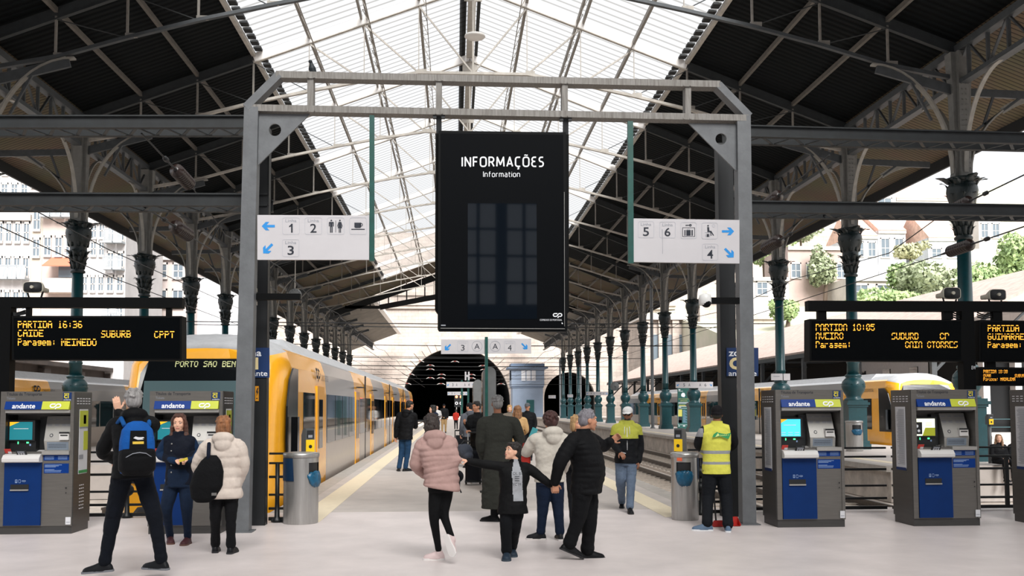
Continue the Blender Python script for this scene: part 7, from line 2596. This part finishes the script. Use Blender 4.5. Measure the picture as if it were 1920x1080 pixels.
# ---- man in the long coat
p8 = person('tall grey-haired man in a long dark olive coat seen from behind', 14.1,
    dict(h=(932, 757), n=(933, 781), sl=(906, 793), sr=(964, 793), el=(901, 836, .04), wl=(910, 866, .20), er=(977, 832, .04), wr=(968, 862, .22),
         p=(934, 860), kl=(926, 918), kr=(944, 918), al=(927, 967), ar=(944, 967)),
    r(6), 'brown', 1.02, rad(-8, 0, 0), 'grey', '#6f6e6d', dict(col='#292a26', hem=.72, w=1.17, d=1.22, hemw=1.05, wr=.035, sl=(.094, .082, .066), bump=.3, name='long_coat', rough=.9),
    dict(col='#111214'), dict(col='#101114', sole='#18181a', L=.29), hands=(.6, .6), face=False, feet={'l': FD(-70), 'r': FD(5)})
# ---- woman in beige with curly red hair
p9 = person('woman with curly dark red hair in a pale beige hooded jacket and jeans', 12.2,
    dict(h=(1031, 790), n=(1034, 811), sl=(1003, 824, .03), sr=(1057, 823, -.02), el=(985, 852, .14), wl=(995, 826, .34), er=(1064, 858, .05), wr=(1058, 880, .2),
         p=(1031, 896), kl=(1018, 950), kr=(1046, 948), al=(1014, 999), ar=(1050, 1000)),
    r(-12), 'warm', .96, rad(-18, 8, 0), 'curly', '#3b1d19', dict(col='#b8b2a8', hem=.05, w=1.12, d=1.15, hood=1.1, wr=.06, sl=(.084, .074, .056), bump=.2),
    dict(col='#0e1a2e', jean=True, r=(.104, .080, .064, .060), hip=1.1, wr=.05), dict(col='#17181c', sole='#c9c4c2', L=.26), hands=(.6, .6), face=False, size=.97,
    feet={'l': FD(-78), 'r': FD(-5)})
# ---- man in yellow and black jacket
p10 = person('man in a white cap and a lime and black jacket walking towards the viewer', 15.3,
    dict(h=(1177, 777), n=(1175, 794), sr=(1155, 803), sl=(1195, 803), er=(1149, 832, .05), wr=(1162, 847, -.16), el=(1201, 837, .03), wl=(1198, 864, -.03),
         p=(1174, 862), kr=(1164, 903, -.02), kl=(1183, 905, -.1), ar=(1166, 942), al=(1181, 952)),
    r(188), 'brown', .98, rad(200, 6, 0), 'cap', '#1a1613', dict(col='#a5a744', hem=.05, w=1.03, d=1.10, hood=.9, wr=.05, sl=(.076, .066, .050), cols=['#0d0f13'], pick=lambda q, W: 1 if q.z < W['n'].z - .24 + (0.06 if abs(q.x - W['n'].x) > .17 else 0) else 0),
    dict(col='#59677a', jean=True, hip=.92, r=(.094, .074, .064, .060), wr=.08), dict(col='#101114', sole='#1d1d20', L=.27), hands=(.7, .6), glasses=True, beard='#1a1613', extra={'cap': '#d6d6d6'},
    feet={'r': FD(190, 12), 'l': FD(184)})
_, WA, _, _, (RA, FA, _, _) = p10
fz = lambda u, z, f_: WA['n'] + RA * u + FA * f_ + V((0, 0, z))
MB().tube([fz(.0, -.06, .10), fz(0, -.18, .148), fz(0, -.30, .142), fz(0, -.42, .148)], .006, 6).build('zip', M_paper, p10[0], True)
for s_ in (-1, 1):
    MB().tube([fz(s_ * .035, -.05, .105), fz(s_ * .04, -.10, .128), fz(s_ * .042, -.17, .146)], .005, 6).build('drawstring', M_paper, p10[0], True)
_, WB, _, _, (RB, FB, _, _) = p2
for q in range(5):
    MB().ell(WB['n'] + RB * .055 + FB * (.112 + .012 * (1 if q in (1, 2) else 0)) + V((0, 0, -.10 - q * .085)), (.010, .008, .010)).build('button', M_steel, p2[0], True)
# ---- worker with the broom
def vestpick(q, W):
    z = W['n'].z - q.z
    armed = (q - W['sl']).length
    d = abs(q.x - W['p'].x)
    if d > .195 - max(0, .02 - z * .1): 
        return 1 if not (q.x < W['sl'].x - .02 and .05 < z < .17) else 2
    if .355 < z < .40 or .505 < z < .545: return 2
    return 0
p11 = person('worker in a yellow reflective vest seen from behind, sweeping with a red broom', 13.15,
    dict(h=(1344, 777), n=(1344, 796), sl=(1319, 808, .0), sr=(1369, 807, .0), el=(1308, 833, .08), wl=(1322, 850, .30), er=(1377, 832, .08), wr=(1358, 848, .30),
         p=(1343, 880), kl=(1327, 934), kr=(1362, 934), al=(1326, 983), ar=(1365, 985)),
    r(2), 'brown', .98, rad(15, 8, 0), 'beanie', '#14110f', dict(col='#cbc953', hem=.06, w=1.08, d=1.12, wr=.03, sl=(.074, .064, .050), cols=['#101114', '#8d8f93'], pick=vestpick, hood=False, name='reflective_vest'),
    dict(col='#101318', r=(.108, .084, .074, .072), wr=.05, hip=1.05), dict(col='#55697f', sole='#d5d8dc', L=.28), hands=(.9, .9), face=False,
    feet={'l': FD(-80), 'r': FD(15)}, extra={'cap': '#121114'})
# vest emblem on the back
f = Face(lambda x, y: at(1240 + x / 3.855, 720 + y / 3.855, 13.15 - .155))
f.poly([(368, 385), (378, 362), (402, 346), (412, 352), (440, 358), (470, 362), (502, 352), (497, 375), (484, 398), (455, 388), (425, 378), (395, 384)], 0)
f.poly([(388, 384), (408, 354), (422, 372)], 1, .003)
for q in range(5):
    stroke(f, [(426 + q * 13, 378 - q), (430 + q * 13, 366), (436 + q * 13, 376 - q)], 2.5, 1)
f.mb.build('vest_emblem', [mat('emblem_green', '#2c8f52', 0.7), mat('emblem_pale', '#cfe08a', 0.7)], p11[0], fix=False)
# ---- young man with the luggage trolley
p12 = person('young man with dark hair in a black jacket holding a luggage trolley', 21.4,
    dict(h=(893, 763), n=(895, 777), sr=(882, 784, -.05), sl=(911, 784, .05), er=(880, 803, -.12), wr=(873, 794, -.28), el=(905, 808, -.05), wl=(884, 808, -.25),
         p=(897, 830), ar=(890, 898), al=(902, 898)),
    r(205), 'tan', 1.0, rad(-135, 4, 0), 'short', '#18120f', dict(col='#0e1013', hem=.08, w=1.05, d=1.08, hood=False, sl=(.078, .07, .054)),
    dict(col='#14171c'), dict(col='#b9b9bb', sole='#d5d5d5'), vox=.011, hands=(.9, .9), feet={'r': FD(200), 'l': FD(175)})
def stand(label, px, ytop, Y, yaw, hgt, **kw):
    """Someone farther off, standing at ease."""
    top = at(px, ytop, Y)
    x, s = top.x, hgt / 1.75
    a = r(yaw)
    R, Fw = V((math.cos(a), -math.sin(a), 0)), V((math.sin(a), math.cos(a), 0))
    b = V((x, Y, 0))
    Z = lambda z, u=0, f=0: b + V((0, 0, z * s)) + R * u * s + Fw * f * s
    bend = kw.pop('bend', 0.12)
    J = dict(h=Z(1.635, 0, .02), n=Z(1.47), sl=Z(1.40, -.19), sr=Z(1.40, .19), el=Z(1.12, -.25, -.02), er=Z(1.12, .25, -.02), wl=Z(.92, -.22, bend), wr=Z(.92 + bend * .9, .20, bend * 1.3), p=Z(.93), hl=Z(.88, -.09), hr=Z(.88, .09), kl=Z(.48, -.10, .04), kr=Z(.48, .10, .02), al=Z(.085 / s, -.10, 0), ar=Z(.085 / s, .11, .05))
    hd = kw.pop('head', yaw)
    return person(label, Y, J, a, hs=kw.pop('hs', 1.0), head=(r(hd), r(kw.pop('nod', 3)), 0), size=s, vox=kw.pop('vox', .013), **kw)
stand('person in a grey hooded top with a red rucksack beside the trolley man', 881, 752, 26.5, -20, 1.78, head=-60, jacket=dict(col='#4a4d54', hood=True, w=1.08), trousers=dict(col='#15171b'), hair='beanie', extra={'cap': '#17181b'}, face=False)
stand('woman with short black hair in a navy jacket half hidden behind the girl in pink', 812, 759.5, 28.0, -60, 1.72, head=-100, jacket=dict(col='#101c34', w=1.1, hood=True), hair='bob', haircol='#171412', skin='pale', trousers=dict(col='#16181d'))
stand('bald man in a white top far down the platform', 819.5, 758, 60, 180, 1.72, jacket=dict(col='#c9c9c9'), hair='bald', skin='pale', trousers=dict(col='#2c2f36'), vox=.02)
stand('man in a dark cap, black jacket and tan trousers far down the platform', 832.5, 756, 62, 178, 1.85, jacket=dict(col='#0f1114', w=1.08), hair='cap', extra={'cap': '#141519'}, trousers=dict(col='#a3875f'), vox=.02)
stand('man in a grey cap and black jacket standing near the blue signal box', 989, 757, 30, 195, 1.78, head=-160, jacket=dict(col='#0d0f12', w=1.05), hair='cap', extra={'cap': '#55585c'}, trousers=dict(col='#1c1e22'), skin='tan')
stand('woman with long wavy brown hair mostly hidden behind the long coat man', 970.5, 763, 24, -10, 1.68, jacket=dict(col='#b08f63', w=.95), hair='long', haircol='#7a5638', trousers=dict(col='#23252a'), face=False, hs=1.08)
stand('blonde woman facing the viewer behind the shoulder of the long coat man', 955.5, 758.5, 33, 180, 1.72, jacket=dict(col='#6b6258'), hair='bob', haircol='#b58f5c', skin='pale', trousers=dict(col='#23252a'))
stand('small figure with a red rucksack beside the signals far down the platform', 855, 770, 72, 0, 1.45, jacket=dict(col='#b23327', w=1.15), hair='short', trousers=dict(col='#15161a'), face=False, vox=.02)
stand('fair-haired woman mostly hidden behind the shoulder of the grey-haired man', 1081, 793, 13.0, 150, 1.54, jacket=dict(col='#101216', w=.95), hair='bob', haircol='#a5845a', trousers=dict(col='#14161a'), vox=.012)
stand('figure in a dark blue coat standing at the picture edge behind the seated women', 1916, 767, 28, 20, 1.72, jacket=dict(col='#14233f', hood=True), hair='beanie', trousers=dict(col='#121418'), face=False)
stand('person holding a white stick half hidden by the pale-screen ticket machine', 1834, 759, 30, 160, 1.76, jacket=dict(col='#15171a'), hair='short', trousers=dict(col='#15171a'), skin='warm')
def sit(label, px, py, Y, yaw, hair, hc, jc, skin, x0=0.0):
    """Someone sitting on the end of the far platform, feet hanging."""
    c = at(px, py, Y)
    a = r(yaw)
    R, Fw = V((math.cos(a), -math.sin(a), 0)), V((math.sin(a), math.cos(a), 0))
    b = V((c.x, Y, 0))
    Z = lambda z, u=0, f=0: b + V((0, 0, z)) + R * u + Fw * f
    J = dict(h=Z(.74, 0, .04), n=Z(.58, 0, 0), sl=Z(.52, -.18), sr=Z(.52, .18), el=Z(.28, -.24, .04), er=Z(.28, .24, .04), wl=Z(.18, -.10, .28), wr=Z(.20, .10, .28), p=Z(.13), hl=Z(.11, -.09), hr=Z(.11, .09), kl=Z(.10, -.12, .44), kr=Z(.12, .12, .44), al=Z(-.34, -.12, .46), ar=Z(-.34, .12, .46))
    return person(label, Y, J, a, skin, 1.0, (a + r(25 if hair == 'long' else -30), 0, 0), hair, hc, dict(col=jc, w=1.05, hem=.02, hood=hair != 'long'), dict(col='#0f1013'), vox=.013, glasses=False, extra={'cap': '#101114'})
sit('woman with long fair hair in black sitting on the far platform edge', 1871, 830, 26.15, 175, 'long', '#8d6f54', '#101114', 'pale')
sit('hooded person in black sitting beside the fair-haired woman on the platform edge', 1906, 834, 26.15, 185, 'beanie', '#101010', '#0d0e11', 'pale')
# ================================================================== THINGS CARRIED
def sphere_patch(mb, c, rx, ry, rz, R0, F0):
    rot = Matrix((R0, F0, V((0, 0, 1)))).transposed()
    mb.ell(c, (rx, ry, rz), 0, 20, 14, rot)
# blue backpack
_, W1, _, _, (R1, F1, l1, _) = p1
bc = (W1['sl'] + W1['sr']) / 2 - F1 * .25 + V((0, 0, -.21))
t = thing('backpack', 'blue and black backpack with a pale logo patch on the striding man', 'backpack', bc - V((0, 0, .3)))
B = lambda u, f_, z: bc + R1 * u + F1 * f_ + V((0, 0, z))
def pack(mb, zs, n=22):
    rings = []
    for z, w, d0, d1 in zs:
        ring = []
        for k in range(n):
            an = 2 * PI * k / n
            c_, s_ = math.cos(an), math.sin(an)
            ring.append(B(math.copysign(abs(c_) ** .7, c_) * w, math.copysign(abs(s_) ** .7, s_) * (d0 if s_ < 0 else d1), z))
        rings.append(ring)
    mb.loft(rings)
m = MB()
pack(m, ((-.27, .10, .05, .10), (-.25, .15, .10, .11), (-.10, .165, .12, .12), (.05, .16, .115, .12), (.16, .14, .09, .12), (.225, .09, .05, .10), (.245, .04, .02, .06)))
part_from(remeshed(m, .009, 2), 'main_pocket', fabric('#11509a', 'pack', .3), t)
m = MB()
pack(m, ((-.275, .12, .10, .06), (-.22, .168, .15, .05), (-.12, .172, .165, .05), (-.04, .165, .15, .04), (-.015, .15, .12, .03)))
part_from(remeshed(m, .009, 2), 'lower_pocket', fabric('#07080b', 'pack', .3), t)
m = MB()
m.add([B(-.085, -.125, -.02), B(.075, -.125, -.02), B(.07, -.105, .155), B(-.075, -.105, .155)], [(0, 1, 2, 3)])
m.add([B(-.085, -.10, -.02), B(.075, -.10, -.02), B(.07, -.08, .155), B(-.075, -.08, .155)], [(3, 2, 1, 0)])
pp = m.build('front_panel', fabric('#07080b', 'pack', .3), t)
fb = lambda x, z: B(x, -.128 + (z + .02) * .115, z)
m = MB()
pl = [(-.05, .085), (-.03, .10), (.0, .092), (.04, .094), (.05, .085), (.03, .078), (.045, .07), (-.01, .068), (-.035, .078)]
m.add([fb(*q) for q in pl], [tuple(range(len(pl)))], 0)
m.add([fb(*q) for q in ((-.055, .028), (.045, .028), (.045, .052), (-.055, .052))], [(0, 1, 2, 3)], 1)
m.build('logo_patch', [M_paper, mat('patch_yellow', '#d8b53a', .6)], pp, fix=False)
for s in (-1, 1):
    MB().tube([B(s * .11, .06, .2), B(s * .13, .15, .27), B(s * .15, .26, .22)], .022, 8).build('strap', fabric('#14508f', 'pack', .3), t, True)
MB().tube([B(-.12, -.13, -.10), B(-.06, -.175, -.06), B(.0, -.185, -.05), B(.06, -.175, -.06), B(.12, -.13, -.10)], .004, 5).build('zip', M_greyp, t)
# black shoulder bag
_, W3, _, _, (R3, F3, _, _) = p3
sc = at(383, 897, 11.05)
t = thing('shoulder_bag', 'large black shoulder bag hanging behind the woman in the cream coat', 'bag', sc - V((0, 0, .28)))
m = MB()
rings = []
for z, w, d in ((-.27, .07, .05), (-.22, .14, .075), (-.08, .185, .09), (.08, .165, .085), (.2, .11, .06), (.26, .05, .03)):
    rings.append([sc + V((math.cos(2 * PI * k / 18) * w + (z + .2) * .18, math.sin(2 * PI * k / 18) * d, z)) for k in range(18)])
m.loft(rings)
part_from(remeshed(m, .01, 2), 'bag_body', fabric('#07080b', 'bag', .3), t)
MB().tube([sc + V((.05, -.03, .2)), at(391, 848, 11.03), at(392, 832, 11.08), at(396, 829, 11.22), sc + V((.07, .08, .15))], .022, 8).build('strap', fabric('#0f1526', 'bag', .3), t, True)
MB().box(sc + V((.13, -.08, -.17)), (.05, .02, .03)).build('buckle', M_steel, t)
# bag strap trailing from the girl, dark bag in front of her
gc = at(858, 893, 10.75)
t = thing('waist_bag', 'small black bag with a dangling strap beside the girl in pink', 'bag', gc - V((0, 0, .1)))
m = MB().ell(gc, (.07, .05, .07))
part_from(remeshed(m, .009, 2), 'bag_body', fabric('#14161b', 'bag', .3), t)
MB().tube([gc + V((.02, -.02, -.02)), at(862, 902, 10.7), at(861, 915, 10.7), at(865, 924, 10.7)], .008, 6).build('dangling_strap', M_cable, t, True)
# red handbag of the woman in beige
rc = at(986, 861, 12.35)
t = thing('handbag', 'red handbag on the arm of the woman in the beige jacket', 'bag', rc - V((0, 0, .1)))
m = MB().bbox(rc, (.12, .09, .12), .025)
part_from(remeshed(m, .01, 3), 'bag_body', fabric('#9c2a22', 'bag', .2, .5), t)
MB().tube([rc + V((-.05, 0, .07)), rc + V((-.03, .02, .2)), rc + V((.05, .02, .2)), rc + V((.06, 0, .07))], .009, 6).build('handle', fabric('#7d211b', 'bag', .2, .5), t, True)
# phone of the woman in beige, yellow slip
q = at(1000, 812, 12.58)
o = MB().box(q, (.075, .012, .14), 0, Matrix.Rotation(.4, 3, 'Y')).build('mobile_phone', mat('teal_phone_case', '#3f8f96', .4), origin=q)
tag(o, 'teal mobile phone in the raised hand of the beige jacket woman', 'phone')
q = at(344, 862, 11.60)
o = MB().box(q, (.10, .012, .03), 0, Matrix.Rotation(-.3, 3, 'Y')).build('paper_slip', mat('yellow_slip', '#c9b53c', .6), origin=q)
tag(o, 'yellow slip between the hands of the auburn-haired woman', 'slip')
# cigarette
q = at(1168.5, 849, 15.1)
o = MB().tube([q + V((-.03, 0, .01)), q + V((.04, 0, -.01))], .006, 6).build('cigarette', M_paper, origin=q)
tag(o, 'cigarette in the fingers of the man in the white cap', 'cigarette')
# broom and dustpan
bq = ground(1347, 987)
t = thing('broom', 'red broom with a thin dark handle at the feet of the worker', 'broom', bq)
c = V((bq.x, 13.30, 0))
m = MB()
m.loft([[c + V((x, y, z)) for x, y in ((-w, -d), (w, -d), (w, d), (-w, d))] for z, w, d in ((0.005, .085, .045), (.06, .075, .035), (.085, .06, .03))])
m.build('brush_head', mat('red_bristle', '#a01c18', .8, var=.2, scale=60), t)
MB().tube([c + V((-.04, 0, .08)), at(1337.5, 912, 13.34), at(1334, 846, 13.45)], .012, 8).build('handle', M_cable, t, True)
dq = V((ground(1377, 985).x, 13.36, 0))
o = MB().add([dq + V(v) for v in ((-.05, -.06, .005), (.05, -.06, .005), (.05, .08, .005), (-.05, .08, .005), (-.05, .08, .12), (.05, .08, .12), (-.06, -.06, .02), (.06, -.06, .02))], [(0, 1, 2, 3), (3, 2, 5, 4), (0, 3, 4, 6), (1, 7, 5, 2)]).build('dustpan', mat('red_plastic', '#b3241c', .4), origin=dq)
tag(o, 'red dustpan on the floor beside the far foot of the worker', 'dustpan')
# luggage trolley with the grey rucksack, stroller beyond
lc = V((at(887, 860, 20.9).x, 20.9, 0))
t = thing('luggage_trolley', 'folding luggage trolley with two silver rods in front of the young man', 'trolley', lc)
for s in (-1, 1):
    MB().tube([lc + V((s * .11, 0, .08)), lc + V((s * .11, 0, 1.12))], .013, 8).build('rod', M_mlight, t, True)
    m = MB().lathe([(.02, -.02), (.075, -.018), (.075, .018), (.02, .02)], 18)
    m.v = [lc + V((s * .15, .02, .08)) + Matrix.Rotation(PI / 2, 3, 'Y') @ v for v in m.v]
    m.build('wheel', M_under, t, True)
MB().tube([lc + V((-.11, 0, 1.12)), lc + V((.11, 0, 1.12))], .016, 8).build('handle', M_cable, t, True)
MB().box2(lc + V((-.18, -.25, .06)), lc + V((.18, 0, .09))).build('foot_plate', M_cable, t)
MB().bbox(lc + V((0, -.15, .42)), (.34, .24, .62), .05).build('black_case', fabric('#12141a', 'bag', .3), t)
gq = V((at(872, 846, 20.7).x, 20.6, at(872, 846, 20.6).z))
t = thing('rucksack', 'grey rucksack hanging from the luggage trolley beside the girl in pink', 'rucksack', gq - V((0, 0, .2)))
m = MB().ell(gq, (.17, .14, .16)).ell(gq + V((.06, -.05, -.1)), (.12, .12, .10)).ell(gq + V((-.1, -.02, .09)), (.07, .06, .06))
part_from(remeshed(m, .012, 3), 'bag_body', fabric('#4b515d', 'bag', .4), t)
MB().tube([gq + V((-.12, 0, .1)), gq + V((-.02, .1, .22)), gq + V((.1, .25, .2))], .018, 6).build('strap', M_cable, t, True)
vc = V((at(868, 840, 27).x, 27.2, 0))
t = thing('pushchair', 'black pushchair beyond the trolley in front of the grey-hooded person', 'pushchair', vc)
for s in (-1, 1):
    MB().tube([vc + V((s * .22, .35, 1.0)), vc + V((s * .22, -.25, .15))], .016, 8).build('frame_tube', M_cable, t, True)
    MB().tube([vc + V((s * .22, -.3, .6)), vc + V((s * .22, .3, .12))], .016, 8).build('frame_tube', M_cable, t, True)
    for yy in (-.28, .32):
        m = MB().lathe([(.03, -.02), (.10, -.018), (.10, .018), (.03, .02)], 18)
        m.v = [vc + V((s * .24, yy, .10)) + Matrix.Rotation(PI / 2, 3, 'Y') @ v for v in m.v]
        m.build('wheel', M_under, t, True)
m = MB().loft([[vc + V((x, y, z)) for x in (-.2, .2)] + [vc + V((x, y + .05, z + .02)) for x in (.2, -.2)] for y, z in ((-.3, .42), (-.05, .38), (.1, .45), (.22, .85))])
m.build('seat', fabric('#14161b', 'bag', .3), t)
MB().tube([vc + V((-.22, .35, 1.0)), vc + V((.22, .35, 1.0))], .02, 8).build('handle', M_cable, t, True)
# pigeon on the gantry
pb = gp(585, 143.0, 0.1)
t = thing('pigeon', 'dark pigeon perched on top of the gantry', 'pigeon', pb)
m = MB()
ax = V((.5, .1, -1)).normalized()
m.tube([pb + V((-.015, 0, .21)), pb + V((-.01, 0, .17)), pb + V((0, 0, .11)), pb + V((.02, .01, .05)), pb + V((.05, .02, -.01)), pb + V((.075, .03, -.06))], [.018, .028, .052, .046, .022, .006], 12)
m.ell(pb + V((-.022, -.01, .205)), (.026, .03, .026))
m.tube([pb + V((-.035, -.02, .20)), pb + V((-.06, -.03, .19))], [.008, .002], 6)
part_from(remeshed(m, .005, 2), 'body', mat('pigeon_feather', '#101a20', .6, var=.3, scale=30), t)
for s in (-1, 1):
    MB().tube([pb + V((.01 + s * .015, 0, .05)), pb + V((.01 + s * .018, -.01, .0))], .005, 6).build('leg', M_red, t)
